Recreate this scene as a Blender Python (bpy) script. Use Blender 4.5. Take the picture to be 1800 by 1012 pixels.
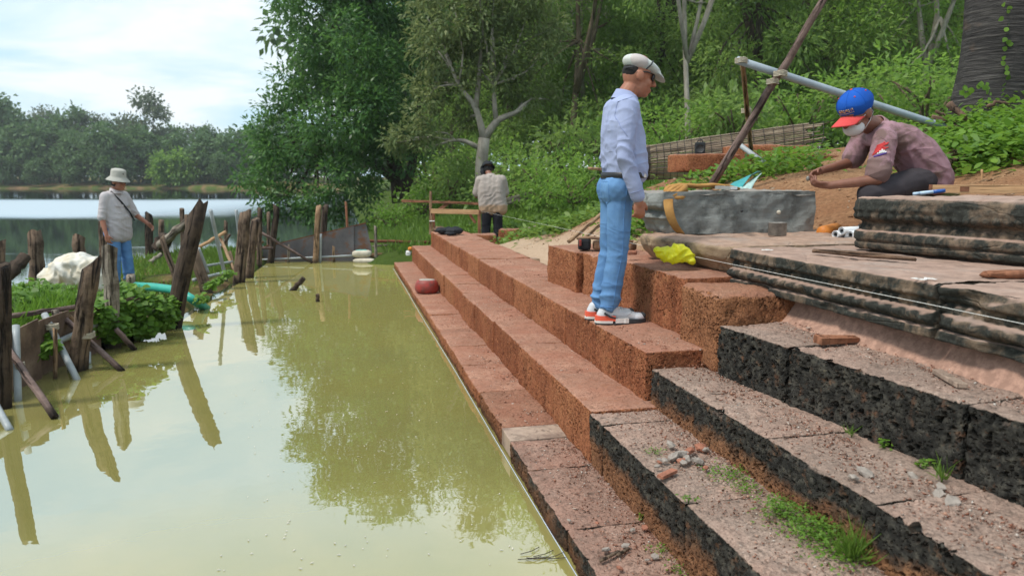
import bpy, bmesh, math, random
import numpy as np
from mathutils import Vector, Matrix, Quaternion
scene = bpy.context.scene
for o in list(bpy.data.objects):
    bpy.data.objects.remove(o)
COL = scene.collection
R = math.radians

# ------------------------------------------------------------------ camera
FPX, HZ, ZC = 1300.0, 318.0, 1.55          # focal length and horizon row in photo pixels, eye height over the water
PITCH = math.atan((506 - HZ) / FPX)
cam = bpy.data.cameras.new('camera')
camo = bpy.data.objects.new('camera', cam)
COL.objects.link(camo)
cam.sensor_width = 36.0
cam.lens = FPX / 1800 * 36
cam.clip_start, cam.clip_end = 0.05, 3000
camo.location = (0, 0, ZC)
camo.rotation_euler = (math.pi / 2 - PITCH, 0, 0)
cam.dof.use_dof = True
cam.dof.focus_distance = 4.6
cam.dof.aperture_fstop = 3.2
scene.camera = camo

# ------------------------------------------------------------------ sky and sun
SUN_EL, SUN_AZ = R(58), math.atan2(-0.75, -0.35)      # azimuth from +Y towards +X
world = bpy.data.worlds.new('World')
scene.world = world
world.use_nodes = True
wt = world.node_tree
wt.nodes.clear()
def wn(t, **k):
    n = wt.nodes.new(t)
    for a, b in k.items():
        setattr(n, a, b)
    return n
sky = wn('ShaderNodeTexSky', sky_type='NISHITA', sun_disc=False)
sky.sun_elevation, sky.sun_rotation = SUN_EL, SUN_AZ
sky.air_density, sky.dust_density = 1.0, 1.5
bg1 = wn('ShaderNodeBackground'); bg1.inputs[1].default_value = 0.14
wt.links.new(sky.outputs[0], bg1.inputs[0])
bg2 = wn('ShaderNodeBackground')
cw = wn('ShaderNodeValToRGB')                       # thin high cloud: white with pale blue openings
cw.color_ramp.elements[0].position = 0.40; cw.color_ramp.elements[0].color = (0.56, 0.80, 0.95, 1)
cw.color_ramp.elements[1].position = 0.60; cw.color_ramp.elements[1].color = (0.90, 0.965, 1.0, 1)
wt.links.new(cw.outputs[0], bg2.inputs[0])
bg2.inputs[1].default_value = 0.80
tc = wn('ShaderNodeTexCoord')
sep = wn('ShaderNodeSeparateXYZ'); wt.links.new(tc.outputs['Generated'], sep.inputs[0])
mx = wn('ShaderNodeMath', operation='ABSOLUTE'); wt.links.new(sep.outputs[2], mx.inputs[0])
ad = wn('ShaderNodeMath', operation='ADD'); wt.links.new(mx.outputs[0], ad.inputs[0]); ad.inputs[1].default_value = 0.12
cmb = wn('ShaderNodeCombineXYZ')
for i in (0, 1):
    dv = wn('ShaderNodeMath', operation='DIVIDE')
    wt.links.new(sep.outputs[i], dv.inputs[0]); wt.links.new(ad.outputs[0], dv.inputs[1]); wt.links.new(dv.outputs[0], cmb.inputs[i])
nz = wn('ShaderNodeTexNoise'); nz.inputs['Scale'].default_value = 0.85; nz.inputs['Detail'].default_value = 6; nz.inputs['Roughness'].default_value = 0.55
nz.inputs['Distortion'].default_value = 0.4
wt.links.new(cmb.outputs[0], nz.inputs['Vector'])
rp = wn('ShaderNodeValToRGB')
rp.color_ramp.elements[0].position = 0.36; rp.color_ramp.elements[0].color = (0.80, 0.80, 0.80, 1)
rp.color_ramp.elements[1].position = 0.56; rp.color_ramp.elements[1].color = (1, 1, 1, 1)
wt.links.new(nz.outputs[0], rp.inputs[0]); wt.links.new(nz.outputs[0], cw.inputs[0])
mxs = wn('ShaderNodeMixShader')
wt.links.new(rp.outputs[0], mxs.inputs[0]); wt.links.new(bg1.outputs[0], mxs.inputs[1]); wt.links.new(bg2.outputs[0], mxs.inputs[2])
wo = wn('ShaderNodeOutputWorld'); wt.links.new(mxs.outputs[0], wo.inputs[0])

sl = bpy.data.lights.new('sun', 'SUN')
sl.energy, sl.angle, sl.color = 2.3, R(11), (1.0, 0.95, 0.87)
so = bpy.data.objects.new('sun', sl); COL.objects.link(so)
sd = Vector((math.sin(SUN_AZ) * math.cos(SUN_EL), math.cos(SUN_AZ) * math.cos(SUN_EL), math.sin(SUN_EL)))
so.rotation_euler = sd.to_track_quat('Z', 'Y').to_euler()
so.location = sd * 50
scene.view_settings.view_transform = 'Standard'
scene.view_settings.look = 'None'
scene.view_settings.exposure = 0.52
scene.view_settings.gamma = 1.0
scene.view_settings.use_curve_mapping = False
scene.cycles.max_bounces = 8
scene.cycles.diffuse_bounces = 3
scene.cycles.glossy_bounces = 3
scene.cycles.transmission_bounces = 4
scene.cycles.transparent_max_bounces = 8
scene.cycles.use_denoising = True
scene.cycles.caustics_reflective = False
scene.cycles.caustics_refractive = False

# ------------------------------------------------------------------ helpers: coordinates
def ray(px, py):
    x, y = (px - 900) / FPX, -(py - 506) / FPX
    return Vector((x, math.cos(PITCH) + math.sin(PITCH) * y, -math.sin(PITCH) + math.cos(PITCH) * y))
def at(px, py, Y):                      # the point at distance Y in front of the camera
    d = ray(px, py); return Vector((0, 0, ZC)) + d * (Y / d.y)
def onz(px, py, z):                     # the point at height z
    d = ray(px, py); return Vector((0, 0, ZC)) + d * ((z - ZC) / d.z)
TH = R(12.9)                            # direction of the steps
def W(u, v, z):                         # step frame: u along the steps, v across them, away from the water
    return Vector((-math.sin(TH) * u + math.cos(TH) * v, math.cos(TH) * u + math.sin(TH) * v, z))
def UV(p):
    return (-math.sin(TH) * p[0] + math.cos(TH) * p[1], math.cos(TH) * p[0] + math.sin(TH) * p[1])

# ------------------------------------------------------------------ helpers: noise
_rs = np.random.RandomState(7)
_perm = np.concatenate([_rs.permutation(256)] * 3)
_grad = _rs.normal(size=(256, 3)); _grad /= np.linalg.norm(_grad, axis=1)[:, None]
def perlin(P):
    P = np.asarray(P, float)
    I = np.floor(P).astype(int); f = P - I; I &= 255
    w = f * f * f * (f * (f * 6 - 15) + 10)
    r = 0
    for dx in (0, 1):
        for dy in (0, 1):
            for dz in (0, 1):
                h = _perm[_perm[_perm[(I[:, 0] + dx) & 255] + ((I[:, 1] + dy) & 255)] + ((I[:, 2] + dz) & 255)]
                g = _grad[h]
                d = (g * (f - np.array([dx, dy, dz]))).sum(1)
                wt_ = np.where(dx, w[:, 0], 1 - w[:, 0]) * np.where(dy, w[:, 1], 1 - w[:, 1]) * np.where(dz, w[:, 2], 1 - w[:, 2])
                r = r + d * wt_
    return r
def fbm(P, oct=3, gain=0.5):
    P = np.asarray(P, float); s = 0; a = 1
    for k in range(oct):
        s = s + a * perlin(P * 2 ** k + 17.3 * k); a *= gain
    return s

# ------------------------------------------------------------------ helpers: objects
def link(o, parent=None):
    COL.objects.link(o)
    if parent is not None:
        o.parent = parent
    return o
def tag(o, label=None, cat=None, group=None, kind=None):
    if label: o['label'] = label
    if cat: o['category'] = cat
    if group: o['group'] = group
    if kind: o['kind'] = kind
    return o
def empty(name, loc=(0, 0, 0), rz=0.0, label=None, cat=None, group=None, kind=None, parent=None):
    o = bpy.data.objects.new(name, None); o.empty_display_size = 0.1
    o.location = loc; o.rotation_euler = (0, 0, rz)
    return tag(link(o, parent), label, cat, group, kind)
def mesh_np(name, V, Fc, smooth=False):
    V = np.asarray(V, np.float32); Fc = np.asarray(Fc, np.int32)
    me = bpy.data.meshes.new(name)
    n, k = Fc.shape
    me.vertices.add(len(V)); me.vertices.foreach_set('co', V.ravel())
    me.loops.add(n * k); me.loops.foreach_set('vertex_index', Fc.ravel())
    me.polygons.add(n); me.polygons.foreach_set('loop_start', np.arange(0, n * k, k, dtype=np.int32))
    me.polygons.foreach_set('loop_total', np.full(n, k, np.int32))
    me.update(calc_edges=True)
    if smooth:
        me.polygons.foreach_set('use_smooth', np.ones(n, bool))
    return me
def obj(name, me, mat=None, parent=None, loc=None, rz=None, smooth=None):
    if isinstance(me, bmesh.types.BMesh):
        m2 = bpy.data.meshes.new(name); me.to_mesh(m2); me.free(); me = m2
    if mat is not None and len(me.materials) == 0:
        me.materials.append(mat)
    if smooth is not None:
        me.polygons.foreach_set('use_smooth', np.full(len(me.polygons), smooth))
    o = bpy.data.objects.new(name, me)
    if loc is not None: o.location = loc
    if rz is not None: o.rotation_euler = (0, 0, rz)
    return link(o, parent)
def copy_tree(o, parent=None):
    c = o.copy(); COL.objects.link(c)
    if parent is not None: c.parent = parent
    for ch in [k for k in bpy.data.objects if k.parent == o]:
        copy_tree(ch, c)
    return c
def align_z(o, d):
    """turn a mesh's own z axis along d without moving it, so that wood grain runs along it"""
    q = Vector(d).to_track_quat('Z', 'Y')
    o.data.transform(q.inverted().to_matrix().to_4x4()); o.rotation_euler = q.to_euler(); return o
def recenter(o, loc):
    """give a mesh built in world coordinates its origin at loc"""
    loc = Vector(loc)
    o.data.transform(Matrix.Translation(-loc)); o.location = loc
    return o

# ------------------------------------------------------------------ helpers: shapes
def frames(pts):
    pts = [Vector(p) for p in pts]; out = []
    up = None
    for i in range(len(pts)):
        t = (pts[min(i + 1, len(pts) - 1)] - pts[max(i - 1, 0)]).normalized()
        if up is None:
            up = Vector((0, 0, 1)) if abs(t.z) < 0.9 else Vector((1, 0, 0))
        x = up.cross(t).normalized(); y = t.cross(x).normalized(); up = y
        out.append((pts[i], x, y))
    return out
def tube_np(pts, rad, seg=10, rough=0.0, seed=0, cap=True, flat=1.0):
    """tapered tube as (verts, quads); rad a number or list"""
    if not hasattr(rad, '__len__'): rad = [rad] * len(pts)
    rs = np.random.RandomState(seed)
    V, Q = [], []
    ph = rs.uniform(0, 6.28)
    fr = frames(pts)
    prof = 1 + rough * rs.normal(size=seg)
    for i, (p, x, y) in enumerate(fr):
        pr = prof + rough * 0.5 * rs.normal(size=seg)
        for k in range(seg):
            a = 2 * math.pi * k / seg + ph
            V.append(p + (x * math.cos(a) + y * math.sin(a) * flat) * rad[i] * pr[k])
    n = len(pts)
    for i in range(n - 1):
        for k in range(seg):
            Q.append((i * seg + k, i * seg + (k + 1) % seg, (i + 1) * seg + (k + 1) % seg, (i + 1) * seg + k))
    if cap:
        for i in (0, n - 1):
            c = len(V); V.append(fr[i][0])
            for k in range(seg):
                a, b = i * seg + k, i * seg + (k + 1) % seg
                Q.append((c, b, a, a) if i == 0 else (c, a, b, b))
    return V, Q
class MB:
    """collects shapes into one mesh"""
    def __init__(s): s.V = []; s.F = []; s.sm = []
    def add(s, V, Fs, smooth=False):
        b = len(s.V); s.V += [tuple(v) for v in V]
        for f in Fs:
            ff = []
            for i in f:
                if not ff or (b + i != ff[-1] and b + i != ff[0]): ff.append(b + i)
            if len(ff) > 2: s.F.append(ff); s.sm.append(smooth)
        return s
    def tube(s, pts, rad, seg=10, rough=0.0, seed=0, smooth=True, flat=1.0):
        V, Q = tube_np(pts, rad, seg, rough, seed, True, flat); return s.add(V, Q, smooth)
    def box(s, c, size, M=None, bev=0.0):
        hx, hy, hz = [k / 2 for k in size]; c = Vector(c)
        bm = bmesh.new(); bmesh.ops.create_cube(bm, size=1)
        bmesh.ops.scale(bm, vec=size, verts=bm.verts)
        if bev: bmesh.ops.bevel(bm, geom=bm.edges[:], offset=bev, segments=2, affect='EDGES', profile=0.6)
        bm.verts.index_update()
        V = [(M @ v.co if M is not None else v.co) + c for v in bm.verts]
        Fs = [[v.index for v in f.verts] for f in bm.faces]; bm.free()
        return s.add(V, Fs)
    def bar(s, p, q, w, h, bev=0.0, twist=0.0):
        p, q = Vector(p), Vector(q); d = q - p; L = d.length
        M = d.to_track_quat('X', 'Z').to_matrix() @ Matrix.Rotation(twist, 3, 'X')
        return s.box((p + q) / 2, (L, w, h), M, bev)
    def ell(s, c, r, M=None, seg=14, rings=8):
        c = Vector(c); V, Fs = [], []
        for i in range(rings + 1):
            t = math.pi * i / rings
            for k in range(seg):
                a = 2 * math.pi * k / seg
                p = Vector((r[0] * math.sin(t) * math.cos(a), r[1] * math.sin(t) * math.sin(a), r[2] * math.cos(t)))
                V.append((M @ p if M is not None else p) + c)
        for i in range(rings):
            for k in range(seg):
                Fs.append((i * seg + k, (i + 1) * seg + k, (i + 1) * seg + (k + 1) % seg, i * seg + (k + 1) % seg))
        return s.add(V, Fs, True)
    def cap(s, p, q, r0, r1, seg=14):
        """tapered capsule"""
        p, q = Vector(p), Vector(q); d = (q - p); L = max(d.length, 1e-5); d = d / L
        pts, rad = [], []
        for k in range(5):
            a = math.pi / 2 * (1 - k / 4); pts.append(p - d * r0 * math.sin(a)); rad.append(max(r0 * math.cos(a), r0 * 0.02))
        for k in range(5):
            a = math.pi / 2 * (k / 4); pts.append(q + d * r1 * math.sin(a)); rad.append(max(r1 * math.cos(a), r1 * 0.02))
        V, Q = tube_np(pts, rad, seg); return s.add(V, Q, True)
    def lathe(s, prof, M=None, c=(0, 0, 0), seg=20, sx=1.0, sy=1.0):
        c = Vector(c); V, Fs = [], []
        for (r, z) in prof:
            for k in range(seg):
                a = 2 * math.pi * k / seg
                p = Vector((r * sx * math.cos(a), r * sy * math.sin(a), z)); V.append((M @ p if M is not None else p) + c)
        for i in range(len(prof) - 1):
            for k in range(seg):
                Fs.append((i * seg + k, i * seg + (k + 1) % seg, (i + 1) * seg + (k + 1) % seg, (i + 1) * seg + k))
        return s.add(V, Fs, True)
    def prism(s, poly, thick, M=None, c=(0, 0, 0)):
        """polygon in local xy extruded along local z"""
        c = Vector(c); n = len(poly)
        V = [Vector((x, y, z)) for z in (-thick / 2, thick / 2) for (x, y) in poly]
        V = [(M @ p if M is not None else p) + c for p in V]
        Fs = [list(range(n))[::-1], [n + i for i in range(n)]] + [[i, (i + 1) % n, n + (i + 1) % n, n + i] for i in range(n)]
        return s.add(V, Fs)
    def mesh(s, name='mesh'):
        me = bpy.data.meshes.new(name); me.from_pydata(s.V, [], s.F); me.update()
        me.polygons.foreach_set('use_smooth', np.array(s.sm, bool))
        return me
    def build(s, name, mat, parent=None, origin=None, recalc=False):
        me = s.mesh(name)
        if recalc:
            bm = bmesh.new(); bm.from_mesh(me); bmesh.ops.recalc_face_normals(bm, faces=bm.faces); bm.to_mesh(me); bm.free()
        o = obj(name, me, mat, parent)
        if origin is not None: recenter(o, origin)
        return o
def voxel_mesh(mb, name, voxel=0.01, smooth=3, noise=0.0, nscale=8.0, folds=()):
    """melt overlapping closed shapes into one continuous smooth surface"""
    me = mb.mesh('tmp')
    o = bpy.data.objects.new('tmp', me); COL.objects.link(o)
    m = o.modifiers.new('r', 'REMESH'); m.mode = 'VOXEL'; m.voxel_size = voxel; m.use_smooth_shade = True
    if smooth:
        s_ = o.modifiers.new('s', 'SMOOTH'); s_.factor = 0.5; s_.iterations = smooth
    dg = bpy.context.evaluated_depsgraph_get()
    out = bpy.data.meshes.new_from_object(o.evaluated_get(dg))
    bpy.data.objects.remove(o); bpy.data.meshes.remove(me)
    out.name = name
    if noise:
        n = len(out.vertices); V = np.empty(n * 3, np.float32); out.vertices.foreach_get('co', V); V = V.reshape(-1, 3)
        Nn = np.empty(n * 3, np.float32); out.vertices.foreach_get('normal', Nn); Nn = Nn.reshape(-1, 3)
        d = noise * fbm(V * nscale, 3)
        for (c, rad, fdir, freq, amp) in folds:      # gathered folds round a joint or hem
            r2 = ((V - np.array(c)) ** 2).sum(1) / rad ** 2
            ph = (V * np.array(fdir)).sum(1) * freq + 3.2 * perlin(V * 7 + np.array(c) * 3)
            d = d + amp * np.exp(-r2 * 1.4) * (1 - 2 * np.abs(np.sin(ph)) ** .7)
        V = V + Nn * d[:, None]
        out.vertices.foreach_set('co', V.astype(np.float32).ravel()); out.update()
    out.polygons.foreach_set('use_smooth', np.ones(len(out.polygons), bool))
    return out

# ------------------------------------------------------------------ helpers: materials
class NT:
    def __init__(s, name):
        s.m = bpy.data.materials.new(name); s.m.use_nodes = True; s.t = s.m.node_tree; s.t.nodes.clear()
        s.out = s.t.nodes.new('ShaderNodeOutputMaterial'); s._c = {}
    def set(s, sock, v):
        if isinstance(v, bpy.types.NodeSocket): s.t.links.new(v, sock)
        elif v is not None:
            if isinstance(v, (tuple, list)) and len(v) == 3 and sock.type == 'RGBA': v = (*v, 1)
            sock.default_value = v
    def n(s, t, out=0, props=None, **ins):
        nd = s.t.nodes.new(t)
        for a, b in (props or {}).items(): setattr(nd, a, b)
        for a, b in ins.items():
            key = a.replace('_', ' ')
            s.set(nd.inputs[int(a[1:])] if a[0] == 'i' and a[1:].isdigit() else nd.inputs[key], b)
        return nd.outputs[out]
    def co(s, kind):
        if kind not in s._c:
            s._c[kind] = s.n('ShaderNodeNewGeometry', 'Position') if kind == 'World' else s.n('ShaderNodeTexCoord', kind)
        return s._c[kind]
    def vec(s, kind='Object', scale=(1, 1, 1), rot=(0, 0, 0)):
        return s.n('ShaderNodeMapping', Vector=s.co(kind), Scale=scale, Rotation=rot)
    def noise(s, scale, detail=4, rough=0.55, v=None, dist=0.0, out=0):
        return s.n('ShaderNodeTexNoise', out, Vector=v if v is not None else s.co('Object'), Scale=scale, Detail=detail, Roughness=rough, Distortion=dist)
    def voro(s, scale, v=None, feature='F1', out='Distance', rnd=1.0):
        return s.n('ShaderNodeTexVoronoi', out, {'feature': feature}, Vector=v if v is not None else s.co('Object'), Scale=scale, Randomness=rnd)
    def ramp(s, fac, stops, interp='LINEAR'):
        nd = s.t.nodes.new('ShaderNodeValToRGB'); nd.color_ramp.interpolation = interp
        s.set(nd.inputs[0], fac); e = nd.color_ramp.elements
        while len(e) < len(stops): e.new(0.5)
        for k, (p, c) in zip(e, stops):
            k.position = p; k.color = (c, c, c, 1) if not hasattr(c, '__len__') else (*c, 1)
        return nd.outputs[0]
    def mix(s, fac, a, b, blend='MIX'):
        nd = s.t.nodes.new('ShaderNodeMix'); nd.data_type = 'RGBA'; nd.blend_type = blend
        s.set(nd.inputs[0], fac); s.set(nd.inputs[6], a); s.set(nd.inputs[7], b); return nd.outputs[2]
    def math(s, op, a, b=0.5, c=0.0, clamp=False):
        return s.n('ShaderNodeMath', 0, {'operation': op, 'use_clamp': clamp}, i0=a, i1=b, i2=c)
    def normz(s):
        g = s.n('ShaderNodeNewGeometry', 'Normal'); return s.n('ShaderNodeSeparateXYZ', 2, Vector=g)
    def bump(s, h, strength=0.5, dist=0.02, normal=None):
        nd = s.t.nodes.new('ShaderNodeBump'); s.set(nd.inputs['Height'], h)
        nd.inputs['Strength'].default_value = strength; nd.inputs['Distance'].default_value = dist
        if normal is not None: s.set(nd.inputs['Normal'], normal)
        return nd.outputs[0]
    def pbr(s, col, rough=0.8, normal=None, spec=0.3, metal=0.0, **k):
        p = s.t.nodes.new('ShaderNodeBsdfPrincipled')
        s.set(p.inputs['Base Color'], col); s.set(p.inputs['Roughness'], rough)
        s.set(p.inputs['Specular IOR Level'], spec); s.set(p.inputs['Metallic'], metal)
        if normal is not None: s.set(p.inputs['Normal'], normal)
        for a, b in k.items(): s.set(p.inputs[a.replace('_', ' ')], b)
        return p.outputs[0]
    def done(s, sh, disp=None, method=None):
        s.set(s.out.inputs['Surface'], sh)
        if disp is not None: s.set(s.out.inputs['Displacement'], disp)
        if method: s.m.displacement_method = method
        return s.m
M = {}
def plain(name, c, rough=0.6, var=0.25, scale=6, spec=0.3, bump=0.15, bscale=60, metal=0.0, c2=None):
    n = NT(name)
    f = n.noise(scale, 5, 0.6)
    dark = c2 or tuple(k * (1 - var) for k in c)
    col = n.mix(n.ramp(f, [(0.35, 0.0), (0.65, 1.0)]), dark, c)
    b = n.bump(n.noise(bscale, 4, 0.6), bump, 0.01)
    M[name] = n.done(n.pbr(col, rough, b, spec, metal)); return M[name]
# ------------------------------------------------------------------ materials
def laterite(name, pit_scale, pit_depth, cols, dust, dust_amt, black=None, face_dark=(0.05, 0.02, 0.012), red=0.75):
    """porous iron-rich stone; black = (from, to) share of the block height covered by dark growth"""
    n = NT(name)
    v = n.n('ShaderNodeAttribute', 'Vector', {'attribute_name': 'rest'})
    rnd = n.n('ShaderNodeObjectInfo', 'Random')
    big = n.noise(2.2, 5, 0.6, v); mid = n.noise(14, 5, 0.65, v); fine = n.noise(120, 4, 0.7, v)
    col = n.ramp(n.math('ADD', n.math('MULTIPLY', big, 0.45), n.math('MULTIPLY', mid, 0.55)), [(0.32, cols[0]), (0.5, cols[1]), (0.68, cols[2])])
    col = n.mix(n.math('MULTIPLY', n.math('SUBTRACT', rnd, 0.5), 0.9, clamp=True), col, cols[2])
    col = n.mix(n.math('MULTIPLY', n.math('SUBTRACT', 0.45, rnd), 1.3, clamp=True), col, cols[0])
    col = n.mix(n.ramp(fine, [(0.35, 0.7), (0.55, 0.0)]), col, cols[0])
    col = n.mix(n.ramp(n.noise(52, 4, 0.7, v), [(0.38, 0.75), (0.5, 0.0)]), col, tuple(k * 0.55 for k in cols[0]))
    col = n.mix(n.ramp(n.noise(5, 5, 0.7, n.n('ShaderNodeMapping', Vector=v, Scale=(1.6, 1.6, 0.22))), [(0.52, 0.0), (0.68, 0.6)]), col, tuple(k * 0.6 for k in cols[0]))
    col = n.mix(n.ramp(n.noise(75, 4, 0.75, v), [(0.56, 0.0), (0.68, 0.55)]), col, tuple(min(1, k * 1.35) for k in cols[2]))
    wv = n.n('ShaderNodeVectorMath', 0, {'operation': 'ADD'}, i0=v, i1=n.n('ShaderNodeVectorMath', 0, {'operation': 'SCALE'}, i0=n.noise(22, 3, 0.5, v, out=1), Scale=0.045))
    pd = n.voro(pit_scale, wv)
    pd2 = n.voro(pit_scale * 2.3, wv)
    pit = n.math('MULTIPLY', n.ramp(pd, [(0.16, 1.0), (0.42, 0.0)]), n.ramp(n.noise(7, 3, 0.6, v), [(0.38, 0.0), (0.55, 1.0)]))
    pit2 = n.math('MULTIPLY', n.ramp(pd2, [(0.12, 1.0), (0.4, 0.0)]), 0.45)
    pits = n.math('MAXIMUM', pit, pit2)
    up = n.ramp(n.math('ADD', n.n('ShaderNodeAttribute', 'Fac', {'attribute_name': 'up'}), n.math('MULTIPLY', n.math('SUBTRACT', n.noise(16, 4, 0.7, v), 0.5), 0.5)), [(0.45, 0.0), (0.75, 1.0)])
    if black:
        gz = n.n('ShaderNodeSeparateXYZ', 2, Vector=n.co('Generated'))
        g = n.math('ADD', gz, n.math('MULTIPLY', n.math('SUBTRACT', n.noise(3.2, 5, 0.65, v), 0.5), 1.1))
        bl = n.ramp(g, [(black[0], 0.0), (black[1], 1.0)])
        bl = n.math('MULTIPLY', bl, n.ramp(n.noise(17, 5, 0.72, v), [(0.30, 0.35), (0.44, 1.0)]))
        blackc = n.ramp(n.noise(28, 4, 0.65, v), [(0.3, (0.012, 0.012, 0.011)), (0.5, (0.034, 0.032, 0.028)), (0.64, (0.075, 0.070, 0.058)), (0.75, (0.12, 0.10, 0.07))])
        col = n.mix(bl, col, blackc)
    col = n.mix(n.math('MULTIPLY', pits, 0.85), col, face_dark)
    dn = n.math('MULTIPLY', up, n.math('MULTIPLY', n.ramp(n.math('ADD', n.math('MULTIPLY', mid, 0.6), n.math('MULTIPLY', n.noise(60, 4, 0.7, v), 0.4)), [(0.33, 0.45), (0.5, 1.0)]), dust_amt))
    dcol = n.mix(n.ramp(n.noise(90, 3, 0.7, v), [(0.38, 0.0), (0.6, 1.0)]), tuple(k * 0.6 for k in dust), dust)
    dcol = n.mix(n.ramp(n.noise(3.3, 5, 0.65, v), [(0.42, red), (0.6, 0.0)]), dcol, (0.34, 0.15, 0.10))
    dcol = n.mix(n.ramp(n.noise(1.7, 5, 0.7, v), [(0.40, 0.7), (0.58, 0.0)]), dcol, tuple(k * 0.58 for k in dust))
    dcol = n.mix(n.ramp(n.noise(36, 4, 0.75, v), [(0.36, 0.8), (0.47, 0.0)]), dcol, tuple(k * 0.34 for k in dust))
    spk = n.ramp(n.voro(95, v), [(0.1, 1.0), (0.2, 0.0)])
    dcol = n.mix(n.math('MULTIPLY', spk, n.ramp(n.noise(9, 2, 0.5, v), [(0.5, 0.0), (0.62, 0.8)])), dcol, (0.5, 0.42, 0.36))
    col = n.mix(dn, col, dcol)
    wz = n.n('ShaderNodeSeparateXYZ', 2, Vector=n.co('World'))     # wet foot at the water line
    wet = n.ramp(n.math('ADD', wz, n.math('MULTIPLY', n.math('SUBTRACT', n.noise(9, 4, .6, v), .5), .06)), [(0.02, 0.7), (0.055, 0.0)])
    col = n.mix(wet, col, (0.035, 0.022, 0.014))
    h = n.math('SUBTRACT', n.math('MULTIPLY', n.noise(34, 4, 0.6, v), 0.6 if not black else 0.35), n.math('MULTIPLY', pits, n.math('SUBTRACT', 1.0, n.math('MULTIPLY', up, 0.75))))
    d = n.n('ShaderNodeDisplacement', Height=h, Midlevel=0.2, Scale=pit_depth)
    b = n.bump(n.noise(260, 3, 0.7, v), 0.5, 0.004)
    sh = n.pbr(col, 0.92, b, 0.12)
    M[name] = n.done(sh, d, 'BOTH')
NEWC = [(0.20, 0.066, 0.032), (0.375, 0.142, 0.070), (0.48, 0.225, 0.105)]
laterite('laterite_new', 70, 0.013, NEWC, (0.52, 0.285, 0.20), 0.92)
laterite('laterite_rim', 70, 0.014, [(0.15, 0.06, 0.032), (0.31, 0.13, 0.063), (0.41, 0.195, 0.095)], (0.44, 0.24, 0.165), 0.7)
OLDC = [(0.13, 0.06, 0.034), (0.25, 0.118, 0.06), (0.33, 0.17, 0.085)]
laterite('laterite_stained', 36, 0.024, OLDC, (0.42, 0.305, 0.245), 1.0, (0.42, 0.62), (0.02, 0.012, 0.008), 0.2)
laterite('laterite_black', 31, 0.030, OLDC, (0.43, 0.315, 0.255), 1.0, (-0.25, 0.0), (0.008, 0.007, 0.006), 0.2)
laterite('laterite_brown', 45, 0.018, OLDC, (0.42, 0.265, 0.205), 0.95, (0.75, 1.1), (0.03, 0.015, 0.01), 0.4)

def sandstone(name, base, dark, dark_amt, tread=(0.42, 0.285, 0.225), cracks=0.35):
    n = NT(name)
    v = n.n('ShaderNodeAttribute', 'Vector', {'attribute_name': 'rest'})
    up = n.ramp(n.math('ADD', n.n('ShaderNodeAttribute', 'Fac', {'attribute_name': 'up'}), n.math('MULTIPLY', n.math('SUBTRACT', n.noise(14, 4, 0.7, v), 0.5), 0.4)), [(0.62, 0.0), (0.9, 1.0)])
    f = n.noise(5, 6, 0.65, v)
    col = n.mix(n.ramp(f, [(0.35, 0.0), (0.65, 1.0)]), tuple(k * 0.7 for k in base), base)
    lich = n.ramp(n.noise(6.5, 6, 0.7, v, 0.3), [(0.12 + dark_amt * 0.42, 1.0), (0.34 + dark_amt * 0.42, 0.0)])
    dk = n.ramp(n.noise(60, 4, 0.7, v), [(0.3, tuple(k * 0.5 for k in dark)), (0.6, dark), (0.75, tuple(min(1, k * 2.6) for k in dark))])
    col = n.mix(lich, col, dk)
    tc_ = n.mix(n.ramp(n.noise(11, 5, 0.7, v), [(0.38, 0.0), (0.62, 1.0)]), tuple(k * 0.68 for k in tread), tread)
    tc_ = n.mix(n.ramp(n.noise(3.1, 4, 0.6, v), [(0.5, 0.0), (0.7, 0.5)]), tc_, (0.34, 0.30, 0.27))
    col = n.mix(n.math('MULTIPLY', up, 0.92), col, tc_)
    lay = n.noise(3, 5, 0.7, n.n('ShaderNodeMapping', Vector=v, Scale=(1.2, 1.2, 9)))
    h = n.math('ADD', n.math('MULTIPLY', n.noise(34, 5, 0.7, v), 0.6), n.math('MULTIPLY', lay, 0.7))
    crack = n.ramp(n.voro(2.3, n.n('ShaderNodeMapping', Vector=v, Scale=(1.0, 0.35, 1.5)), 'DISTANCE_TO_EDGE'), [(0.0, 0.0), (0.012, 1.0)])
    h = n.math('ADD', h, n.math('MULTIPLY', crack, cracks))
    d = n.n('ShaderNodeDisplacement', Height=h, Midlevel=0.8, Scale=0.010)
    b = n.bump(n.noise(220, 4, 0.7, v), 0.35, 0.004)
    M[name] = n.done(n.pbr(col, 0.9, b, 0.15), d, 'BOTH')
sandstone('sandstone_dark', (0.27, 0.19, 0.13), (0.042, 0.043, 0.037), 0.86)
sandstone('sandstone_pale', (0.36, 0.26, 0.17), (0.05, 0.048, 0.04), 0.35, (0.42, 0.28, 0.21))
sandstone('sandstone_grey', (0.27, 0.28, 0.265), (0.13, 0.14, 0.13), 0.40, (0.30, 0.27, 0.24), 0.0)

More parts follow.
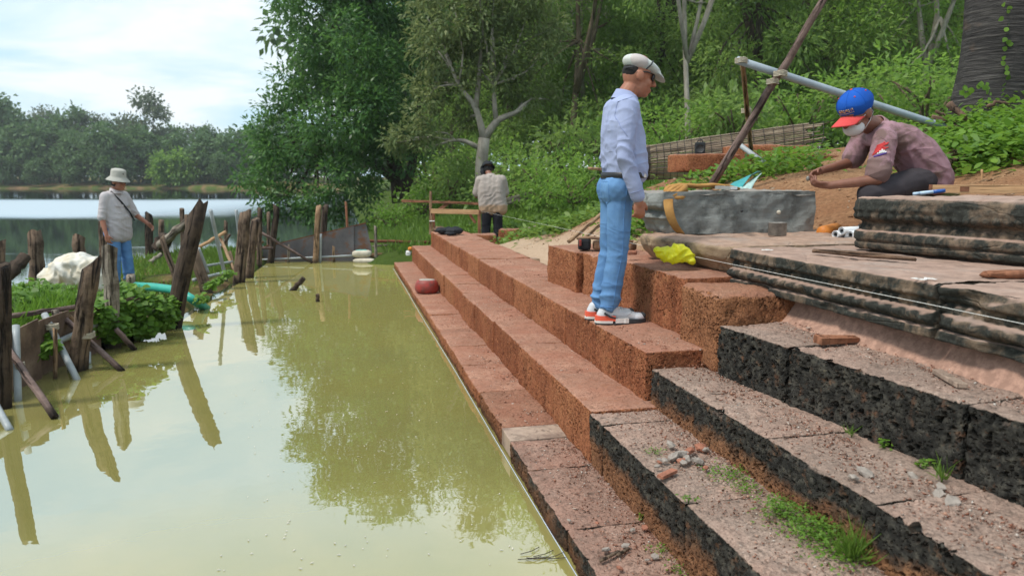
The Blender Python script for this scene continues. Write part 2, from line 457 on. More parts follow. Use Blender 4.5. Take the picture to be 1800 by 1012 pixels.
def soil(name, c, c2, green=None, bump=0.8):
    n = NT(name); v = n.co('World')
    col = n.mix(n.ramp(n.noise(1.1, 6, 0.65, v), [(0.35, 0.0), (0.65, 1.0)]), c2, c)
    col = n.mix(n.ramp(n.noise(25, 5, 0.7, v), [(0.42, 0.6), (0.6, 0.0)]), col, tuple(k * 0.5 for k in c2))
    if green:
        col = n.mix(n.ramp(n.noise(0.5, 5, 0.6, v), [(0.4, 0.0), (0.55, 1.0)]), col, green)
    h = n.math('ADD', n.noise(9, 6, 0.7, v), n.math('MULTIPLY', n.noise(50, 4, 0.7, v), 0.3))
    M[name] = n.done(n.pbr(col, 0.95, n.bump(h, bump, 0.05), 0.1))
def ground_mat():
    n = NT('ground'); v = n.co('World')
    g = n.n('ShaderNodeAttribute', 'Fac', {'attribute_name': 'green'})
    g = n.math('ADD', g, n.math('MULTIPLY', n.math('SUBTRACT', n.noise(1.6, 5, 0.65, v), 0.5), 1.0))
    gm = n.ramp(g, [(0.42, 0.0), (0.62, 1.0)])
    sand = n.mix(n.ramp(n.noise(1.4, 6, 0.65, v), [(0.35, 0.0), (0.65, 1.0)]), (0.33, 0.165, 0.085), (0.45, 0.27, 0.15))
    sand = n.mix(n.ramp(n.noise(30, 5, 0.7, v), [(0.4, 0.6), (0.6, 0.0)]), sand, (0.17, 0.085, 0.045))
    sand = n.mix(n.n('ShaderNodeAttribute', 'Fac', {'attribute_name': 'pale'}), sand, n.mix(n.noise(18, 5, 0.7, v), (0.42, 0.28, 0.18), (0.64, 0.48, 0.35)))
    leaf = n.mix(n.noise(20, 4, 0.7, v), (0.035, 0.065, 0.012), (0.09, 0.13, 0.025))
    h = n.math('ADD', n.noise(5, 6, 0.7, v), n.math('MULTIPLY', n.noise(40, 4, 0.7, v), 0.3))
    M['ground'] = n.done(n.pbr(n.mix(gm, sand, leaf), 0.95, n.bump(h, 0.9, 0.08), 0.1))
ground_mat()
soil('bank_soil', (0.30, 0.19, 0.10), (0.20, 0.12, 0.06), (0.07, 0.10, 0.02))
soil('mortar', (0.46, 0.28, 0.21), (0.40, 0.24, 0.18), None, 0.15)
soil('lake_bed', (0.20, 0.17, 0.08), (0.14, 0.12, 0.06))

def leaf_mat(name, c_dark, c_mid, c_light, trans=0.35, rough=0.5, spec=0.35):
    n = NT(name)
    t = n.n('ShaderNodeAttribute', 'Fac', {'attribute_name': 'tint'})
    ri = n.n('ShaderNodeNewGeometry', 'Random Per Island')
    f = n.math('ADD', n.math('MULTIPLY', t, 0.65), n.math('MULTIPLY', ri, 0.35))
    col = n.ramp(f, [(0.1, c_dark), (0.5, c_mid), (0.9, c_light)])
    p = n.pbr(col, rough, None, spec)
    tr = n.n('ShaderNodeBsdfTranslucent', Color=n.mix(0.5, col, tuple(min(1, k * 1.6) for k in c_light)))
    mx_ = n.t.nodes.new('ShaderNodeMixShader'); mx_.inputs[0].default_value = trans
    n.t.links.new(p, mx_.inputs[1]); n.t.links.new(tr, mx_.inputs[2])
    M[name] = n.done(mx_.outputs[0])
leaf_mat('leaf_dense', (0.022, 0.062, 0.018), (0.058, 0.15, 0.036), (0.15, 0.29, 0.065), 0.38, 0.42, 0.4)
leaf_mat('leaf_olive', (0.06, 0.095, 0.03), (0.13, 0.185, 0.06), (0.25, 0.28, 0.11), 0.4, 0.5)
leaf_mat('leaf_forest', (0.075, 0.135, 0.03), (0.155, 0.25, 0.055), (0.25, 0.36, 0.085), 0.5)
leaf_mat('leaf_bright', (0.065, 0.135, 0.02), (0.14, 0.26, 0.038), (0.24, 0.38, 0.065), 0.5)
leaf_mat('leaf_far', (0.040, 0.085, 0.034), (0.08, 0.15, 0.05), (0.13, 0.215, 0.07), 0.3, 0.6)
leaf_mat('leaf_far_olive', (0.06, 0.09, 0.055), (0.10, 0.14, 0.075), (0.16, 0.19, 0.10), 0.3, 0.6)
leaf_mat('grass_blade', (0.05, 0.10, 0.012), (0.11, 0.20, 0.025), (0.19, 0.29, 0.05), 0.38)
leaf_mat('vine_leaf', (0.055, 0.12, 0.014), (0.12, 0.24, 0.025), (0.20, 0.34, 0.045), 0.4)
leaf_mat('palm_leaf', (0.04, 0.065, 0.03), (0.08, 0.11, 0.05), (0.13, 0.16, 0.07), 0.25)

def bark(name, c, c2, scale=8, bumps=0.8, stretch=0.2):
    n = NT(name); v = n.n('ShaderNodeMapping', Vector=n.co('Object'), Scale=(1, 1, stretch))
    f = n.noise(scale, 6, 0.7, v); p = n.noise(scale * 0.35, 4, 0.6)
    col = n.mix(n.ramp(f, [(0.35, 0.0), (0.65, 1.0)]), c2, c)
    col = n.mix(n.ramp(p, [(0.45, 0.0), (0.65, 0.5)]), col, tuple(k * 0.55 for k in c2))
    M[name] = n.done(n.pbr(col, 0.9, n.bump(f, bumps, 0.03), 0.15))
bark('bark_pale', (0.42, 0.38, 0.32), (0.24, 0.21, 0.17), 6)
bark('bark_dark', (0.11, 0.085, 0.06), (0.05, 0.04, 0.03), 8)
bark('bark_brown', (0.20, 0.15, 0.10), (0.10, 0.075, 0.05), 8)

def weathered(name, c, c2, dark, scale=14, wet=True, cracks=1.0):
    """old timber: grain along the log, cracks, dark wet foot"""
    n = NT(name); v = n.n('ShaderNodeMapping', Vector=n.co('Object'), Scale=(1, 1, 0.08))
    g = n.noise(scale * 2.2, 6, 0.7, v); cr = n.ramp(n.noise(scale * 1.1, 4, 0.65, v, 0.4), [(0.36, 1.0), (0.44, 0.0)])
    col = n.mix(n.ramp(g, [(0.32, 0.0), (0.66, 1.0)]), c2, c)
    col = n.mix(n.ramp(n.noise(4, 5, 0.7), [(0.46, 0.0), (0.6, 0.85)]), col, dark)
    col = n.mix(n.math('MULTIPLY', cr, cracks), col, tuple(k * 0.3 for k in dark))
    if wet:
        z = n.n('ShaderNodeSeparateXYZ', 2, Vector=n.co('World'))
        wv = n.ramp(n.math('ADD', z, n.math('MULTIPLY', n.noise(7, 3, 0.6), 0.18)), [(0.10, 1.0), (0.20, 0.0)])
        col = n.mix(n.math('MULTIPLY', wv, 0.85), col, (0.022, 0.017, 0.013))
    h = n.math('SUBTRACT', n.math('MULTIPLY', g, cracks), n.math('MULTIPLY', cr, 1.2 * cracks))
    M[name] = n.done(n.pbr(col, 0.85, n.bump(h, 1.0, 0.02), 0.2))
weathered('wood_post', (0.235, 0.165, 0.115), (0.12, 0.08, 0.055), (0.055, 0.036, 0.026))
weathered('wood_dark', (0.10, 0.07, 0.05), (0.055, 0.038, 0.028), (0.024, 0.017, 0.013))
weathered('wood_grey', (0.36, 0.31, 0.25), (0.22, 0.185, 0.145), (0.10, 0.075, 0.055))
weathered('pole_purple', (0.26, 0.18, 0.155), (0.16, 0.11, 0.095), (0.09, 0.06, 0.05), 18)
weathered('pole_tan', (0.42, 0.28, 0.17), (0.27, 0.165, 0.095), (0.16, 0.09, 0.05), 18)
weathered('wood_red', (0.36, 0.16, 0.09), (0.24, 0.10, 0.055), (0.13, 0.06, 0.035), 12, False, 0.4)
weathered('plank_orange', (0.55, 0.34, 0.18), (0.42, 0.25, 0.13), (0.40, 0.23, 0.12), 8, False, 0.12)
weathered('plank_grey', (0.42, 0.31, 0.24), (0.30, 0.22, 0.17), (0.2, 0.14, 0.11), 10, False, 0.25)
weathered('root', (0.27, 0.17, 0.11), (0.15, 0.09, 0.06), (0.08, 0.05, 0.035), 16, False)
plain('pvc', (0.40, 0.43, 0.44), 0.45, 0.3, 5, 0.4, 0.08)
plain('pvc_blue', (0.36, 0.42, 0.47), 0.4, 0.25, 4, 0.4, 0.06)
plain('teal_hose', (0.03, 0.36, 0.28), 0.4, 0.2, 6, 0.5, 0.05)
plain('teal_sheet', (0.05, 0.35, 0.36), 0.45, 0.3, 8, 0.4, 0.2)
plain('teal_pale', (0.42, 0.58, 0.54), 0.5, 0.2, 8, 0.4, 0.2)
plain('sack_cream', (0.62, 0.56, 0.45), 0.75, 0.3, 7, 0.2, 0.3, 90)
plain('sack_white', (0.68, 0.67, 0.62), 0.6, 0.15, 5, 0.3, 0.25, 40, c2=(0.55, 0.47, 0.33))
plain('sack_teal', (0.12, 0.42, 0.38), 0.6, 0.3, 18, 0.3, 0.2)
plain('orange_plastic', (0.75, 0.26, 0.05), 0.5, 0.3)
plain('rope', (0.55, 0.49, 0.38), 0.9, 0.3, 30, 0.1, 0.5, 150)
plain('string', (0.75, 0.74, 0.70), 0.8, 0.1)
plain('string_blue', (0.52, 0.58, 0.68), 0.8, 0.1)
plain('iron', (0.05, 0.048, 0.048), 0.55, 0.4, 8, 0.4, 0.3)
plain('wire', (0.06, 0.05, 0.045), 0.6, 0.3)
plain('black_cloth', (0.018, 0.019, 0.024), 0.7, 0.4, 6, 0.25, 0.6, 25)
plain('grey_cloth', (0.16, 0.14, 0.13), 0.8, 0.4, 9, 0.2, 0.4, 60)
plain('tan_leather', (0.26, 0.15, 0.09), 0.7, 0.4, 12, 0.25, 0.4, 60)
plain('red_paint', (0.34, 0.045, 0.035), 0.5, 0.45, 14, 0.35, 0.4, 40, c2=(0.17, 0.045, 0.035))
plain('cement', (0.42, 0.38, 0.33), 0.9, 0.3, 10, 0.1, 0.5)
plain('tin', (0.30, 0.28, 0.25), 0.5, 0.5, 16, 0.4, 0.35, 50, 0.25)
plain('aluminium', (0.62, 0.64, 0.65), 0.35, 0.15, 8, 0.5, 0.05, 60, 0.5)
plain('marker_blue', (0.02, 0.10, 0.38), 0.35, 0.2, 20, 0.5, 0.05)
plain('marker_pale', (0.45, 0.58, 0.72), 0.35, 0.1, 20, 0.5, 0.05)
plain('paper', (0.72, 0.74, 0.76), 0.7, 0.12, 9, 0.2, 0.1)
plain('chalk', (0.80, 0.78, 0.74), 0.95, 0.2, 40, 0.05, 0.3)
plain('pale_stone', (0.40, 0.345, 0.30), 0.9, 0.4, 14, 0.15, 0.6, 50)
plain('red_stone', (0.40, 0.17, 0.11), 0.9, 0.4, 14, 0.15, 0.6, 50)
plain('black_plastic', (0.02, 0.02, 0.022), 0.45, 0.3, 10, 0.4, 0.1)
plain('white_plastic', (0.72, 0.72, 0.70), 0.5, 0.2, 10, 0.4, 0.1)
def strap_mat():
    n = NT('strap'); w = n.n('ShaderNodeTexWave', Vector=n.co('Object'), Scale=90.0, Distortion=1.0, Detail=1.0)
    col = n.mix(n.ramp(n.noise(9, 5, 0.65), [(0.35, 0.0), (0.65, 1.0)]), (0.30, 0.15, 0.045), (0.48, 0.26, 0.085))
    M['strap'] = n.done(n.pbr(col, 0.8, n.bump(w, 0.3, 0.003), 0.15))
strap_mat()
def sheet_metal():
    n = NT('sheet_metal')
    f = n.noise(2.2, 6, 0.65)
    col = n.mix(n.ramp(f, [(0.35, 0.0), (0.65, 1.0)]), (0.085, 0.08, 0.085), (0.15, 0.14, 0.145))
    z = n.n('ShaderNodeSeparateXYZ', 2, Vector=n.co('Generated'))
    rust = n.ramp(n.math('ADD', n.noise(5, 6, 0.7), n.math('MULTIPLY', n.noise(0.9, 3, 0.5), 0.4)), [(0.72, 0.0), (0.85, 1.0)])
    col = n.mix(rust, col, (0.16, 0.07, 0.035))
    M['sheet_metal'] = n.done(n.pbr(col, 0.55, n.bump(f, 0.2, 0.02), 0.4, 0.3))
    n = NT('rusty_sheet')
    f = n.noise(4, 6, 0.7)
    col = n.ramp(f, [(0.3, (0.055, 0.038, 0.03)), (0.5, (0.15, 0.10, 0.075)), (0.7, (0.26, 0.19, 0.14))])
    M['rusty_sheet'] = n.done(n.pbr(col, 0.8, n.bump(n.noise(20, 5, 0.7), 0.4, 0.01), 0.25))
sheet_metal()
plain('rust', (0.20, 0.075, 0.04), 0.85, 0.5, 10, 0.2, 0.4)
def bag_mat():
    n = NT('yellow_film')
    p = n.pbr((0.80, 0.78, 0.03), 0.28, n.bump(n.noise(26, 4, 0.6), 0.5, 0.01), 0.5)
    tr = n.n('ShaderNodeBsdfTranslucent', Color=(0.85, 0.85, 0.05, 1))
    mx_ = n.t.nodes.new('ShaderNodeMixShader'); mx_.inputs[0].default_value = 0.4
    n.t.links.new(p, mx_.inputs[1]); n.t.links.new(tr, mx_.inputs[2]); M['yellow_film'] = n.done(mx_.outputs[0])
bag_mat()
def palm_trunk_mat():
    n = NT('palm_trunk'); v = n.n('ShaderNodeMapping', Vector=n.co('Object'), Scale=(1.2, 1.2, 16))
    f = n.noise(2.4, 6, 0.7, v); g = n.noise(7, 5, 0.7, n.n('ShaderNodeMapping', Vector=n.co('Object'), Scale=(1, 1, 5)))
    col = n.ramp(f, [(0.32, (0.014, 0.013, 0.013)), (0.5, (0.05, 0.046, 0.044)), (0.68, (0.13, 0.12, 0.11))])
    col = n.mix(n.ramp(n.noise(2.2, 4, 0.6), [(0.62, 0.0), (0.72, 0.6)]), col, (0.19, 0.12, 0.08))
    M['palm_trunk'] = n.done(n.pbr(col, 0.85, n.bump(n.math('ADD', f, n.math('MULTIPLY', g, 0.4)), 1.0, 0.04), 0.25))
palm_trunk_mat()
def straw():
    n = NT('bamboo_mat')
    f = n.noise(4, 5, 0.7); ri = n.n('ShaderNodeNewGeometry', 'Random Per Island')
    col = n.ramp(ri, [(0.0, (0.17, 0.125, 0.085)), (0.5, (0.31, 0.245, 0.175)), (1.0, (0.43, 0.36, 0.27))])
    col = n.mix(n.ramp(f, [(0.4, 0.5), (0.6, 0.0)]), col, (0.14, 0.10, 0.07))
    M['bamboo_mat'] = n.done(n.pbr(col, 0.85, None, 0.15))
straw()

def water_mat(name, body, body2, boost, lake):
    n = NT(name); v = n.co('World')
    sp = n.n('ShaderNodeSeparateXYZ', 1, Vector=v)
    col = n.mix(n.ramp(n.noise(0.7, 5, 0.6, v), [(0.35, 0.0), (0.65, 1.0)]), body2, body)
    r1 = n.noise(2.2, 3, 0.5, n.n('ShaderNodeMapping', Vector=v, Scale=(1, 1, 1)))
    if lake:
        # a breeze roughens a band of the open water
        e = n.math('ADD', sp, n.math('MULTIPLY', n.math('SUBTRACT', n.noise(0.05, 3, 0.5, v), 0.5), 14.0))
        band = n.math('MULTIPLY', n.ramp(n.math('DIVIDE', e, 100.0), [(0.27, 0.0), (0.33, 1.0)]), n.ramp(n.math('DIVIDE', e, 100.0), [(0.56, 1.0), (0.68, 0.0)]))
        sx = n.n('ShaderNodeSeparateXYZ', 0, Vector=v)
        band = n.math('MULTIPLY', band, n.ramp(n.math('ADD', n.math('DIVIDE', sx, 100.0), 0.5), [(0.30, 1.0), (0.40, 0.0)]))
        patch = n.ramp(n.noise(0.35, 4, 0.6, n.n('ShaderNodeMapping', Vector=v, Scale=(0.6, 1.6, 1))), [(0.6, 0.0), (0.68, 1.0)])
        near = n.ramp(n.math('DIVIDE', sp, 100.0), [(0.13, 1.0), (0.2, 0.0)])
        rip = n.math('MAXIMUM', band, n.math('MULTIPLY', patch, near))
        rough = n.math('ADD', 0.025, n.math('MULTIPLY', rip, 0.40))
        h = n.noise(3.0, 3, 0.5, n.n('ShaderNodeMapping', Vector=v, Scale=(0.5, 1.6, 1)))
        nm = n.bump(h, 0.022, 0.05)
    else:
        rough = n.math('ADD', 0.012, 0.0)
        nm = n.bump(n.math('ADD', r1, n.math('MULTIPLY', n.noise(12, 2, 0.5, v), 0.06)), 0.07, 0.03)
    dif = n.pbr(col, 0.9, None, 0.0)
    gl = n.n('ShaderNodeBsdfGlossy', Color=(.74, .79, .82, 1) if lake else (1, 1, 1, 1), Roughness=rough, Normal=nm)
    fr = n.n('ShaderNodeFresnel', IOR=1.33, Normal=nm)
    fac = n.math('MINIMUM', n.math('MULTIPLY', fr, boost), 1.0 if lake else 0.50)
    mx_ = n.t.nodes.new('ShaderNodeMixShader'); n.set(mx_.inputs[0], fac)
    n.t.links.new(dif, mx_.inputs[1]); n.t.links.new(gl, mx_.inputs[2])
    M[name] = n.done(mx_.outputs[0])
water_mat('pond_water', (0.31, 0.272, 0.082), (0.28, 0.255, 0.086), 4.2, False)
water_mat('lake_water', (0.06, 0.075, 0.03), (0.05, 0.06, 0.025), 1.6, True)
# ------------------------------------------------------------------ ground
UN = np.array([-3, 4.6, 7, 9, 11, 13, 14.2, 20, 150.])
VN = np.array([.3, .9, 1.6, 2.3, 2.6, 3.3, 3.6, 4.2, 5, 6, 7, 8.5, 12, 20, 60.])
HN = np.array([
    [-.6, -.5, -.1, .6, .75, .98, 1.10, 1.42, 1.66, 1.95, 2.22, 2.4, 2.5, 2.6, 3],
    [-.6, -.5, -.1, .6, .75, .98, 1.10, 1.42, 1.66, 1.95, 2.22, 2.4, 2.5, 2.6, 3],
    [-.6, -.5, -.1, .57, .95, 1.28, 1.40, 1.60, 1.76, 1.98, 2.2, 2.35, 2.5, 2.6, 3],
    [-.6, -.5, -.1, .57, .70, 1.12, 1.28, 1.55, 1.70, 1.85, 2.0, 2.2, 2.4, 2.6, 3],
    [-.6, -.5, -.1, .56, .60, .72, .80, 1.0, 1.25, 1.5, 1.7, 2.0, 2.3, 2.6, 3],
    [-.6, -.5, -.1, .28, .33, .48, .56, .75, 1.0, 1.3, 1.5, 1.8, 2.2, 2.6, 3],
    [-.05, .2, .28, .34, .40, .52, .6, .76, .95, 1.25, 1.5, 1.75, 2.2, 2.6, 3],
    [-.15, .15, .30, .42, .5, .65, .72, .85, 1.05, 1.3, 1.5, 1.75, 2.2, 2.6, 3],
    [-.15, .15, .30, .42, .5, .65, .72, .85, 1.05, 1.3, 1.5, 1.75, 2.2, 2.6, 3]])
def gh0(u, v):
    i = int(np.clip(np.searchsorted(UN, u) - 1, 0, len(UN) - 2))
    t = min(max((u - UN[i]) / (UN[i + 1] - UN[i]), 0), 1); t = t * t * (3 - 2 * t)
    return (1 - t) * np.interp(v, VN, HN[i]) + t * np.interp(v, VN, HN[i + 1])
def gbump(x, y):
    s = np.sin if hasattr(x, '__len__') else math.sin
    return .022 * (s(1.7 * x + .6 * y) + s(2.3 * y - 1.1 * x + 1) + .6 * s(4.1 * x + 3.3 * y) + .5 * s(5.3 * y - 4.7 * x + 2))
def gh(x, y):
    """height of the ground at a world position"""
    u, v = UV((x, y)); h = gh0(u, v)
    return h + gbump(x, y) * min(1, max(0, (v - 2.0) / 0.8))
def build_ground():
    us = np.concatenate([np.arange(-3, 16, .16), np.arange(16, 30, .5), np.linspace(30, 150, 30)])
    vs = np.concatenate([np.arange(.3, 9, .14), np.arange(9, 20, .6), np.linspace(20, 60, 14)])
    U_, V_ = np.meshgrid(us, vs, indexing='ij'); n, m = U_.shape
    P = np.stack([-math.sin(TH) * U_ + math.cos(TH) * V_, math.cos(TH) * U_ + math.sin(TH) * V_], -1).reshape(-1, 2)
    z = np.array([gh0(a, b) for a, b in zip(U_.ravel(), V_.ravel())])
    z += gbump(P[:, 0], P[:, 1]) * np.clip((V_.ravel() - 2) / .8, 0, 1)
    z += 0.02 * fbm(np.column_stack([P * 5, np.full(len(P), 1.3)]), 3) * np.clip((V_.ravel() - 2) / .8, 0, 1)
    Vt = np.column_stack([P, z])
    I = np.arange(n * m).reshape(n, m)
    Q = np.stack([I[:-1, :-1], I[:-1, 1:], I[1:, 1:], I[1:, :-1]], -1).reshape(-1, 4)
    me = mesh_np('ground', Vt, Q[:, ::-1], True)
    u, v = U_.ravel(), V_.ravel()
    g = np.where(u > 13.2, 1.0, 0.0)
    g = np.maximum(g, np.clip((u - 9.5) / 1.5, 0, 1) * np.clip((v - 2.9) / .6, 0, 1))
    g = np.maximum(g, np.clip((v - 7) / 2, 0, 1)) 
    g = np.maximum(g, 0.34 * np.clip((v - 4.4) / .8, 0, 1))
    a = me.attributes.new('green', 'FLOAT', 'POINT'); a.data.foreach_set('value', g.astype(np.float32))
    q = np.clip((u - 6.2) / .5, 0, 1) * np.clip((13 - u) / .8, 0, 1) * np.clip((3.2 - v) / .5, 0, 1)
    a = me.attributes.new('pale', 'FLOAT', 'POINT'); a.data.foreach_set('value', q.astype(np.float32))
    o = obj('ground', me, M['ground']); tag(o, kind='structure')
build_ground()

def poly_sheet(name, pts, z, mat):
    bm = bmesh.new(); bm.faces.new([bm.verts.new((x, y, z)) for x, y in pts])
    bmesh.ops.recalc_face_normals(bm, faces=bm.faces)
    if next(iter(bm.faces)).normal.z < 0: bmesh.ops.reverse_faces(bm, faces=bm.faces[:])
    return tag(obj(name, bm, mat), kind='structure')
DAM = [(-3.75, -3.0), (-3.75, 2.0), (-3.75, 4.6), (-3.80, 5.9), (-3.78, 6.7), (-3.62, 7.7), (-3.9, 9.4), (-4.25, 11.7), (-4.55, 13.4), (-4.70, 14.2)]
poly_sheet('lake_water', [(-420, -25), (8, -25), (8, 0), (-2.0, 15.5), (-30, 160), (-420, 160)], 0.0, M['lake_water'])
pr = [W(15.2, .9, 0), W(13, 1.3, 0), W(-4, 1.3, 0)]
poly_sheet('pond_water', DAM + [(-3.7, 14.45), (-2.9, 14.75)] + [(p.x, p.y) for p in pr], 0.006, M['pond_water'])
# far shore
def far_shore():
    xs = np.linspace(-330, 30, 140); V, Q = [], []
    rows = [(0, -.4), (1.0, .35), (4, .75), (9, 1.2), (30, 1.8), (120, 3.0)]
    for j, (d, z) in enumerate(rows):
        for i, x in enumerate(xs):
            y = 146 + d + 2.2 * math.sin(x * .05) + 1.3 * math.sin(x * .17 + 1)
            V.append((x, y, z + .25 * math.sin(x * .3 + j)))
    k = len(xs)
    for j in range(len(rows) - 1):
        for i in range(k - 1): Q.append((j * k + i, j * k + i + 1, (j + 1) * k + i + 1, (j + 1) * k + i))
    tag(obj('far_shore', mesh_np('far_shore', V, Q, True), M['bank_soil']), kind='structure')
far_shore()

# ------------------------------------------------------------------ stone steps
def block_mesh(name, sx, sy, sz, res, amp, seed, rad=0.018, faces='full'):
    """rough-hewn block, local x across the steps, y along them; origin at its centre"""
    h = np.array([sx, sy, sz]) / 2
    Vs, Qs = [], []; off = 0
    def grid(ax, sgn, coarse):
        nonlocal off
        a, b = [k for k in range(3) if k != ax]
        na = 2 if coarse else max(3, int(round(2 * h[a] / res)) + 1); nb = 2 if coarse else max(3, int(round(2 * h[b] / res)) + 1)
        A, B = np.meshgrid(np.linspace(-h[a], h[a], na), np.linspace(-h[b], h[b], nb), indexing='ij')
        P = np.zeros((na * nb, 3)); P[:, a] = A.ravel(); P[:, b] = B.ravel(); P[:, ax] = sgn * h[ax]
        I = np.arange(na * nb).reshape(na, nb) + off
        Q = np.stack([I[:-1, :-1], I[1:, :-1], I[1:, 1:], I[:-1, 1:]], -1).reshape(-1, 4)
        flip = (sgn > 0) != (ax != 1)
        Vs.append(P); Qs.append(Q[:, ::-1] if flip else Q); off += na * nb
    grid(0, -1, False); grid(0, 1, faces != 'full'); grid(1, -1, False); grid(1, 1, faces == 'front'); grid(2, 1, False); grid(2, -1, True)
    P = np.concatenate(Vs); Q = np.concatenate(Qs)
    q = np.clip(P, -h + rad, h - rad); d = P - q; L = np.linalg.norm(d, axis=1)[:, None]; nrm = d / np.maximum(L, 1e-9)
    S = P + seed * 3.71
    P2 = q + nrm * rad
    P2 = P2 + nrm * (amp * (0.9 * fbm(S * 5.0, 4, .55) + 1.1 * fbm(S * 1.6, 2)))[:, None]
    edge = (np.sort(h - np.abs(P), axis=1)[:, 1] < .022)
    edge &= ~((h[1] - np.abs(P[:, 1])) < .02)
    P2 = P2 - nrm * (np.where(edge, 1, 0) * amp * 2.2 * np.clip(fbm(S * 8, 3) + .12, 0, 1))[:, None]
    me = mesh_np(name, P2, Q, True)
    bm = bmesh.new(); bm.from_mesh(me); bmesh.ops.remove_doubles(bm, verts=bm.verts, dist=1e-4); bm.to_mesh(me); bm.free()
    n = len(me.vertices); co = np.empty(n * 3, np.float32); me.vertices.foreach_get('co', co)
    at_ = me.attributes.new('rest', 'FLOAT_VECTOR', 'POINT'); at_.data.foreach_set('vector', (co.reshape(-1, 3) + seed * 3.71).astype(np.float32).ravel())
    me.polygons.foreach_set('use_smooth', np.ones(len(me.polygons), bool))
    nn = np.empty(n * 3, np.float32); me.vertices.foreach_get('normal', nn)
    ua = me.attributes.new('up', 'FLOAT', 'POINT'); ua.data.foreach_set('value', np.ascontiguousarray(nn.reshape(-1, 3)[:, 2]))
    return me
_seed = [1.0]
def lat_block(root, u0, u1, v0, v1, z0, z1, mat, rz=0.0, amp=None, name='laterite_block', rad=None, faces='part'):
    _seed[0] += 1.0
    um = min(abs(u0), abs(u1))
    res = 0.0095 if um < 4.2 else (0.016 if um < 6.6 else 0.03)
    me = block_mesh(name, v1 - v0, u1 - u0, z1 - z0, res, amp or 0.012, _seed[0], rad or 0.007, faces)
    o = obj(name, me, M[mat], root)
    o.location = ((v0 + v1) / 2, (u0 + u1) / 2, (z0 + z1) / 2); o.rotation_euler = (0, 0, rz)
    return o
rnd = random.Random(5)
steps = empty('laterite_steps', (0, 0, 0), TH, 'long red laterite stairway descending from the bank into the murky pond', 'steps')
def course(cuts, v, depth, ztop, height, mats, jit=0.008):
    for i in range(len(cuts) - 1):
        a, b = cuts[i], cuts[i + 1]
        dv = rnd.uniform(-jit, jit); dz = rnd.uniform(-jit, jit) * .8
        lat_block(steps, a + .0008, b - .0008, v + dv, v + depth + dv, ztop - height + dz, ztop + dz, mats(i, (a + b) / 2), rnd.uniform(-.006, .006))
def cuts_from(a, b, lo=.6, hi=.95):
    c = [a]
    while c[-1] < b - .5: c.append(min(c[-1] + rnd.uniform(lo, hi), b))
    c[-1] = b
    return c
# lowest course, at the water
course([1.6, 2.15, 2.79, 3.44, 3.86], .87, .43, .11, .42, lambda i, u: 'laterite_brown', .004)
course([4.10] + cuts_from(4.85, 13.4)[0:], .885, .43, .11, .42, lambda i, u: 'laterite_new' if u > 4.5 else 'laterite_rim')
# second course
course([1.1, 1.75, 2.38, 3.28, 3.46], 1.20, .43, .375, .30, lambda i, u: 'laterite_stained', .003)
course([3.46] + cuts_from(4.2, 13.5), 1.215, .43, .382, .30, lambda i, u: 'laterite_new')
# third course: the new stones stand a little higher than the old
course([.6, 1.22, 1.85, 2.45, 3.05, 3.54], 1.565, .46, .57, .30, lambda i, u: 'laterite_stained', .003)
course([3.56] + cuts_from(4.35, 13.3), 1.54, .62, .652, .30, lambda i, u: 'laterite_new')
# fourth course: black old stones, then new blocks stacked higher
for a, b, v, z in ((.3, 1.1, 2.045, .835), (1.1, 1.97, 1.995, .83), (1.97, 2.86, 1.925, .832), (2.86, 3.39, 1.865, .828)):
    lat_block(steps, a + .001, b - .001, v, v + .8, z - .30, z, 'laterite_black', .075, .014)
lat_block(steps, 3.40, 3.85, 1.865, 2.48, .55, .975, 'laterite_rim', .0, .018, rad=.04, faces='full')
for a, b, v, z in ((3.875, 4.83, 1.90, 1.0), (4.84, 5.62, 1.875, .985), (5.63, 6.40, 1.80, .985)):
    lat_block(steps, a, b, v, v + .62, z - .37, z, 'laterite_new', .03, .014, faces='full')
# grey board bridging a gap in the lowest course
def board_slab():
    b = MB().box((0, 0, 0), (.40, .225, .10), None, .006)
    o = b.build('board', M['plank_grey']); o.location = W(3.98, 1.075, .065); o.rotation_euler = (0, 0, TH)
    tag(o, 'short grey wooden board bridging a gap in the lowest step', 'board')
board_slab()

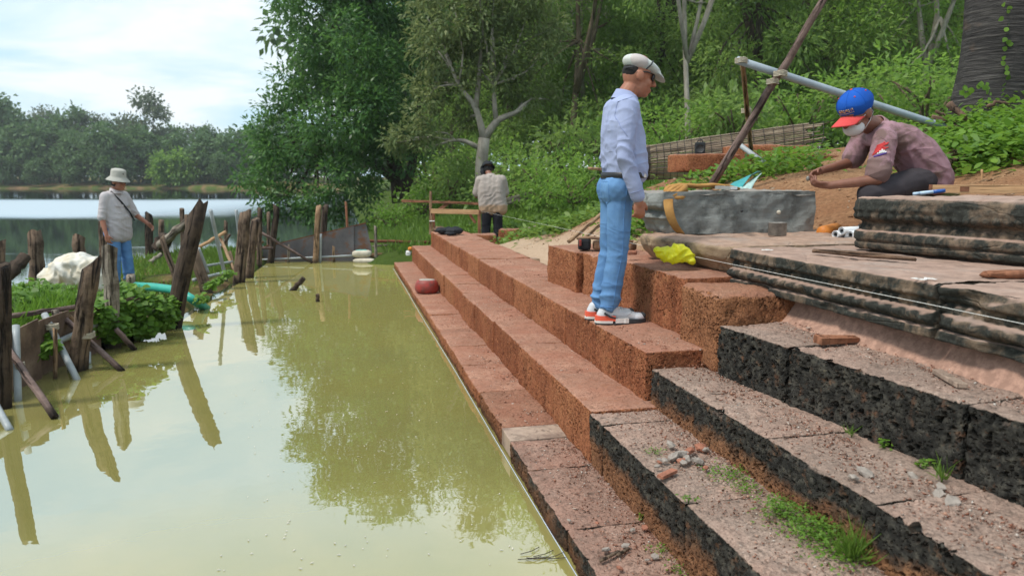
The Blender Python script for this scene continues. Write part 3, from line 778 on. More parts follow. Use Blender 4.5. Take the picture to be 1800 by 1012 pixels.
# ------------------------------------------------------------------ moulded sandstone courses
PROF = [(.012, 0), (.003, -.004), (0, -.012), (.001, -.046), (.006, -.054), (.024, -.060), (.032, -.066), (.034, -.084), (.032, -.102), (.022, -.108),
        (.006, -.113), (0, -.124), (0, -.142), (.006, -.154), (.022, -.160), (.026, -.168), (.006, -.173), (0, -.180), (.002, -.206), (.04, -.215)]
def moulded(name, root, u0, u1, v0, vb, ztop, height, mat, seed, res=.0075, beads=1.0, amp=.012, prof=PROF, slope=0.0, vskew=0.0, round_=0.0):
    k = height / .215
    pz = np.array([p[1] * k for p in prof]); pv = np.array([p[0] for p in prof])
    seg = np.concatenate([[0], np.cumsum(np.hypot(np.diff(pv), np.diff(pz)))])
    t = np.linspace(0, seg[-1], max(12, int(seg[-1] / (res * .8))))
    fv, fz = np.interp(t, seg, pv), np.interp(t, seg, pz)
    us = np.linspace(u0, u1, max(8, int((u1 - u0) / res)))
    tv = np.linspace(vb - v0, prof[0][0], max(10, int((vb - v0) / (res * 1.8))), endpoint=False)
    allv = np.concatenate([tv, fv]); allz = np.concatenate([np.zeros(len(tv)), fz])
    Ug, Vg = np.meshgrid(us, allv, indexing='ij'); Zg = np.broadcast_to(allz, Ug.shape).copy()
    zr = Zg / k
    face = (np.arange(len(allv)) >= len(tv))[None, :]
    wear = np.clip(.85 + 1.2 * perlin(np.column_stack([Ug.ravel() * 2.5, Zg.ravel() * 6, np.full(Ug.size, seed)])), .1, 1).reshape(Ug.shape)
    b1 = np.exp(-((zr + .084) / .014) ** 2) * .030 * (.5 + .5 * np.cos(2 * np.pi * Ug / .050))
    b2 = np.exp(-((zr + .134) / .018) ** 2) * .022 * (.5 + .5 * np.cos(2 * np.pi * Ug / .075))
    b3 = np.exp(-((zr + .048) / .008) ** 2) * .012 * (.5 + .5 * np.cos(2 * np.pi * Ug / .064))
    Vg = Vg - np.where(face, beads * wear * (b1 + b2 + b3), 0)
    S = np.stack([Ug, Vg, Zg], -1).reshape(-1, 3) + seed * 2.9
    nA = fbm(S * 4, 4, .55).reshape(Ug.shape); nB = fbm(S * 11, 3).reshape(Ug.shape)
    Vg = Vg + np.where(face, amp * (1.0 * nA + .6 * nB), 0)
    Zg = Zg + np.where(face, 0, amp * (.9 * nA + .35 * nB)) + slope * (Ug - u0)
    # chipped fascia and ragged lower lip
    Vg = Vg + np.where(face, np.clip(fbm(np.stack([Ug * 3, Zg * 8, Ug * 0 + seed], -1).reshape(-1, 3), 2).reshape(Ug.shape) - .25, 0, 1) * .12, 0)
    Vg = v0 + Vg + vskew * (Ug - u0)
    if round_:
        e = np.minimum(Ug - u0, u1 - Ug); Vg = Vg + np.where(face, round_ * np.clip(1 - e / .12, 0, 1) ** 2, 0)
        Zg = Zg - np.where(face, 0, round_ * .5 * np.clip(1 - e / .12, 0, 1) ** 2)
    P = np.stack([Vg, Ug, Zg + ztop], -1); n, m = Ug.shape
    I = np.arange(n * m).reshape(n, m)
    Q = [np.stack([I[:-1, :-1], I[:-1, 1:], I[1:, 1:], I[1:, :-1]], -1).reshape(-1, 4)]
    V = [P.reshape(-1, 3)]; off = n * m
    for end in (0, n - 1):
        pr_ = P[end, len(tv):]                        # face outline from top to bottom
        nc = max(8, int((vb - v0) / (res * 1.6)))
        s = np.linspace(0, 1, nc)[None, :, None]
        back = pr_.copy(); back[:, 0] = vb
        G = pr_[:, None, :] * (1 - s) + back[:, None, :] * s
        dd = fbm(G.reshape(-1, 3) * 6 + seed, 3).reshape(G.shape[:2]) * amp * (np.minimum(s[..., 0] * 6, 1))
        G[:, :, 1] += dd
        a, b = G.shape[:2]; J = np.arange(a * b).reshape(a, b) + off; off += a * b
        q = np.stack([J[:-1, :-1], J[:-1, 1:], J[1:, 1:], J[1:, :-1]], -1).reshape(-1, 4)
        V.append(G.reshape(-1, 3)); Q.append(q[:, ::-1] if end == 0 else q)
    P = np.concatenate(V); Q = np.concatenate(Q)
    c = np.array([(v0 + vb) / 2, (u0 + u1) / 2, ztop])
    me = mesh_np(name, P - c, Q, True)
    bm = bmesh.new(); bm.from_mesh(me); bmesh.ops.remove_doubles(bm, verts=bm.verts, dist=2e-4)
    bmesh.ops.recalc_face_normals(bm, faces=bm.faces); bm.to_mesh(me); bm.free()
    up = sum(p.normal.z * p.area for p in me.polygons)
    if up < 0: me.flip_normals()
    nv = len(me.vertices); co = np.empty(nv * 3, np.float32); me.vertices.foreach_get('co', co)
    at_ = me.attributes.new('rest', 'FLOAT_VECTOR', 'POINT'); at_.data.foreach_set('vector', (co.reshape(-1, 3) + c + seed * 2.9).astype(np.float32).ravel())
    me.polygons.foreach_set('use_smooth', np.ones(len(me.polygons), bool))
    nn = np.empty(nv * 3, np.float32); me.vertices.foreach_get('normal', nn)
    ua = me.attributes.new('up', 'FLOAT', 'POINT'); ua.data.foreach_set('value', np.ascontiguousarray(nn.reshape(-1, 3)[:, 2]))
    o = obj(name, me, M[mat], root); o.location = c
    if root is None:
        o.location = W(c[1], c[0], c[2]); o.rotation_euler = (0, 0, TH)
    return o
o = moulded('sandstone_course', None, 2.365, 3.89, 2.19, 3.5, 1.16, .215, 'sandstone_dark', 3.1)
tag(o, 'long blackened sandstone block with carved bead mouldings beside the square laterite block', 'carved stone')
o = moulded('sandstone_course', None, .5, 2.355, 2.205, 3.5, 1.155, .215, 'sandstone_dark', 5.7)
tag(o, 'blackened moulded sandstone block at the right picture edge above the black step', 'carved stone')
PROFB = [(.05, 0), (.02, -.006), (.004, -.02), (0, -.05), (.008, -.075), (.03, -.09), (.055, -.098), (.06, -.108), (.05, -.12), (.052, -.135), (.02, -.142),
         (.004, -.155), (.002, -.17), (.02, -.182), (.006, -.19), (.012, -.208), (.04, -.215)]
o = moulded('sandstone_course', None, .3, 3.69, 3.46, 4.3, 1.462, .288, 'sandstone_dark', 9.3, .009, .9, .016, PROFB, 0.0, -.2, .07)
tag(o, 'thick weathered sandstone block of the upper course in front of the crouching worker', 'carved stone')
SLAB = [(.05, 0), (.015, -.008), (0, -.03), (.004, -.09), (.03, -.14), (.07, -.2), (.08, -.215)]
o = moulded('sandstone_slab', None, 3.905, 5.08, 2.20, 3.6, 1.172, .165, 'sandstone_pale', 12.2, .011, 0.0, .022, SLAB, 0.0, -.10, .10)
tag(o, 'flat broken sandstone slab under the grey cut stone', 'stone slab')
PROFG = [(.05, 0), (.02, -.006), (0, -.025), (.0, -.07), (.03, -.085), (.07, -.095), (.075, -.105), (.05, -.112), (.045, -.135), (.075, -.145), (.08, -.155), (.10, -.17), (.11, -.20), (.13, -.215)]
o = moulded('cut_stone', None, 4.84, 5.38, 2.13, 3.40, 1.476, .30, 'sandstone_grey', 15.9, .010, .6, .034, PROFG, 0.0, 0.0, .05)
tag(o, 'grey cut sandstone block with a freshly sawn face and an orange strap', 'carved stone')
# mortar bed under the moulded course
mo = MB(); rs_ = np.random.RandomState(3)
us = np.linspace(1.95, 3.45, 40); rows = 6
Vv, Qq = [], []
for i, u in enumerate(us):
    for j in range(rows):
        t = j / (rows - 1)
        Vv.append((2.30 - .10 * t ** 1.5 - .015 * math.sin(u * 7), u, .955 - .14 * t ** .9 + .008 * math.sin(u * 9 + j)))
for i in range(len(us) - 1):
    for j in range(rows - 1): Qq.append((i * rows + j, i * rows + j + 1, (i + 1) * rows + j + 1, (i + 1) * rows + j))
o = obj('mortar_bed', mesh_np('mortar_bed', Vv, Qq, True), M['mortar']); recenter(o, (2.2, 2.7, .82)); o.location = W(2.7, 2.2, .82); o.rotation_euler = (0, 0, TH)
tag(o, 'smooth pink mortar bed under the carved sandstone block', 'mortar')
# ------------------------------------------------------------------ vegetation
def unit(a): return a / np.maximum(np.linalg.norm(a, axis=-1, keepdims=True), 1e-9)
def leaf_mesh(name, P, axis, nrm, L, Wd, tint, mat, round_=False):
    n = len(P); axis = unit(axis); side = unit(np.cross(axis, nrm)); L = np.broadcast_to(L, n)[:, None]; Wd = np.broadcast_to(Wd, n)[:, None]
    up = np.cross(side, axis)
    V = np.stack([P, P + axis * L * .45 + side * Wd / 2 + up * L * .06, P + axis * L - up * L * .08, P + axis * L * .45 - side * Wd / 2 + up * L * .06], 1).reshape(-1, 3)
    k = 4
    if round_:
        pt = lambda x, y, z: P + axis * L * x + side * Wd * y + up * L * z
        V = np.stack([P, pt(.18, .38, .05), pt(.5, .5, .08), pt(.8, .28, .03), pt(1, 0, -.08), pt(.8, -.28, .03), pt(.5, -.5, .08), pt(.18, -.38, .05)], 1).reshape(-1, 3); k = 8
    Q = np.arange(k * n).reshape(n, k)
    me = mesh_np(name, V, Q, False)
    a = me.attributes.new('tint', 'FLOAT', 'POINT'); a.data.foreach_set('value', np.repeat(tint, k).astype(np.float32))
    me.materials.append(mat)
    return me
def crown_pts(clumps, sprays, per, spread, rs, shell=.5, droop=.35, up_bias=.25):
    """clumps (cx,cy,cz,rx,ry,rz) -> leaf positions, axes, normals and tints"""
    out = []
    for c in clumps:
        c = np.array(c); k = max(3, int(sprays * (c[3] * c[4] * c[5]) ** (2 / 3)))
        d = unit(rs.normal(size=(k, 3)) + [0, 0, up_bias])
        rr = rs.uniform(shell, 1.0, size=(k, 1)) ** .6
        lump = 1 + .22 * perlin(d * 2.1 + c[:3] * .7)[:, None]
        sp = c[:3] + d * c[3:] * rr * lump
        tn = np.clip(rs.normal(.5, .2, size=k) + .18 * perlin(sp * .9), 0, 1)
        P = np.repeat(sp, per, 0); dd = np.repeat(d, per, 0)
        off = rs.normal(size=P.shape) * spread
        P = P + off
        ax = unit(unit(off) * .8 + dd * .7 + rs.normal(size=P.shape) * .35 - [0, 0, droop])
        nr = unit(dd * .6 + [0, 0, .8] + rs.normal(size=P.shape) * .45)
        out.append((P, ax, nr, np.clip(np.repeat(tn, per) + rs.normal(0, .08, size=len(P)), 0, 1)))
    return [np.concatenate(k) for k in zip(*out)]
def limb(mb, pts, r0, r1, seg=8, seed=0, rough=.06):
    pts = [Vector(p) for p in pts]
    # smooth by one subdivision pass
    q = []
    for i in range(len(pts) - 1):
        q += [pts[i], pts[i].lerp(pts[i + 1], .5)]
    q.append(pts[-1])
    for i in range(1, len(q) - 1):
        q[i] = q[i] * .5 + (q[i - 1] + q[i + 1]) * .25
    n = len(q); mb.tube(q, [r0 + (r1 - r0) * (i / (n - 1)) for i in range(n)], seg, rough, seed)
def tree(name, base, limbs, clumps, sprays, per, spread, L, Wd, leafm, barkm, seed, label, group=None, shell=.5, droop=.35, auto=None, bough=None):
    """base world point; limbs [(points, r0, r1)] and clumps relative to base"""
    rs = np.random.RandomState(seed)
    root = empty(name, base, 0, label, 'tree', group)
    mb = MB()
    for i, (pts, r0, r1) in enumerate(limbs): limb(mb, pts, r0, r1, 9, seed + i)
    if auto:                                         # branches from fork points to the clumps
        for c in (bough or clumps):
            f = min(auto, key=lambda a: (Vector(a[:3]) - Vector(c[:3])).length)
            a, b = Vector(f[:3]), Vector(c[:3])
            mid = a.lerp(b, .5) + Vector(rs.normal(size=3)) * .12 * (b - a).length + Vector((0, 0, .08 * (b - a).length))
            limb(mb, [a, mid, b], f[3], .015, 6, seed, .04)
    mb.build('trunk', M[barkm], root)
    P, ax, nr, tn = crown_pts(clumps, sprays, per, spread, rs, shell, droop)
    n = len(P); s = rs.uniform(.7, 1.25, size=n)
    obj('crown', leaf_mesh('crown', P, ax, nr, L * s, Wd * s, tn, M[leafm]), None, root)
    return root
def split(cl, k, seed, f=.46, keep=.55):
    """break big clumps into smaller ones so that the crown shows light and dark tufts"""
    rs = np.random.RandomState(seed); out = []
    for c in cl:
        d = unit(rs.normal(size=(k, 3)) + [0, 0, .25])
        for q in d:
            g = rs.uniform(.55, .85); s_ = f * rs.uniform(.75, 1.2); out.append((c[0] + q[0] * c[3] * g, c[1] + q[1] * c[4] * g, c[2] + q[2] * c[5] * g, c[3] * s_, c[4] * s_, c[5] * s_ * .8))
        out.append((c[0], c[1], c[2], c[3] * keep, c[4] * keep, c[5] * keep))
    return out
def pxc(lst, base):
    """clumps given as (column, row, distance, radius in pixels[, flatten]) -> relative clumps"""
    out = []
    for c in lst:
        p = at(c[0], c[1], c[2]); r = c[3] * c[2] / FPX; fl = c[4] if len(c) > 4 else .85
        out.append((p.x - base[0], p.y - base[1], p.z - base[2], r, r * 1.1, r * fl))
    return out
def rel(lst, base): return [tuple(Vector(at(*p)) - Vector(base)) for p in lst]

# the dark dense tree leaning over the lake
b = at(705, 352, 26); b.z = gh(b.x, b.y) - .1
dense = [(545, 10, 24, 66), (560, 90, 24, 62), (535, 160, 24, 66), (497, 215, 24, 52), (462, 262, 24, 50), (450, 312, 23.5, 40), (520, 300, 23, 72), (600, 200, 23, 92),
         (620, 100, 23.5, 92), (640, 0, 24, 92), (700, 70, 25, 82), (690, 170, 24, 86), (680, 262, 24.5, 74), (610, 292, 23, 74), (560, 350, 22.5, 46), (497, 352, 22.5, 38),
         (640, 345, 23.5, 40), (722, 240, 26, 52), (735, 130, 26, 60), (610, -85, 24, 80), (700, -70, 25, 92), (540, -60, 25, 60), (755, 30, 26, 70), (590, 372, 22.6, 26), (540, 378, 22.4, 22), (475, 372, 22.4, 18)]
tree('dense_tree', b, [(rel([(705, 356, 26), (700, 320, 26), (690, 270, 25.5), (660, 190, 25), (640, 80, 24.5)], b), .34, .10), (rel([(700, 320, 26), (650, 280, 25), (560, 250, 24), (500, 240, 24)], b), .2, .05),
     (rel([(705, 345, 26), (725, 300, 26), (735, 200, 26), (740, 100, 26)], b), .22, .06)],
     split(pxc(dense, b), 9, 5), 62, 11, .12, .17, .07, 'leaf_dense', 'bark_dark', 11, 'tall dense dark green tree leaning over the lake', shell=.35, droop=.35, bough=pxc(dense, b),
     auto=[(*rel([(660, 190, 25)], b)[0], .07), (*rel([(560, 250, 24)], b)[0], .06), (*rel([(690, 270, 25.5)], b)[0], .08), (*rel([(735, 150, 26)], b)[0], .06)])

# pale-barked olive tree behind the back worker
b = at(846, 318, 20); b.z = gh(b.x, b.y) - .1
ol = [(770, 90, 20, 72), (800, 20, 20, 78), (870, -20, 20, 80), (885, 70, 20.5, 70), (930, 20, 20.5, 66), (742, 180, 20, 42), (722, 243, 19.8, 30), (765, 232, 20, 36), (692, 252, 20, 18),
      (808, 150, 20.3, 44), (905, 140, 20, 52), (945, 105, 20.5, 48), (850, 100, 21, 52), (962, 55, 21, 40), (918, 180, 20.5, 36), (762, 145, 20.5, 42), (840, -80, 20, 80), (750, 30, 20.5, 46), (965, 175, 21, 28), (822, 215, 20.4, 22)]
tree('pale_tree', b, [(rel([(846, 330, 20), (846, 285, 20), (851, 243, 20)], b), .19, .16), (rel([(851, 246, 20), (842, 205, 20), (832, 180, 20), (805, 150, 20), (780, 90, 20)], b), .11, .03),
     (rel([(853, 243, 20), (874, 208, 20), (905, 200, 20), (925, 185, 20.2)], b), .12, .04), (rel([(846, 262, 20), (815, 246, 19.9), (795, 246, 19.9), (765, 256, 19.9)], b), .075, .02),
     (rel([(872, 212, 20), (868, 170, 20), (870, 120, 20), (865, 40, 20)], b), .07, .03), (rel([(836, 190, 20), (845, 110, 20.2), (850, 20, 20.2)], b), .08, .03)],
     split(pxc(ol, b), 7, 6), 66, 11, .12, .17, .062, 'leaf_olive', 'bark_pale', 23, 'olive leaved tree with a smooth pale forked trunk behind the back worker', shell=.4, droop=.3, bough=pxc(ol, b),
     auto=[(*rel([(842, 205, 20)], b)[0], .04), (*rel([(905, 200, 20)], b)[0], .04), (*rel([(868, 150, 20)], b)[0], .035), (*rel([(800, 247, 20)], b)[0], .03), (*rel([(805, 150, 20)], b)[0], .035)])

# forest behind: a few kinds, copied with their own turn and size
def proto(seed, h, rad, nclump, leafm, barkm, low=.35, L=.24, Wd=.10, sprays=20, per=11, spread=.24, forks=2, lean=.3, flat=.6, tr=1.0):
    rs = np.random.RandomState(seed); cl = []
    for i in range(nclump):
        t = (i + .5) / nclump; z = h * (low + (1 - low) * t)
        r = rad * (1.0 - .55 * abs(t - .45) / .55) * rs.uniform(.35, 1.0); a = rs.uniform(0, 6.28)
        s = rad * rs.uniform(.26, .46)
        cl.append((r * math.cos(a), r * math.sin(a), z, s * 1.2, s * 1.2, s * flat))
    limbs = [([(0, 0, -.3), (lean * .3, .1, h * .2), (lean, 0, h * .45), (lean * .6, .2, h * .7), (lean, 0, h * .92)], .03 * h * .5 * tr, .03)]
    for k in range(forks):
        a = rs.uniform(0, 6.28); limbs.append(([(lean * .5, 0, h * .28), (math.cos(a) * rad * .3, math.sin(a) * rad * .3, h * .5), (math.cos(a) * rad * .5, math.sin(a) * rad * .5, h * .8)], .011 * h * tr, .03))
    cl0 = cl; cl = split(cl, 5, seed) if L < .5 else split(cl, 4, seed, .5)
    return dict(limbs=limbs, clumps=cl, sprays=sprays, per=per, spread=spread, L=L, Wd=Wd, leafm=leafm, barkm=barkm, seed=seed, bough=cl0, auto=[(lean, 0, h * .45, .06), (lean * .6, .2, h * .7, .045)] + [(*l[0][1], .05) for l in limbs[1:]])
PR = {}
def place(kind, spec, px_, Y, scale, rz, label, group, name='forest_tree', z=None):
    x = (px_ - 900) / FPX * Y * math.cos(PITCH)
    zz = gh(x, Y) - .05 if z is None else z
    if kind not in PR:
        PR[kind] = tree(name, (x, Y, zz), label=label, name_=None, **spec) if False else tree(name, (x, Y, zz), spec['limbs'], spec['clumps'], spec['sprays'], spec['per'], spec['spread'], spec['L'], spec['Wd'], spec['leafm'], spec['barkm'], spec['seed'], label, group, auto=spec['auto'], bough=spec.get('bough'))
        o = PR[kind]
    else:
        o = copy_tree(PR[kind]); o.name = name
        o.location = (x, Y, zz); o['label'] = label; o['group'] = group
    o.rotation_euler = (0, 0, rz); o.scale = (scale, scale, scale)
    return o
S1 = proto(31, 12, 4.2, 26, 'leaf_forest', 'bark_brown', .16, .20, .075, 26, 12, .22)
S2 = proto(32, 13, 4.6, 28, 'leaf_forest', 'bark_dark', .12, .24, .085, 24, 12, .24, 3, -.5)
S3 = proto(33, 11, 3.4, 22, 'leaf_bright', 'bark_pale', .22, .20, .07, 24, 12, .22, 2, .8)
S4 = proto(34, 12, 3.0, 15, 'leaf_forest', 'bark_pale', .42, .18, .06, 20, 11, .25, 4, .5, .6, .55)
GF = 'trees of the wood behind the dig'
FT = [('a', S1, 1005, 31, 1.0, .4, 'dark trunked leafy tree just left of the standing man'),
      ('d', S4, 1212, 23, .95, 2.2, 'slim tree with a bare pale forked trunk right of the standing man'),
      ('b', S2, 1330, 29, .95, 1.0, 'broad dark green tree behind the leaning wooden pole'),
      ('a', S1, 1455, 31, 1.05, 2.6, 'leafy green tree above the blue cap'),
      ('c', S3, 1600, 27, .95, .3, 'bright green tree left of the palm trunk'),
      ('b', S2, 1730, 33, 1.0, 4.0, 'dark tree half hidden by the palm trunk'),
      ('c', S3, 1080, 40, 1.15, 3.3, 'sunlit green tree far behind the flat cap')]
BACK = [('b', S2, 905, 36, 1.0), ('a', S1, 985, 47, 1.15), ('c', S3, 1040, 34, .9), ('b', S2, 1140, 36, 1.0), ('a', S1, 1180, 48, 1.2), ('b', S2, 1250, 43, 1.1), ('c', S3, 1290, 37, 1.0), ('a', S1, 1390, 41, 1.1),
        ('c', S3, 1500, 40, 1.1), ('a', S1, 1560, 37, 1.05), ('b', S2, 1640, 44, 1.2), ('c', S3, 1700, 40, 1.1), ('a', S1, 1790, 42, 1.2), ('c', S3, 1850, 30, 1.0), ('b', S2, 1930, 37, 1.1), ('a', S1, 800, 42, 1.1), ('b', S2, 850, 50, 1.25), ('c', S3, 2060, 33, 1.1)]
for k, s, x, Y, sc, rz, lb in FT: place(k, s, x, Y, sc, rz, lb, GF)
for i, (k, s, x, Y, sc) in enumerate(BACK): place(k, s, x, Y, sc, i * 1.37, 'green tree deep in the wood behind the nearer trees', GF)

# bushes
def bush_spec(seed, r, h, leafm, L=.13, Wd=.06, n=12, sprays=60, per=10, spread=.12):
    rs = np.random.RandomState(seed); cl = []
    for i in range(n):
        a = rs.uniform(0, 6.28); q = r * rs.uniform(0, .75); s = r * rs.uniform(.28, .45)
        cl.append((q * math.cos(a), q * math.sin(a), h * rs.uniform(.25, .75), s, s, s * .8))
    return dict(limbs=[([(0, 0, -.2), (.05 * k, .04 * k, h * .3), (r * .4 * math.cos(k * 2.1), r * .4 * math.sin(k * 2.1), h * .7)], .03, .012) for k in range(3)], clumps=cl, sprays=sprays, per=per, spread=spread, L=L, Wd=Wd, leafm=leafm, barkm='bark_brown', seed=seed, auto=[(0, 0, h * .25, .015)])
B1 = bush_spec(51, 1.25, 1.5, 'leaf_bright', .12, .055, 14)
B2 = bush_spec(52, 1.1, 1.3, 'leaf_forest', .15, .06, 12)
B3 = bush_spec(53, .9, .9, 'vine_leaf', .11, .06, 10)
GB = 'bushes along the bank'
def bush(k, s, x, Y, sc, rz, lb):
    o = place('bush' + k, s, x, Y, sc, rz, lb, GB, 'bush'); o['category'] = 'bush'; return o
bush('1', B1, 960, 16.5, 1.0, 0, 'leafy green bush right of the back worker')
bush('1', B1, 1010, 15.2, .8, 2.0, 'round green bush behind the standing man at hip height')
bush('2', B2, 905, 18.5, 1.15, 1.0, 'dark green bush at the foot of the pale tree')
bush('2', B2, 790, 21, 1.2, .5, 'dark ferny bush left of the back worker under the pale tree')
bush('3', B3, 690, 19, .8, .3, 'yellowish green bush under the dense tree at the water')
bush('3', B3, 745, 20.5, 1.1, 1.3, 'low bright bush between the dense tree and the pale tree')
BB = [('1', B1, 860, 24, 1.3), ('2', B2, 1060, 20, 1.3), ('3', B3, 1120, 16, .8), ('1', B1, 1180, 19, 1.2), ('3', B3, 1215, 14.5, .6), ('2', B2, 1290, 19, 1.5), ('1', B1, 1400, 20, 1.5), ('2', B2, 1510, 19, 1.6), ('1', B1, 1620, 17, 1.5), ('2', B2, 1700, 20, 1.8),
      ('1', B1, 1790, 16, 1.5), ('2', B2, 1880, 17, 1.7), ('2', B2, 980, 24, 1.6), ('1', B1, 1100, 25, 1.6), ('2', B2, 1350, 25, 1.8), ('1', B1, 1560, 25, 1.8), ('2', B2, 820, 28, 1.6), ('1', B1, 760, 30, 1.6), ('2', B2, 1240, 27, 1.8), ('1', B1, 1460, 27, 1.9), ('2', B2, 1660, 27, 2.0), ('1', B1, 1760, 27, 2.0)]
BL = ['bright bush straight behind the pale forked trunk', 'dark bush just left of the standing man at chest height', 'low yellowish bush left of the bamboo mat, against the standing man', 'bright bush above the left end of the bamboo mat', 'small low bush peeping over the bamboo mat right of the man',
      'dark bush behind the middle of the bamboo mat', 'bright bush behind the crossing of pole and pale blue pipe', 'dark bush right above the blue cap', 'bright bush above the back of the crouching worker', 'dark bush just left of the palm foot', 'bright bush partly hidden behind the palm trunk', 'dark bush at the right edge beyond the palm trunk',
      'dark bush left of the flat cap, behind the nearer bushes', None, None, None, 'dark bush left of the pale trunk, deep in shade', 'bright bush between the dense tree and the pale tree, far back', None, None, None, None]
for i, (k, s, x, Y, sc) in enumerate(BB): bush(k, s, x, Y, sc, i * 2.1, BL[i] or 'undergrowth bush at the far edge of the wood, behind nearer bushes')

# far wood across the lake
def far_proto(seed, h, rad, n, leafm, flat=.6, low=.3, L=.85, Wd=.5):
    p = proto(seed, h, rad, n, leafm, 'bark_brown', low, L, Wd, 3.4, 8, .5, 2, .4, flat); return p
FA = far_proto(61, 15, 5.5, 20, 'leaf_far'); FB = far_proto(62, 19, 6.0, 15, 'leaf_far_olive', .42, .45); FC = far_proto(63, 9, 4.6, 18, 'leaf_far', .7, .12); FD = far_proto(64, 5, 2.8, 12, 'leaf_bright', .8, .12, .7, .4)
GW = 'trees across the lake'
FARL = [('B', FB, 265, 168, 1.02, 'tallest tree on the far shore, rising above the others with a spreading crown'),
        ('D', FD, 290, 150, 1.0, 'left of two small bright round trees on the far water edge'), ('D', FD, 325, 150, 1.1, 'right of two small bright round trees on the far water edge'),
        ('C', FC, 205, 153, 1.15, 'dark pointed tree on the far shore right above the bucket hat'), ('C', FC, 105, 158, 1.25, 'broad light green tree low on the far shore'),
        ('A', FA, 5, 166, 1.22, 'tall tree at the left picture edge across the lake')]
for k, s, x, Y, sc, lb in FARL: place('far' + k, s, x, Y, sc, x * .7, lb, GW, 'far_tree', 1.0)
rs_ = random.Random(9)
FB_ = [('B', FB, -60, 170, .95), ('A', FA, 45, 172, 1.05), ('B', FB, 85, 178, .92), ('A', FA, 130, 176, 1.08), ('B', FB, 170, 180, .88), ('A', FA, 200, 178, .92), ('A', FA, 300, 176, .82), ('B', FB, 345, 182, .72), ('A', FA, 375, 172, .82), ('A', FA, 412, 174, .78), ('A', FA, 450, 170, .85),
       ('C', FC, -10, 156, 1.1), ('C', FC, 35, 155, 1.0), ('C', FC, 70, 160, 1.2), ('C', FC, 150, 156, 1.0), ('C', FC, 245, 158, 1.0), ('C', FC, 270, 162, 1.2), ('C', FC, 310, 160, 1.05), ('C', FC, 350, 154, .9), ('C', FC, 375, 158, 1.0), ('C', FC, 410, 155, .95), ('C', FC, 440, 157, 1.0), ('C', FC, 470, 155, 1.1),
       ('A', FA, -100, 168, 1.1), ('C', FC, -130, 156, 1.2), ('A', FA, -170, 170, 1.2), ('C', FC, -60, 155, 1.1), ('A', FA, 500, 172, 1.0), ('C', FC, 530, 158, 1.1), ('A', FA, 570, 170, 1.0), ('C', FC, 610, 156, 1.1), ('A', FA, 660, 168, 1.0), ('C', FC, 700, 156, 1.2), ('A', FA, 235, 184, .95), ('A', FA, 20, 186, 1.15), ('C', FC, 180, 150, .6), ('C', FC, 400, 149, .55), ('C', FC, 130, 150, .55), ('C', FC, 60, 150, .5), ('C', FC, 5, 150, .6)]
for i, (k, s, x, Y, sc) in enumerate(FB_): place('far' + k, s, x, Y, sc * rs_.uniform(.95, 1.05), i * 1.9, 'tree in the far wood across the lake', GW, 'far_tree', 1.0)

for i, x in enumerate(range(640, 2300, 62)):
    place('farC' if i % 2 else 'farA', FC if i % 2 else FA, x, 64 + 9 * (i % 3), 1.05 + .12 * (i % 4), i * 2.3, 'green tree at the back of the wood, glimpsed between nearer trunks', GF, 'forest_tree', 2.5)
# grass and ground plants
def blades(name, pts, h, w, seed, mat, lean=.45):
    rs = np.random.RandomState(seed); P = np.asarray(pts); n = len(P)
    ax = unit(np.column_stack([rs.normal(0, lean, n), rs.normal(0, lean, n), np.ones(n)])); nr = unit(rs.normal(size=(n, 3)) * [1, 1, .2])
    hh = h * rs.uniform(.5, 1.3, n)
    return leaf_mesh(name, P, ax, nr, hh, w, np.clip(rs.normal(.5, .22, n) + .3 * perlin(P * .8), 0, 1), M[mat])
def scatter(n, seed, cond, urange, vrange):
    rs = np.random.RandomState(seed); out = []
    while len(out) < n:
        u, v = rs.uniform(*urange), rs.uniform(*vrange)
        if cond(u, v, rs): p = W(u, v, 0); out.append((p.x, p.y, gh0(u, v) - .02))
    out = np.array(out); out[:, 2] += gbump(out[:, 0], out[:, 1]) * np.clip((UVn(out) - 2) / .8, 0, 1)
    return out
def UVn(P): return math.cos(TH) * P[:, 0] + math.sin(TH) * P[:, 1]
def nz(u, v, s=.8): return .5 * math.sin(2.1 * u + .7 * v) * math.sin(1.7 * v - .9 * u + 1)
pts = scatter(26000, 71, lambda u, v, r: v > .75 + r.uniform(0, .3) and not (u < 14 and v < 2.8) and nz(u, v) > -.42, (13.3, 25), (.8, 9))
tag(obj('slope_grass', blades('slope_grass', pts, .26, .035, 72, 'grass_blade')), 'bright green grass covering the slope behind the back worker', 'grass', kind='stuff')
def leafy(name, centers, n, rad, h, L, Wd, seed, mat):
    """ground cover: small leaves held over the ground round the centres"""
    rs = np.random.RandomState(seed); c = np.array(centers); k = rs.randint(len(c), size=n)
    P = c[k].copy(); P[:, :2] += rs.normal(size=(n, 2)) * (np.array(rad)[k, None] if hasattr(rad, '__len__') else rad) * .55
    for i in range(n): P[i, 2] = gh(P[i, 0], P[i, 1]) + h * rs.uniform(.05, 1) ** 1.3
    a = rs.uniform(0, 6.28, n); ax = np.column_stack([np.cos(a), np.sin(a), rs.normal(.1, .4, n)])
    nr = unit(np.column_stack([rs.normal(0, .4, n), rs.normal(0, .4, n), np.ones(n)]))
    return leaf_mesh(name, P, ax, nr, L * rs.uniform(.6, 1.3, n), Wd * rs.uniform(.6, 1.3, n), np.clip(rs.normal(.5, .2, n) + .4 * perlin(P * 3), 0, 1), M[mat], True)
def gpt(px_, py_, Y):
    p = at(px_, py_, Y); return (p.x, p.y, gh(p.x, p.y))
cs = [gpt(*k) for k in ((1740, 280, 6.4), (1790, 260, 6.6), (1700, 295, 6.2), (1760, 240, 7.2), (1800, 300, 6.0), (1720, 255, 7.0), (1680, 300, 6.6), (1830, 270, 6.2), (1770, 215, 7.8))]
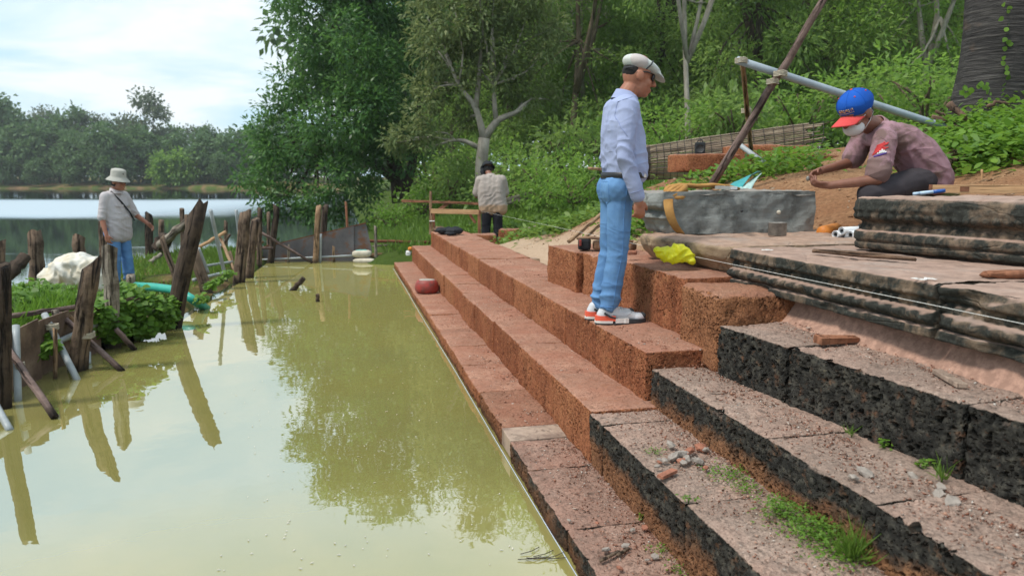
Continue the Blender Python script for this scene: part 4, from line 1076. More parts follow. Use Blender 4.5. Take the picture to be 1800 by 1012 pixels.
tag(obj('ground_cover', leafy('ground_cover', cs, 4200, .55, .28, .075, .05, 81, 'vine_leaf')), 'leafy green creeper covering the mound in front of the palm trunk', 'ground cover', kind='stuff')
cs = [gpt(*k) for k in ((1240, 305, 8), (1270, 300, 8), (1320, 295, 8.2), (1380, 290, 8.2), (1410, 285, 8.4), (1160, 330, 7.6), (1130, 350, 7.4), (1180, 315, 7.8), (1120, 375, 7.2), (1350, 310, 7.6), (1400, 310, 7.4), (1100, 340, 8.2), (1600, 260, 8))]
tag(obj('ground_cover', leafy('ground_cover', cs, 2600, .3, .22, .07, .045, 82, 'vine_leaf')), 'scattered green weeds sprouting from the sandy mound', 'ground cover', kind='stuff')
cs = [gpt(*k) for k in ((960, 400, 13), (930, 385, 14), (1000, 380, 12.5), (900, 395, 14.5), (980, 415, 12), (1020, 350, 12), (1050, 345, 11), (870, 380, 15.5), (960, 360, 15))]
tag(obj('ground_cover', leafy('ground_cover', cs, 5000, .8, .22, .10, .06, 83, 'grass_blade')), 'green weeds on the slope beside the back worker', 'ground cover', kind='stuff')

# palm trunk
def palm():
    b = at(1738, 225, 8.0); b.z = gh(b.x, b.y)
    root = empty('sugar_palm', b, 0, 'thick black ringed palm trunk at the right edge', 'tree')
    mb = MB(); n = 46; pts, rad = [], []
    for i in range(n):
        t = i / (n - 1); z = -.3 + 9.3 * t
        pts.append((.02 * math.sin(z * 2), .015 * math.cos(z * 2.7), z)); rad.append((.345 if z > .6 else .345 + .05 * (1 - max(0, z) / .6)) * (1 - .12 * t) * (1 + .012 * math.sin(z * 31)))
    mb.tube(pts, rad, 26, .012, 3); mb.build('trunk', M['palm_trunk'], root)
    rs = np.random.RandomState(4); c = MB()
    for k in range(22):                             # fan leaves far above the frame
        a = rs.uniform(0, 6.28); e = rs.uniform(-.3, 1.2); d = Vector((math.cos(a) * math.cos(e), math.sin(a) * math.cos(e), math.sin(e)))
        p0 = Vector((0, 0, 8.9)); p1 = p0 + d * 1.1; c.tube([p0, p1], [.03, .02], 5)
        s_ = d.cross(Vector((0, 0, 1))).normalized(); u_ = s_.cross(d)
        for j in range(14):
            b_ = -1.1 + 2.2 * j / 13; dd = (d * math.cos(b_) + s_ * math.sin(b_)).normalized()
            c.add([p1, p1 + dd * .5 + s_ * .05, p1 + dd * 1.0 - Vector((0, 0, .12)), p1 + dd * .5 - s_ * .05], [(0, 1, 2, 3)])
    c.build('crown', M['palm_leaf'], root)
    return b
pb = palm()
# ivy climbing the palm trunk
def ivy():
    rs = np.random.RandomState(8); P, T = [], []
    for (x0, y0, x1, y1, k) in ((1772, 5, 1770, 190, 22), (1775, 20, 1792, 150, 12), (1690, 165, 1735, 150, 14), (1735, 150, 1740, 175, 7)):
        for i in range(k):
            t = (i + rs.uniform(-.3, .3)) / k; x = x0 + (x1 - x0) * t + rs.normal(0, 3); y = y0 + (y1 - y0) * t
            Y = 8.0 - math.sqrt(max(0, .36 ** 2 - ((x - 1738) / FPX * 8) ** 2)) - .03
            P.append(at(x, y, Y)); T.append(k > 13)
    P = np.array(P); n = len(P); sm = np.where(np.array(T), 1.0, .7)
    a = rs.uniform(0, 6.28, n); ax = np.column_stack([np.cos(a), rs.normal(0, .2, n), np.sin(a)]); nr = np.column_stack([rs.normal(0, .3, n), -np.ones(n), rs.normal(0, .3, n)])
    o = obj('ivy', leaf_mesh('ivy', P, ax, nr, .06 * sm, .05 * sm, rs.uniform(.3, 1, n), M['vine_leaf'], True)); recenter(o, pb)
    tag(o, 'thin ivy trail climbing the black palm trunk', 'ivy')
ivy()
# ------------------------------------------------------------------ earth dam on the left
OUT = [(-6.9, -3.0), (-6.9, 2.0), (-6.9, 4.6), (-6.9, 5.9), (-6.9, 7.5), (-7.1, 9.5), (-7.6, 11.6), (-7.7, 13.6), (-7.0, 15.3), (-5.4, 15.6)]
def bank_z(t, s):
    """t along the dam (index), s across from pond (0) to lake (1)"""
    crest = np.interp(t, [0, 4, 5, 6, 7, 8, 9], [.34, .34, .16, .05, .10, .12, .10])
    return crest * min(1, s / .08 + .45 if t < 4.5 else s / .12) * min(1, (1 - s) / .18) - (.12 if s in (0, 1) and t > 4.5 else 0) - (.12 if s == 1 else 0)
def dam_xy(t, s):
    i = min(int(t), len(DAM) - 2); f = t - i
    a = Vector(DAM[i]).lerp(Vector(DAM[i + 1]), f); b = Vector(OUT[i]).lerp(Vector(OUT[i + 1]), f); return a.lerp(b, s)
Vv, Qq = [], []; nt_, ns_ = 91, 24
for i in range(nt_):
    t = 9 * i / (nt_ - 1)
    for j in range(ns_):
        s = j / (ns_ - 1); p = dam_xy(t, s); z = bank_z(t, s)
        Vv.append((p.x, p.y, z))
Vv = np.array(Vv); Vv[:, 2] += .05 * fbm(np.column_stack([Vv[:, :2] * 1.7, np.zeros(len(Vv))]), 3) * (np.tile(np.arange(ns_), nt_) % (ns_ - 1) != 0)
for i in range(nt_ - 1):
    for j in range(ns_ - 1): Qq.append((i * ns_ + j, i * ns_ + j + 1, (i + 1) * ns_ + j + 1, (i + 1) * ns_ + j))
tag(obj('earth_dam', mesh_np('earth_dam', Vv, np.array(Qq)[:, ::-1], True), M['bank_soil']), kind='structure')
def dam_pts(n, seed, trange, srange, lift=.0):
    rs = np.random.RandomState(seed); o_ = []
    for k in range(n):
        t, s = rs.uniform(*trange), rs.uniform(*srange); p = dam_xy(t, s); o_.append((p.x, p.y, bank_z(t, s) + lift))
    return np.array(o_)
tag(obj('dam_grass', blades('dam_grass', dam_pts(5200, 91, (5.6, 8.9), (.12, .8)), .16, .022, 92, 'grass_blade')), 'green grass on the earth dam behind the man in the bucket hat', 'grass', kind='stuff')
tag(obj('dam_grass', blades('dam_grass', dam_pts(6500, 93, (1.0, 4.6), (.05, .7)), .24, .02, 94, 'vine_leaf')), 'fresh green grass on the near end of the earth dam', 'grass', kind='stuff')
def vine_mass(name, blobs, n, L, Wd, seed, label, hang=.0):
    rs = np.random.RandomState(seed); c = np.array([[*at(b[0], b[1], b[2]), b[3] * b[2] / FPX, b[4] * b[2] / FPX] for b in blobs]); k = rs.randint(len(c), size=n)
    d = unit(rs.normal(size=(n, 3))) * rs.uniform(.2, 1, (n, 1)) ** .5
    P = c[k, :3] + d * np.column_stack([c[k, 3], c[k, 3], c[k, 4]])
    a = rs.uniform(0, 6.28, n); ax = np.column_stack([np.cos(a), np.sin(a), rs.normal(-.25, .4, n)])
    nr = unit(d * .5 + np.column_stack([rs.normal(0, .35, n), rs.normal(-.4, .35, n), np.ones(n) * .8])); s = rs.uniform(.6, 1.3, n)
    P[:, 2] = np.maximum(P[:, 2], .01)
    o = obj(name, leaf_mesh(name, P, ax, nr, L * s, Wd * s, np.clip(rs.normal(.5, .22, n) + .4 * perlin(P * 3), 0, 1), M['vine_leaf'], True))
    return tag(o, label, 'vines', kind='stuff')
vine_mass('vines', [(195, 545, 6.9, 30, 40), (225, 530, 7.1, 40, 36), (260, 545, 7.2, 36, 36), (200, 580, 6.75, 26, 26), (175, 560, 6.6, 20, 34), (250, 575, 7.1, 26, 20), (285, 560, 7.3, 18, 22), (215, 515, 7.4, 36, 20), (300, 545, 7.6, 14, 22)], 3000, .062, .055, 95, 'bright green vine tumbling over the dam edge into the pond beside the square grey post')
vine_mass('vines', [(50, 520, 6.8, 40, 18), (95, 515, 7.2, 40, 18), (20, 530, 6.4, 30, 20), (120, 525, 7.0, 30, 14), (75, 590, 5.85, 12, 10), (90, 608, 5.75, 10, 8), (70, 620, 5.7, 6, 14), (60, 505, 7.4, 30, 16)], 1500, .06, .045, 96, 'feathery green weeds spilling over the rusty sheet wall at the left edge')
vine_mass('vines', [(370, 500, 9.6, 12, 8), (400, 480, 10.6, 14, 7), (355, 525, 8.6, 12, 8), (385, 492, 10, 8, 6)], 260, .06, .045, 97, 'thin creeper along the dam edge behind the leaning post')

# ------------------------------------------------------------------ timber of the dam
def post(name, foot, top, wpx, mat, label, cat='post', Y=None, dY=0.0, seg=11, rough=.075, seed=0, cut=.12, group='posts of the dam', z=0.0, sink=.5, taper=.9, flat=1.0):
    b = onz(*foot, z) if Y is None else at(*foot, Y)
    t = at(*top, b.y + dY); r = wpx * b.y / FPX / 2
    d = (t - b).normalized(); a = b - d * sink if sink else b
    n = 9; rs = np.random.RandomState(seed + 100)
    pts = [a.lerp(t, i / (n - 1)) + Vector((rs.normal(), rs.normal(), 0)) * r * .07 for i in range(n)]
    mb = MB(); V, Q = tube_np(pts, [r * (1 + (taper - 1) * i / (n - 1)) for i in range(n)], seg, rough, seed, True, flat)
    V = [Vector(v) for v in V]
    for k in range(seg):                             # slanted, broken top
        V[(n - 1) * seg + k] += d * r * (cut * 4.5 * math.cos(2 * math.pi * k / seg + seed) + rs.normal(0, cut * .9))
    mb.add(V, Q, seg > 5)
    o = mb.build(name, M[mat]); recenter(o, b); align_z(o, d)
    return tag(o, label, cat, group)
PS = [((6, 718), (4, 467), 26, 'wood_dark', 'dark post cut by the left picture edge, standing in the pond', {}),
      ((0, 500), (2, 424), 16, 'wood_post', 'brown post at the left picture edge above the weeds', dict(Y=9.0)),
      ((66, 500), (62, 409), 27, 'wood_post', 'stout cracked brown post left of the white sack', dict(Y=10.6)),
      ((141, 470), (138, 417), 22, 'wood_post', 'short split post behind the white sack', dict(Y=11.5)),
      ((133, 652), (160, 462), 31, 'wood_post', 'thick grey-brown split post leaning right in front of the white sack', dict(cut=.25, rough=.1)),
      ((199, 612), (192, 434), 25, 'wood_grey', 'squared pale grey post in front of the man in the bucket hat', dict(seg=4, rough=.02, taper=1.0, cut=.1, seed=3)),
      ((185, 470), (181, 388), 15, 'wood_post', 'dark brown post just left of the bucket hat man', dict(Y=12.2)),
      ((262, 455), (261, 376), 13, 'wood_dark', 'dark post right of the bucket hat man', dict(Y=14.2)),
      ((284, 450), (284, 388), 10, 'wood_post', 'short reddish post behind the thick leaning log', dict(Y=14.6)),
      ((323, 450), (320, 368), 9, 'wood_post', 'thin upright post left of the big leaning post', dict(Y=14.8)),
      ((302, 577), (349, 368), 31, 'wood_dark', 'tallest dark post, leaning right out of the pond', dict(cut=.3, dY=.1, taper=.95)),
      ((313, 498), (284, 417), 16, 'wood_post', 'hollow split post leaning left behind the tall leaning post', dict(Y=9.6, flat=.6)),
      ((365, 516), (340, 440), 20, 'wood_post', 'stout post leaning left just right of the tall leaning post', dict()),
      ((397, 440), (397, 389), 7, 'wood_post', 'thin post standing at the outer dam edge', dict(Y=15.5)),
      ((421, 497), (432, 371), 21, 'wood_post', 'thick forked brown post in the pond, left one of the pair', dict(rough=.1)),
      ((437, 489), (449, 386), 16, 'wood_post', 'brown knotty post in the pond, right one of the pair', dict(rough=.1)),
      ((455, 470), (457, 367), 9, 'wood_post', 'thin post behind the pair of thick posts', dict(Y=13.4)),
      ((472, 445), (472, 374), 7, 'wood_post', 'gnarled post left of the black post at the metal sheet', dict(Y=14.6)),
      ((475, 461), (487, 362), 12, 'wood_dark', 'blackened post leaning right at the left end of the metal sheet', dict(Y=14.0)),
      ((555, 461), (560, 363), 10, 'pole_tan', 'tan split post in front of the dark metal sheet', dict(Y=14.0)),
      ((566, 430), (573, 362), 11, 'wood_dark', 'black forked post directly behind the tan split post', dict(Y=14.7)),
      ((611, 410), (608, 355), 4.5, 'wood_red', 'thin reddish stake rising over the metal sheet', dict(Y=14.45)),
      ((661, 455), (660, 398), 6, 'wood_grey', 'grey stake between the sandbags and the metal sheet', dict(Y=14.3)),
      ((587, 461), (586, 433), 5, 'pole_tan', 'short pale stake against the metal sheet', dict(Y=14.1)),
      ((507, 461), (508, 430), 5, 'wood_grey', 'short grey stake tied to the pipe at the metal sheet', dict(Y=14.05)),
      ((97, 667), (97, 577), 8, 'pole_tan', 'reddish brown stake against the rusty sheet wall', dict()),
      ((79, 508), (15, 486), 1, 'wood_post', None, None)]
for i, (f, t, w, m, lb, k) in enumerate(PS):
    if lb: post('post', f, t, w, m, lb, seed=k.pop('seed', i), **k)
def pole(name, a, b, w, mat, label, cat='pole', group='poles and pipes of the dam', seg=8, rough=.03, mids=(), taper=1.0, seed=1):
    """a, b: (column, row, distance)"""
    P0, P1 = at(*a), at(*b); r = w * (a[2] + b[2]) / 2 / FPX / 2
    pts = [P0.lerp(P1, i / 6) for i in range(7)]; rs = np.random.RandomState(seed + 31)
    pts = [p + Vector(rs.normal(size=3)) * r * (.12 if rough > .01 else 0) for p in pts]
    o = MB().tube(pts, [r * (1 + (taper - 1) * i / 6) for i in range(7)], seg, rough, seed).build(name, M[mat]); recenter(o, P0); align_z(o, P1 - P0)
    return tag(o, label, cat, group)
def wY(y, z=0): return onz(900, y, z).y
pole('pole', (6, 602, 5.15), (96, 734, wY(734) - .05), 13, 'pole_purple', 'purplish brace pole running down into the pond by the left edge')
pole('pole', (100, 548, 6.2), (215, 653, wY(653)), 11, 'pole_purple', 'brown brace pole passing behind the thick split post into the pond')
pole('pole', (203, 578, 6.6), (237, 616, wY(616)), 10, 'pole_purple', 'short brace pole below the green vine')
pole('pole', (10, 557, 5.7), (132, 540, 6.3), 10, 'pole_purple', 'horizontal pole along the top of the rusty sheet wall')
pole('pole', (204, 533, 6.9), (243, 523, 7.1), 9, 'pole_purple', 'cut pole end poking out of the green vine')
pole('pipe', (78, 552, 5.95), (137, 670, wY(668)), 12, 'pvc', 'grey plastic pipe slanting down into the pond, tied with rope', 'pipe', rough=.0)
pole('pipe', (28, 572, 5.35), (32, 712, wY(706)), 13, 'pvc', 'upright grey plastic pipe at the rusty sheet wall', 'pipe', rough=.0)
pole('pipe', (4, 646, 5.3), (168, 570, 6.55), 11, 'pvc', 'long horizontal grey plastic pipe along the rusty sheet wall', 'pipe', rough=.0)
pole('pipe', (-14, 700, 4.7), (18, 757, wY(757)), 13, 'pvc', 'plastic pipe end in the pond at the left picture edge', 'pipe', rough=.0)
pole('pipe', (156, 620, 6.3), (156, 640, wY(640)), 8, 'pvc', 'short pipe stub right of the thick split post', 'pipe', rough=.0)
pole('pipe', (97, 545, 6.05), (97, 580, 6.05), 12, 'wood_grey', 'grey stake end tied to the slanting pipe', 'stake', rough=.02)
pole('pole', (280, 432, 13.6), (340, 381, 13.2), 15, 'wood_grey', 'thick grey log leaning up towards the tall dark post')
pole('pole', (262, 462, 12.6), (284, 447, 12.8), 8, 'wood_grey', 'short log lying on the grass right of the bucket hat man')
pole('log', (44, 452, 10.2), (12, 487, 9.9), 22, 'wood_dark', 'dark log leaning against the stout post by the lake', 'log')
pole('log', (278, 440, 13.9), (292, 416, 13.9), 26, 'wood_dark', 'dark stump at the foot of the thick grey log', 'log')
pole('pipe', (370, 369, 10.6), (398, 496, 11.2), 6.5, 'pvc', 'pale slanting pipe left of the paired posts', 'pipe', rough=.0)
pole('pipe', (415, 369, 12.0), (424, 445, 12.2), 5.5, 'pvc', 'pale thin pipe behind the paired posts', 'pipe', rough=.0)
pole('pipe', (349, 436, 10.6), (366, 480, 10.8), 6, 'pvc', 'short pale pipe leaning on the dam behind the tall dark post', 'pipe', rough=.0)
pole('pole', (351, 434, 12.5), (396, 408, 13.0), 6, 'plank_orange', 'orange brown pole leaning on the thin outer post')
pole('pipe', (340, 492, 10.1), (404, 477, 11.2), 6, 'pvc', 'grey pipe lying along the dam edge behind the tall post', 'pipe', rough=.0)
pole('pipe', (352, 469, 11.4), (408, 460, 12.2), 5, 'pvc', 'second grey pipe lying farther along the dam', 'pipe', rough=.0)
pole('pipe', (404, 442, 12.6), (413, 478, 12.4), 5.5, 'pole_tan', 'short tan stake leaning at the dam end', 'stake', rough=.02)
pole('pole', (272, 448, 14.9), (400, 443, 15.2), 4, 'wood_dark', 'long dark rail lying along the outer dam edge')
pole('pole', (457, 408, 13.6), (549, 462, 13.9), 5, 'pole_purple', 'thin pole slanting down from the paired posts to the metal sheet')
pole('pole', (448, 437, 13.8), (480, 436, 13.9), 4.5, 'pole_purple', 'short horizontal stick left of the metal sheet')
pole('pipe', (449, 457, 14.02), (622, 449, 14.1), 3.6, 'pvc', 'long pale pipe along the foot of the dark metal sheet', 'pipe', rough=.0)
pole('pipe', (564, 411, 14.0), (563, 463, 14.05), 4.4, 'pvc', 'upright pale pipe beside the tan split post', 'pipe', rough=.0)
pole('stub', (512, 513, wY(511)), (534, 489, wY(511)), 9, 'wood_dark', 'dark log stub poking out of the open pond', 'log')
pole('stub', (558, 534, wY(531)), (558, 517, wY(531)), 7, 'wood_post', 'tiny brown stub standing alone in the open pond', 'log')
pole('pole', (331, 437, 13.0), (327, 378, 13.2), 7, 'wood_post', 'thin brown stake just left of the tall dark leaning post')
pole('pole', (412, 478, 12.0), (388, 420, 12.6), 6, 'pole_tan', 'thin tan stake leaning left beside the pale slanting pipe')
pole('pole', (300, 470, 12.2), (352, 455, 12.6), 7, 'pole_purple', 'short cut pole lying on the dam grass behind the tall leaning post')
pole('pole', (12, 590, 5.6), (60, 640, wY(642)), 9, 'pole_tan', 'short tan brace pole beside the upright pipe at the left edge')
pole('pole', (122, 556, 6.2), (172, 612, wY(618)), 8, 'pole_tan', 'short tan brace under the thick split post')
pole('pole', (440, 432, 13.5), (462, 425, 13.8), 5, 'pole_tan', 'short stick wedged behind the paired posts')
pole('pole', (386, 440, 14.6), (404, 412, 14.6), 5, 'wood_post', 'thin crooked stake at the outer dam edge')
# rope lashings
def lash(a, w, label):
    p = at(*a); r = w * a[2] / FPX / 2; mb = MB()
    for k in range(4):
        mb.tube([p + Vector((r * math.cos(t), r * .9 * math.sin(t), (k - 1.5) * .012 + .004 * math.sin(t * 3))) for t in np.linspace(0, 6.2, 14)], .006, 5)
    o = mb.build('rope', M['rope']); recenter(o, p); tag(o, label, 'rope', 'rope lashings')
lash((92, 574, 5.85), 20, 'pale rope lashing on the slanting grey pipe'); lash((148, 588, 5.95), 34, 'thin rope round the thick split post'); lash((35, 642, 5.2), 14, 'pale rope tying the pipes at the left edge')

# ------------------------------------------------------------------ sheet metal
def plate(name, pts, thick, mat, label=None, cat='metal sheet', parent=None):
    P = [Vector(at(*p)) for p in pts]; c = sum(P, Vector()) / len(P)
    nrm = (P[1] - P[0]).cross(P[2] - P[0]).normalized(); n = len(P)
    V = [p + nrm * thick / 2 for p in P] + [p - nrm * thick / 2 for p in P]
    Fs = [list(range(n)), [n + i for i in range(n)][::-1]] + [[i, n + i, n + (i + 1) % n, (i + 1) % n] for i in range(n)]
    mb = MB(); mb.add(V, Fs); o = mb.build(name, M[mat], parent, None, True)
    if parent is None: recenter(o, c); tag(o, label, cat)
    return o
sheet = empty('metal_sheet', at(550, 461, 14.25), 0, 'dark grey metal sheet walling off the far end of the pond', 'metal sheet')
def splate(pts, mat, th=.012):
    o = plate('panel', pts, th, mat, parent=sheet); o.data.transform(Matrix.Translation(-Vector(sheet.location))); return o
splate([(446, 437, 14.2), (562, 413, 14.25), (562, 466, 14.25), (446, 466, 14.2)], 'sheet_metal')
splate([(560, 413.5, 14.28), (622, 397, 14.3), (622, 466, 14.3), (560, 466, 14.28)], 'sheet_metal')
splate([(620, 397.5, 14.33), (643, 391, 14.35), (654, 441, 14.35), (648, 462, 14.35), (620, 462, 14.33)], 'sheet_metal')
o = plate('rim', [(446, 437, 14.185), (643, 391, 14.33), (643.5, 393, 14.33), (446, 438.6, 14.185)], .016, 'rust', parent=sheet); o.data.transform(Matrix.Translation(-Vector(sheet.location)))
wall = empty('rusty_sheet_wall', at(80, 660, 6.0), 0, 'rusty brown sheet wall holding back the earth at the left edge', 'metal sheet')
def rplate(pts):
    o = plate('panel', pts, .012, 'rusty_sheet', parent=wall); o.data.transform(Matrix.Translation(-Vector(wall.location)))
rplate([(-40, 612, 4.95), (66, 560, 5.62), (75, 690, 5.70), (-40, 770, 4.95)])
rplate([(67, 564, 5.72), (120, 545, 6.2), (124, 690, 6.2), (67, 710, 5.72)])
rplate([(121, 548, 6.25), (175, 540, 6.6), (178, 650, 6.6), (121, 680, 6.25)])
# rusty beam and low rails at the far bank
pole('rail', (620, 423, 14.6), (755, 426, 14.3), 6, 'rust', 'rusty horizontal beam between the metal sheet and the steps', 'beam', seg=4)
pole('rail', (655, 433, 15.0), (712, 428, 15.0), 3.4, 'wood_grey', 'thin pale pole lying in the grass under the rusty beam')

# ------------------------------------------------------------------ sacks
def pillow_mesh(name, sx, sy, sz, seed, lump=.05, ex=.55):
    V, Q = [], []; nu, nv = 28, 14
    for i in range(nv + 1):
        a = -math.pi / 2 + math.pi * i / nv
        for k in range(nu):
            b = 2 * math.pi * k / nu
            f = lambda c, e: math.copysign(abs(c) ** e, c)
            V.append((sx / 2 * f(math.cos(a), .6) * f(math.cos(b), ex), sy / 2 * f(math.cos(a), .6) * f(math.sin(b), ex), sz / 2 * f(math.sin(a), .8)))
    for i in range(nv):
        for k in range(nu): Q.append((i * nu + k, i * nu + (k + 1) % nu, (i + 1) * nu + (k + 1) % nu, (i + 1) * nu + k))
    V = np.array(V); V = V * (1 + lump * 2 * fbm(V / max(sx, sy) * 5 + seed, 3)[:, None])
    return mesh_np(name, V, Q, True)
def sack(center, sx, sy, sz, rz, mat, seed, label, name='sandbag', cat='sandbag', lump=.05, group='sandbags'):
    o = obj(name, pillow_mesh(name, sx, sy, sz, seed, lump), M[mat]); o.location = center; o.rotation_euler = (0, 0, rz); return tag(o, label, cat, group)
sb = sack(at(636, 446, 14.15) , .36, .25, .15, .05, 'sack_cream', 2, 'plump sandbag with a teal print on top of the others')
pm = obj('print_panel', pillow_mesh('print_panel', .30, .20, .154, 2, .05), M['sack_teal'], sb); pm.location = (0, 0, .004)
sack(at(640, 458.5, 14.1), .42, .25, .11, 0, 'sack_cream', 3, 'flat cream sandbag under the teal printed one')
sack(at(680, 459, 14.15), .46, .25, .09, .05, 'sack_cream', 4, 'half sunk cream sandbag right of the teal printed one')
sack(at(712, 456, 14.1), .36, .22, .09, .1, 'sack_cream', 5, 'cream sandbag next to the far end of the lowest step')
sack(at(683, 450, 14.6), .95, .3, .14, 0, 'bank_soil', 6, 'low heap of red earth behind the sandbags', 'earth_heap', 'earth', .12, None)
sack(at(718, 446, 13.9), .10, .10, .12, 0, 'white_plastic', 7, 'white and grey plastic bag at the far corner of the steps', 'plastic_bag', 'bag', .2, None)
sack(at(721, 437, 13.9), .08, .08, .07, 0, 'orange_plastic', 8, 'small orange plastic tub at the far corner of the steps', 'plastic_tub', 'tub', .05, None)
# big white sack on the dam
mb = MB(); c = at(132, 492, 9.3)
for dx, dz, rx, rz_ in ((0, .12, .30, .24), (-.22, .02, .22, .14), (.2, .08, .22, .22), (.05, .22, .2, .12), (-.34, -.06, .14, .08), (.3, .0, .14, .2)): mb.ell(c + Vector((dx, .02 * dx, dz)), (rx, .25, rz_))
me = voxel_mesh(mb, 'white_sack', .018, 2, .05, 4, [(c + Vector((.1, -.1, .15)), .3, (.9, .2, .5), 22, .022), (c + Vector((-.2, -.1, .05)), .25, (.6, .2, -.8), 26, .018), (c + Vector((.25, -.1, .0)), .2, (1, 0, .2), 30, .015)]); o = obj('white_sack', me, M['sack_white']); recenter(o, c - Vector((0, 0, .2)))
tag(o, 'large crumpled white sack on the dam in front of the bucket hat man', 'sack')
post('stump', (230, 512), (229, 484), 14, 'wood_grey', 'short pale stump beside the man in the bucket hat', 'stump', Y=9.4, group=None, sink=.1)
sack(at(290, 492, 10.5), .55, .5, .14, 0, 'bank_soil', 16, 'small heap of sandy soil right of the bucket hat man', 'earth_heap', 'earth', .12, None)
# teal hose
hp = [at(238, 503, 9.3), at(270, 505, 9.2), at(302, 509, 9.0), at(325, 518, 8.8), at(342, 529, 8.6), at(364, 544, wY(541))]
o = MB().tube(hp, .052, 12, .02).build('hose', M['teal_hose']); recenter(o, hp[0]); tag(o, 'thick teal hose running from the dam into the pond', 'hose')
# floating twigs
mb = MB(); rs_ = np.random.RandomState(77)
for k in range(7):
    p = onz(935 + rs_.uniform(-28, 28), 980 + rs_.uniform(-8, 6), .012); a = rs_.uniform(-.6, .6)
    mb.tube([p, p + Vector((.05 * math.cos(a), .05 * math.sin(a), .005)), p + Vector((.10 * math.cos(a + .3), .10 * math.sin(a + .3), 0))], .0018, 5)
o = mb.build('twigs', M['wood_grey']); recenter(o, onz(935, 980, 0)); tag(o, 'small bunch of dead twigs floating beside the lowest step', 'twigs')
tag(obj('floating_bits', leaf_mesh('floating_bits', np.array([(*onz(rs_.uniform(380, 730 + max(0, y - 560) * .5), y, 0).xy, .010) for y in rs_.uniform(520, 1005, 170)]), np.column_stack([rs_.normal(size=(170, 2)), np.zeros(170)]), np.tile([0, 0, 1.], (170, 1)) + rs_.normal(size=(170, 3)) * .05, rs_.uniform(.006, .022, 170), .007, rs_.uniform(0, 1, 170), M['sack_cream'])), 'tiny pale bits floating on the pond', 'debris', kind='stuff')
# setting-out strings
def string(pts, r, mat, label):
    o = MB().tube(pts, r, 5).build('string', M[mat]); recenter(o, pts[0]); tag(o, label, 'string')
string([W(u, .858 + .004 * math.sin(u * 1.3), .012 + .006 * max(0, (u - 3.9)) * .1) for u in np.linspace(2.3, 13.2, 40)], .0022, 'string_blue', 'taut string along the lowest step at the water line')
string([at(845, 371, 13.4), W(3.95, 2.13, 1.085), W(2.4, 2.17, 1.085), W(.6, 2.19, 1.085)], .0012, 'string', 'taut white string stretched along the carved sandstone moulding')
# ------------------------------------------------------------------ people
def cloth(name, c, c2, wr=.5, scale=7, weave=260, stripes=None, stain=None, rough=.85, low=None):
    n = NT(name); v = n.n('ShaderNodeMapping', Vector=n.co('Object'), Scale=(1, 1, 2.2), Rotation=(.5, .4, .2))
    f = n.noise(scale * .6, 3, .45, v, .3); col = n.mix(n.ramp(n.noise(5, 4, .6), [(.35, 0.), (.65, 1.)]), c2, c)
    col = n.mix(n.ramp(n.noise(380, 2, .6), [(.35, .30), (.65, 0.)]), col, tuple(k * .6 for k in c2)); col = n.mix(n.ramp(n.noise(2.6, 3, .5), [(.5, 0.), (.7, .35)]), col, tuple(min(1, k * 1.3) for k in c))
    if stripes:
        sx = n.n('ShaderNodeTexWave', 1, {'bands_direction': stripes[0]}, Vector=n.co('Object'), Scale=stripes[1], Distortion=.6, Detail=1.0)
        col = n.mix(n.ramp(sx, [(.45, 0.), (.6, .8)]), col, stripes[2])
    if stain: col = n.mix(n.ramp(n.noise(stain[1], 5, .65, None, .5), [(.47, 0.), (.56, .85)]), col, stain[0])
    if low: col = n.mix(n.ramp(n.math('ADD', n.n('ShaderNodeSeparateXYZ', 2, Vector=n.co('Object')), n.math('MULTIPLY', n.noise(4, 4, .6), .2)), [(low[1], .75), (low[2], 0.)]), col, low[0])
    rg = n.math('SUBTRACT', 1.0, n.math('ABSOLUTE', n.math('SUBTRACT', n.math('MULTIPLY', n.noise(scale * .42, 2, .4, v, .5), 2.0), 1.0)))
    h = n.math('ADD', n.math('ADD', n.math('MULTIPLY', f, .5), n.math('MULTIPLY', n.math('POWER', rg, 4.0), .7)), n.math('MULTIPLY', n.noise(weave, 2, .5), .06))
    M[name] = n.done(n.pbr(col, rough, n.bump(h, wr * .9, .018), .15))
cloth('shirt_blue', (.36, .41, .60), (.32, .365, .55), .55, 8)
cloth('shirt_seam', (.27, .32, .52), (.24, .28, .47), .2, 8)
cloth('denim_light', (.15, .30, .53), (.10, .215, .42), .5, 7)
cloth('denim_blue', (.14, .30, .56), (.09, .21, .44), .5, 7)
cloth('shirt_mauve', (.36, .215, .245), (.30, .175, .20), .6, 7, stain=((.15, .10, .085), 3.6))
cloth('mauve_seam', (.24, .14, .16), (.20, .12, .135), .2, 8)
cloth('trousers_grey', (.060, .052, .058), (.042, .037, .042), .6, 7)
cloth('trousers_black', (.022, .022, .028), (.015, .015, .02), .5, 6)
cloth('shirt_pale', (.54, .50, .51), (.49, .45, .46), .55, 8)
cloth('shirt_tan', (.46, .40, .36), (.40, .345, .31), .4, 7, stripes=('Y', 13, (.29, .25, .225)), low=((.42, .26, .145), .95, 1.12))
cloth('hat_khaki', (.46, .45, .40), (.40, .39, .35), .3, 9)
cloth('cap_cream', (.56, .58, .54), (.48, .50, .47), .3, 9)
cloth('cap_panel', (.55, .49, .47), (.50, .45, .43), .3, 9)
cloth('cap_blue', (.015, .10, .46), (.012, .08, .38), .25, 6)
cloth('cap_red', (.70, .09, .085), (.60, .07, .07), .2, 6)
cloth('cap_black', (.03, .032, .036), (.02, .022, .025), .3, 6)
cloth('mask_white', (.72, .72, .72), (.66, .66, .66), .3, 12)
cloth('shoe_white', (.66, .66, .68), (.56, .57, .60), .25, 14)
cloth('shoe_grey', (.34, .36, .39), (.28, .30, .33), .25, 14)
plain('shoe_orange', (.80, .13, .07), .5, .1)
plain('sole_white', (.72, .68, .64), .6, .1)
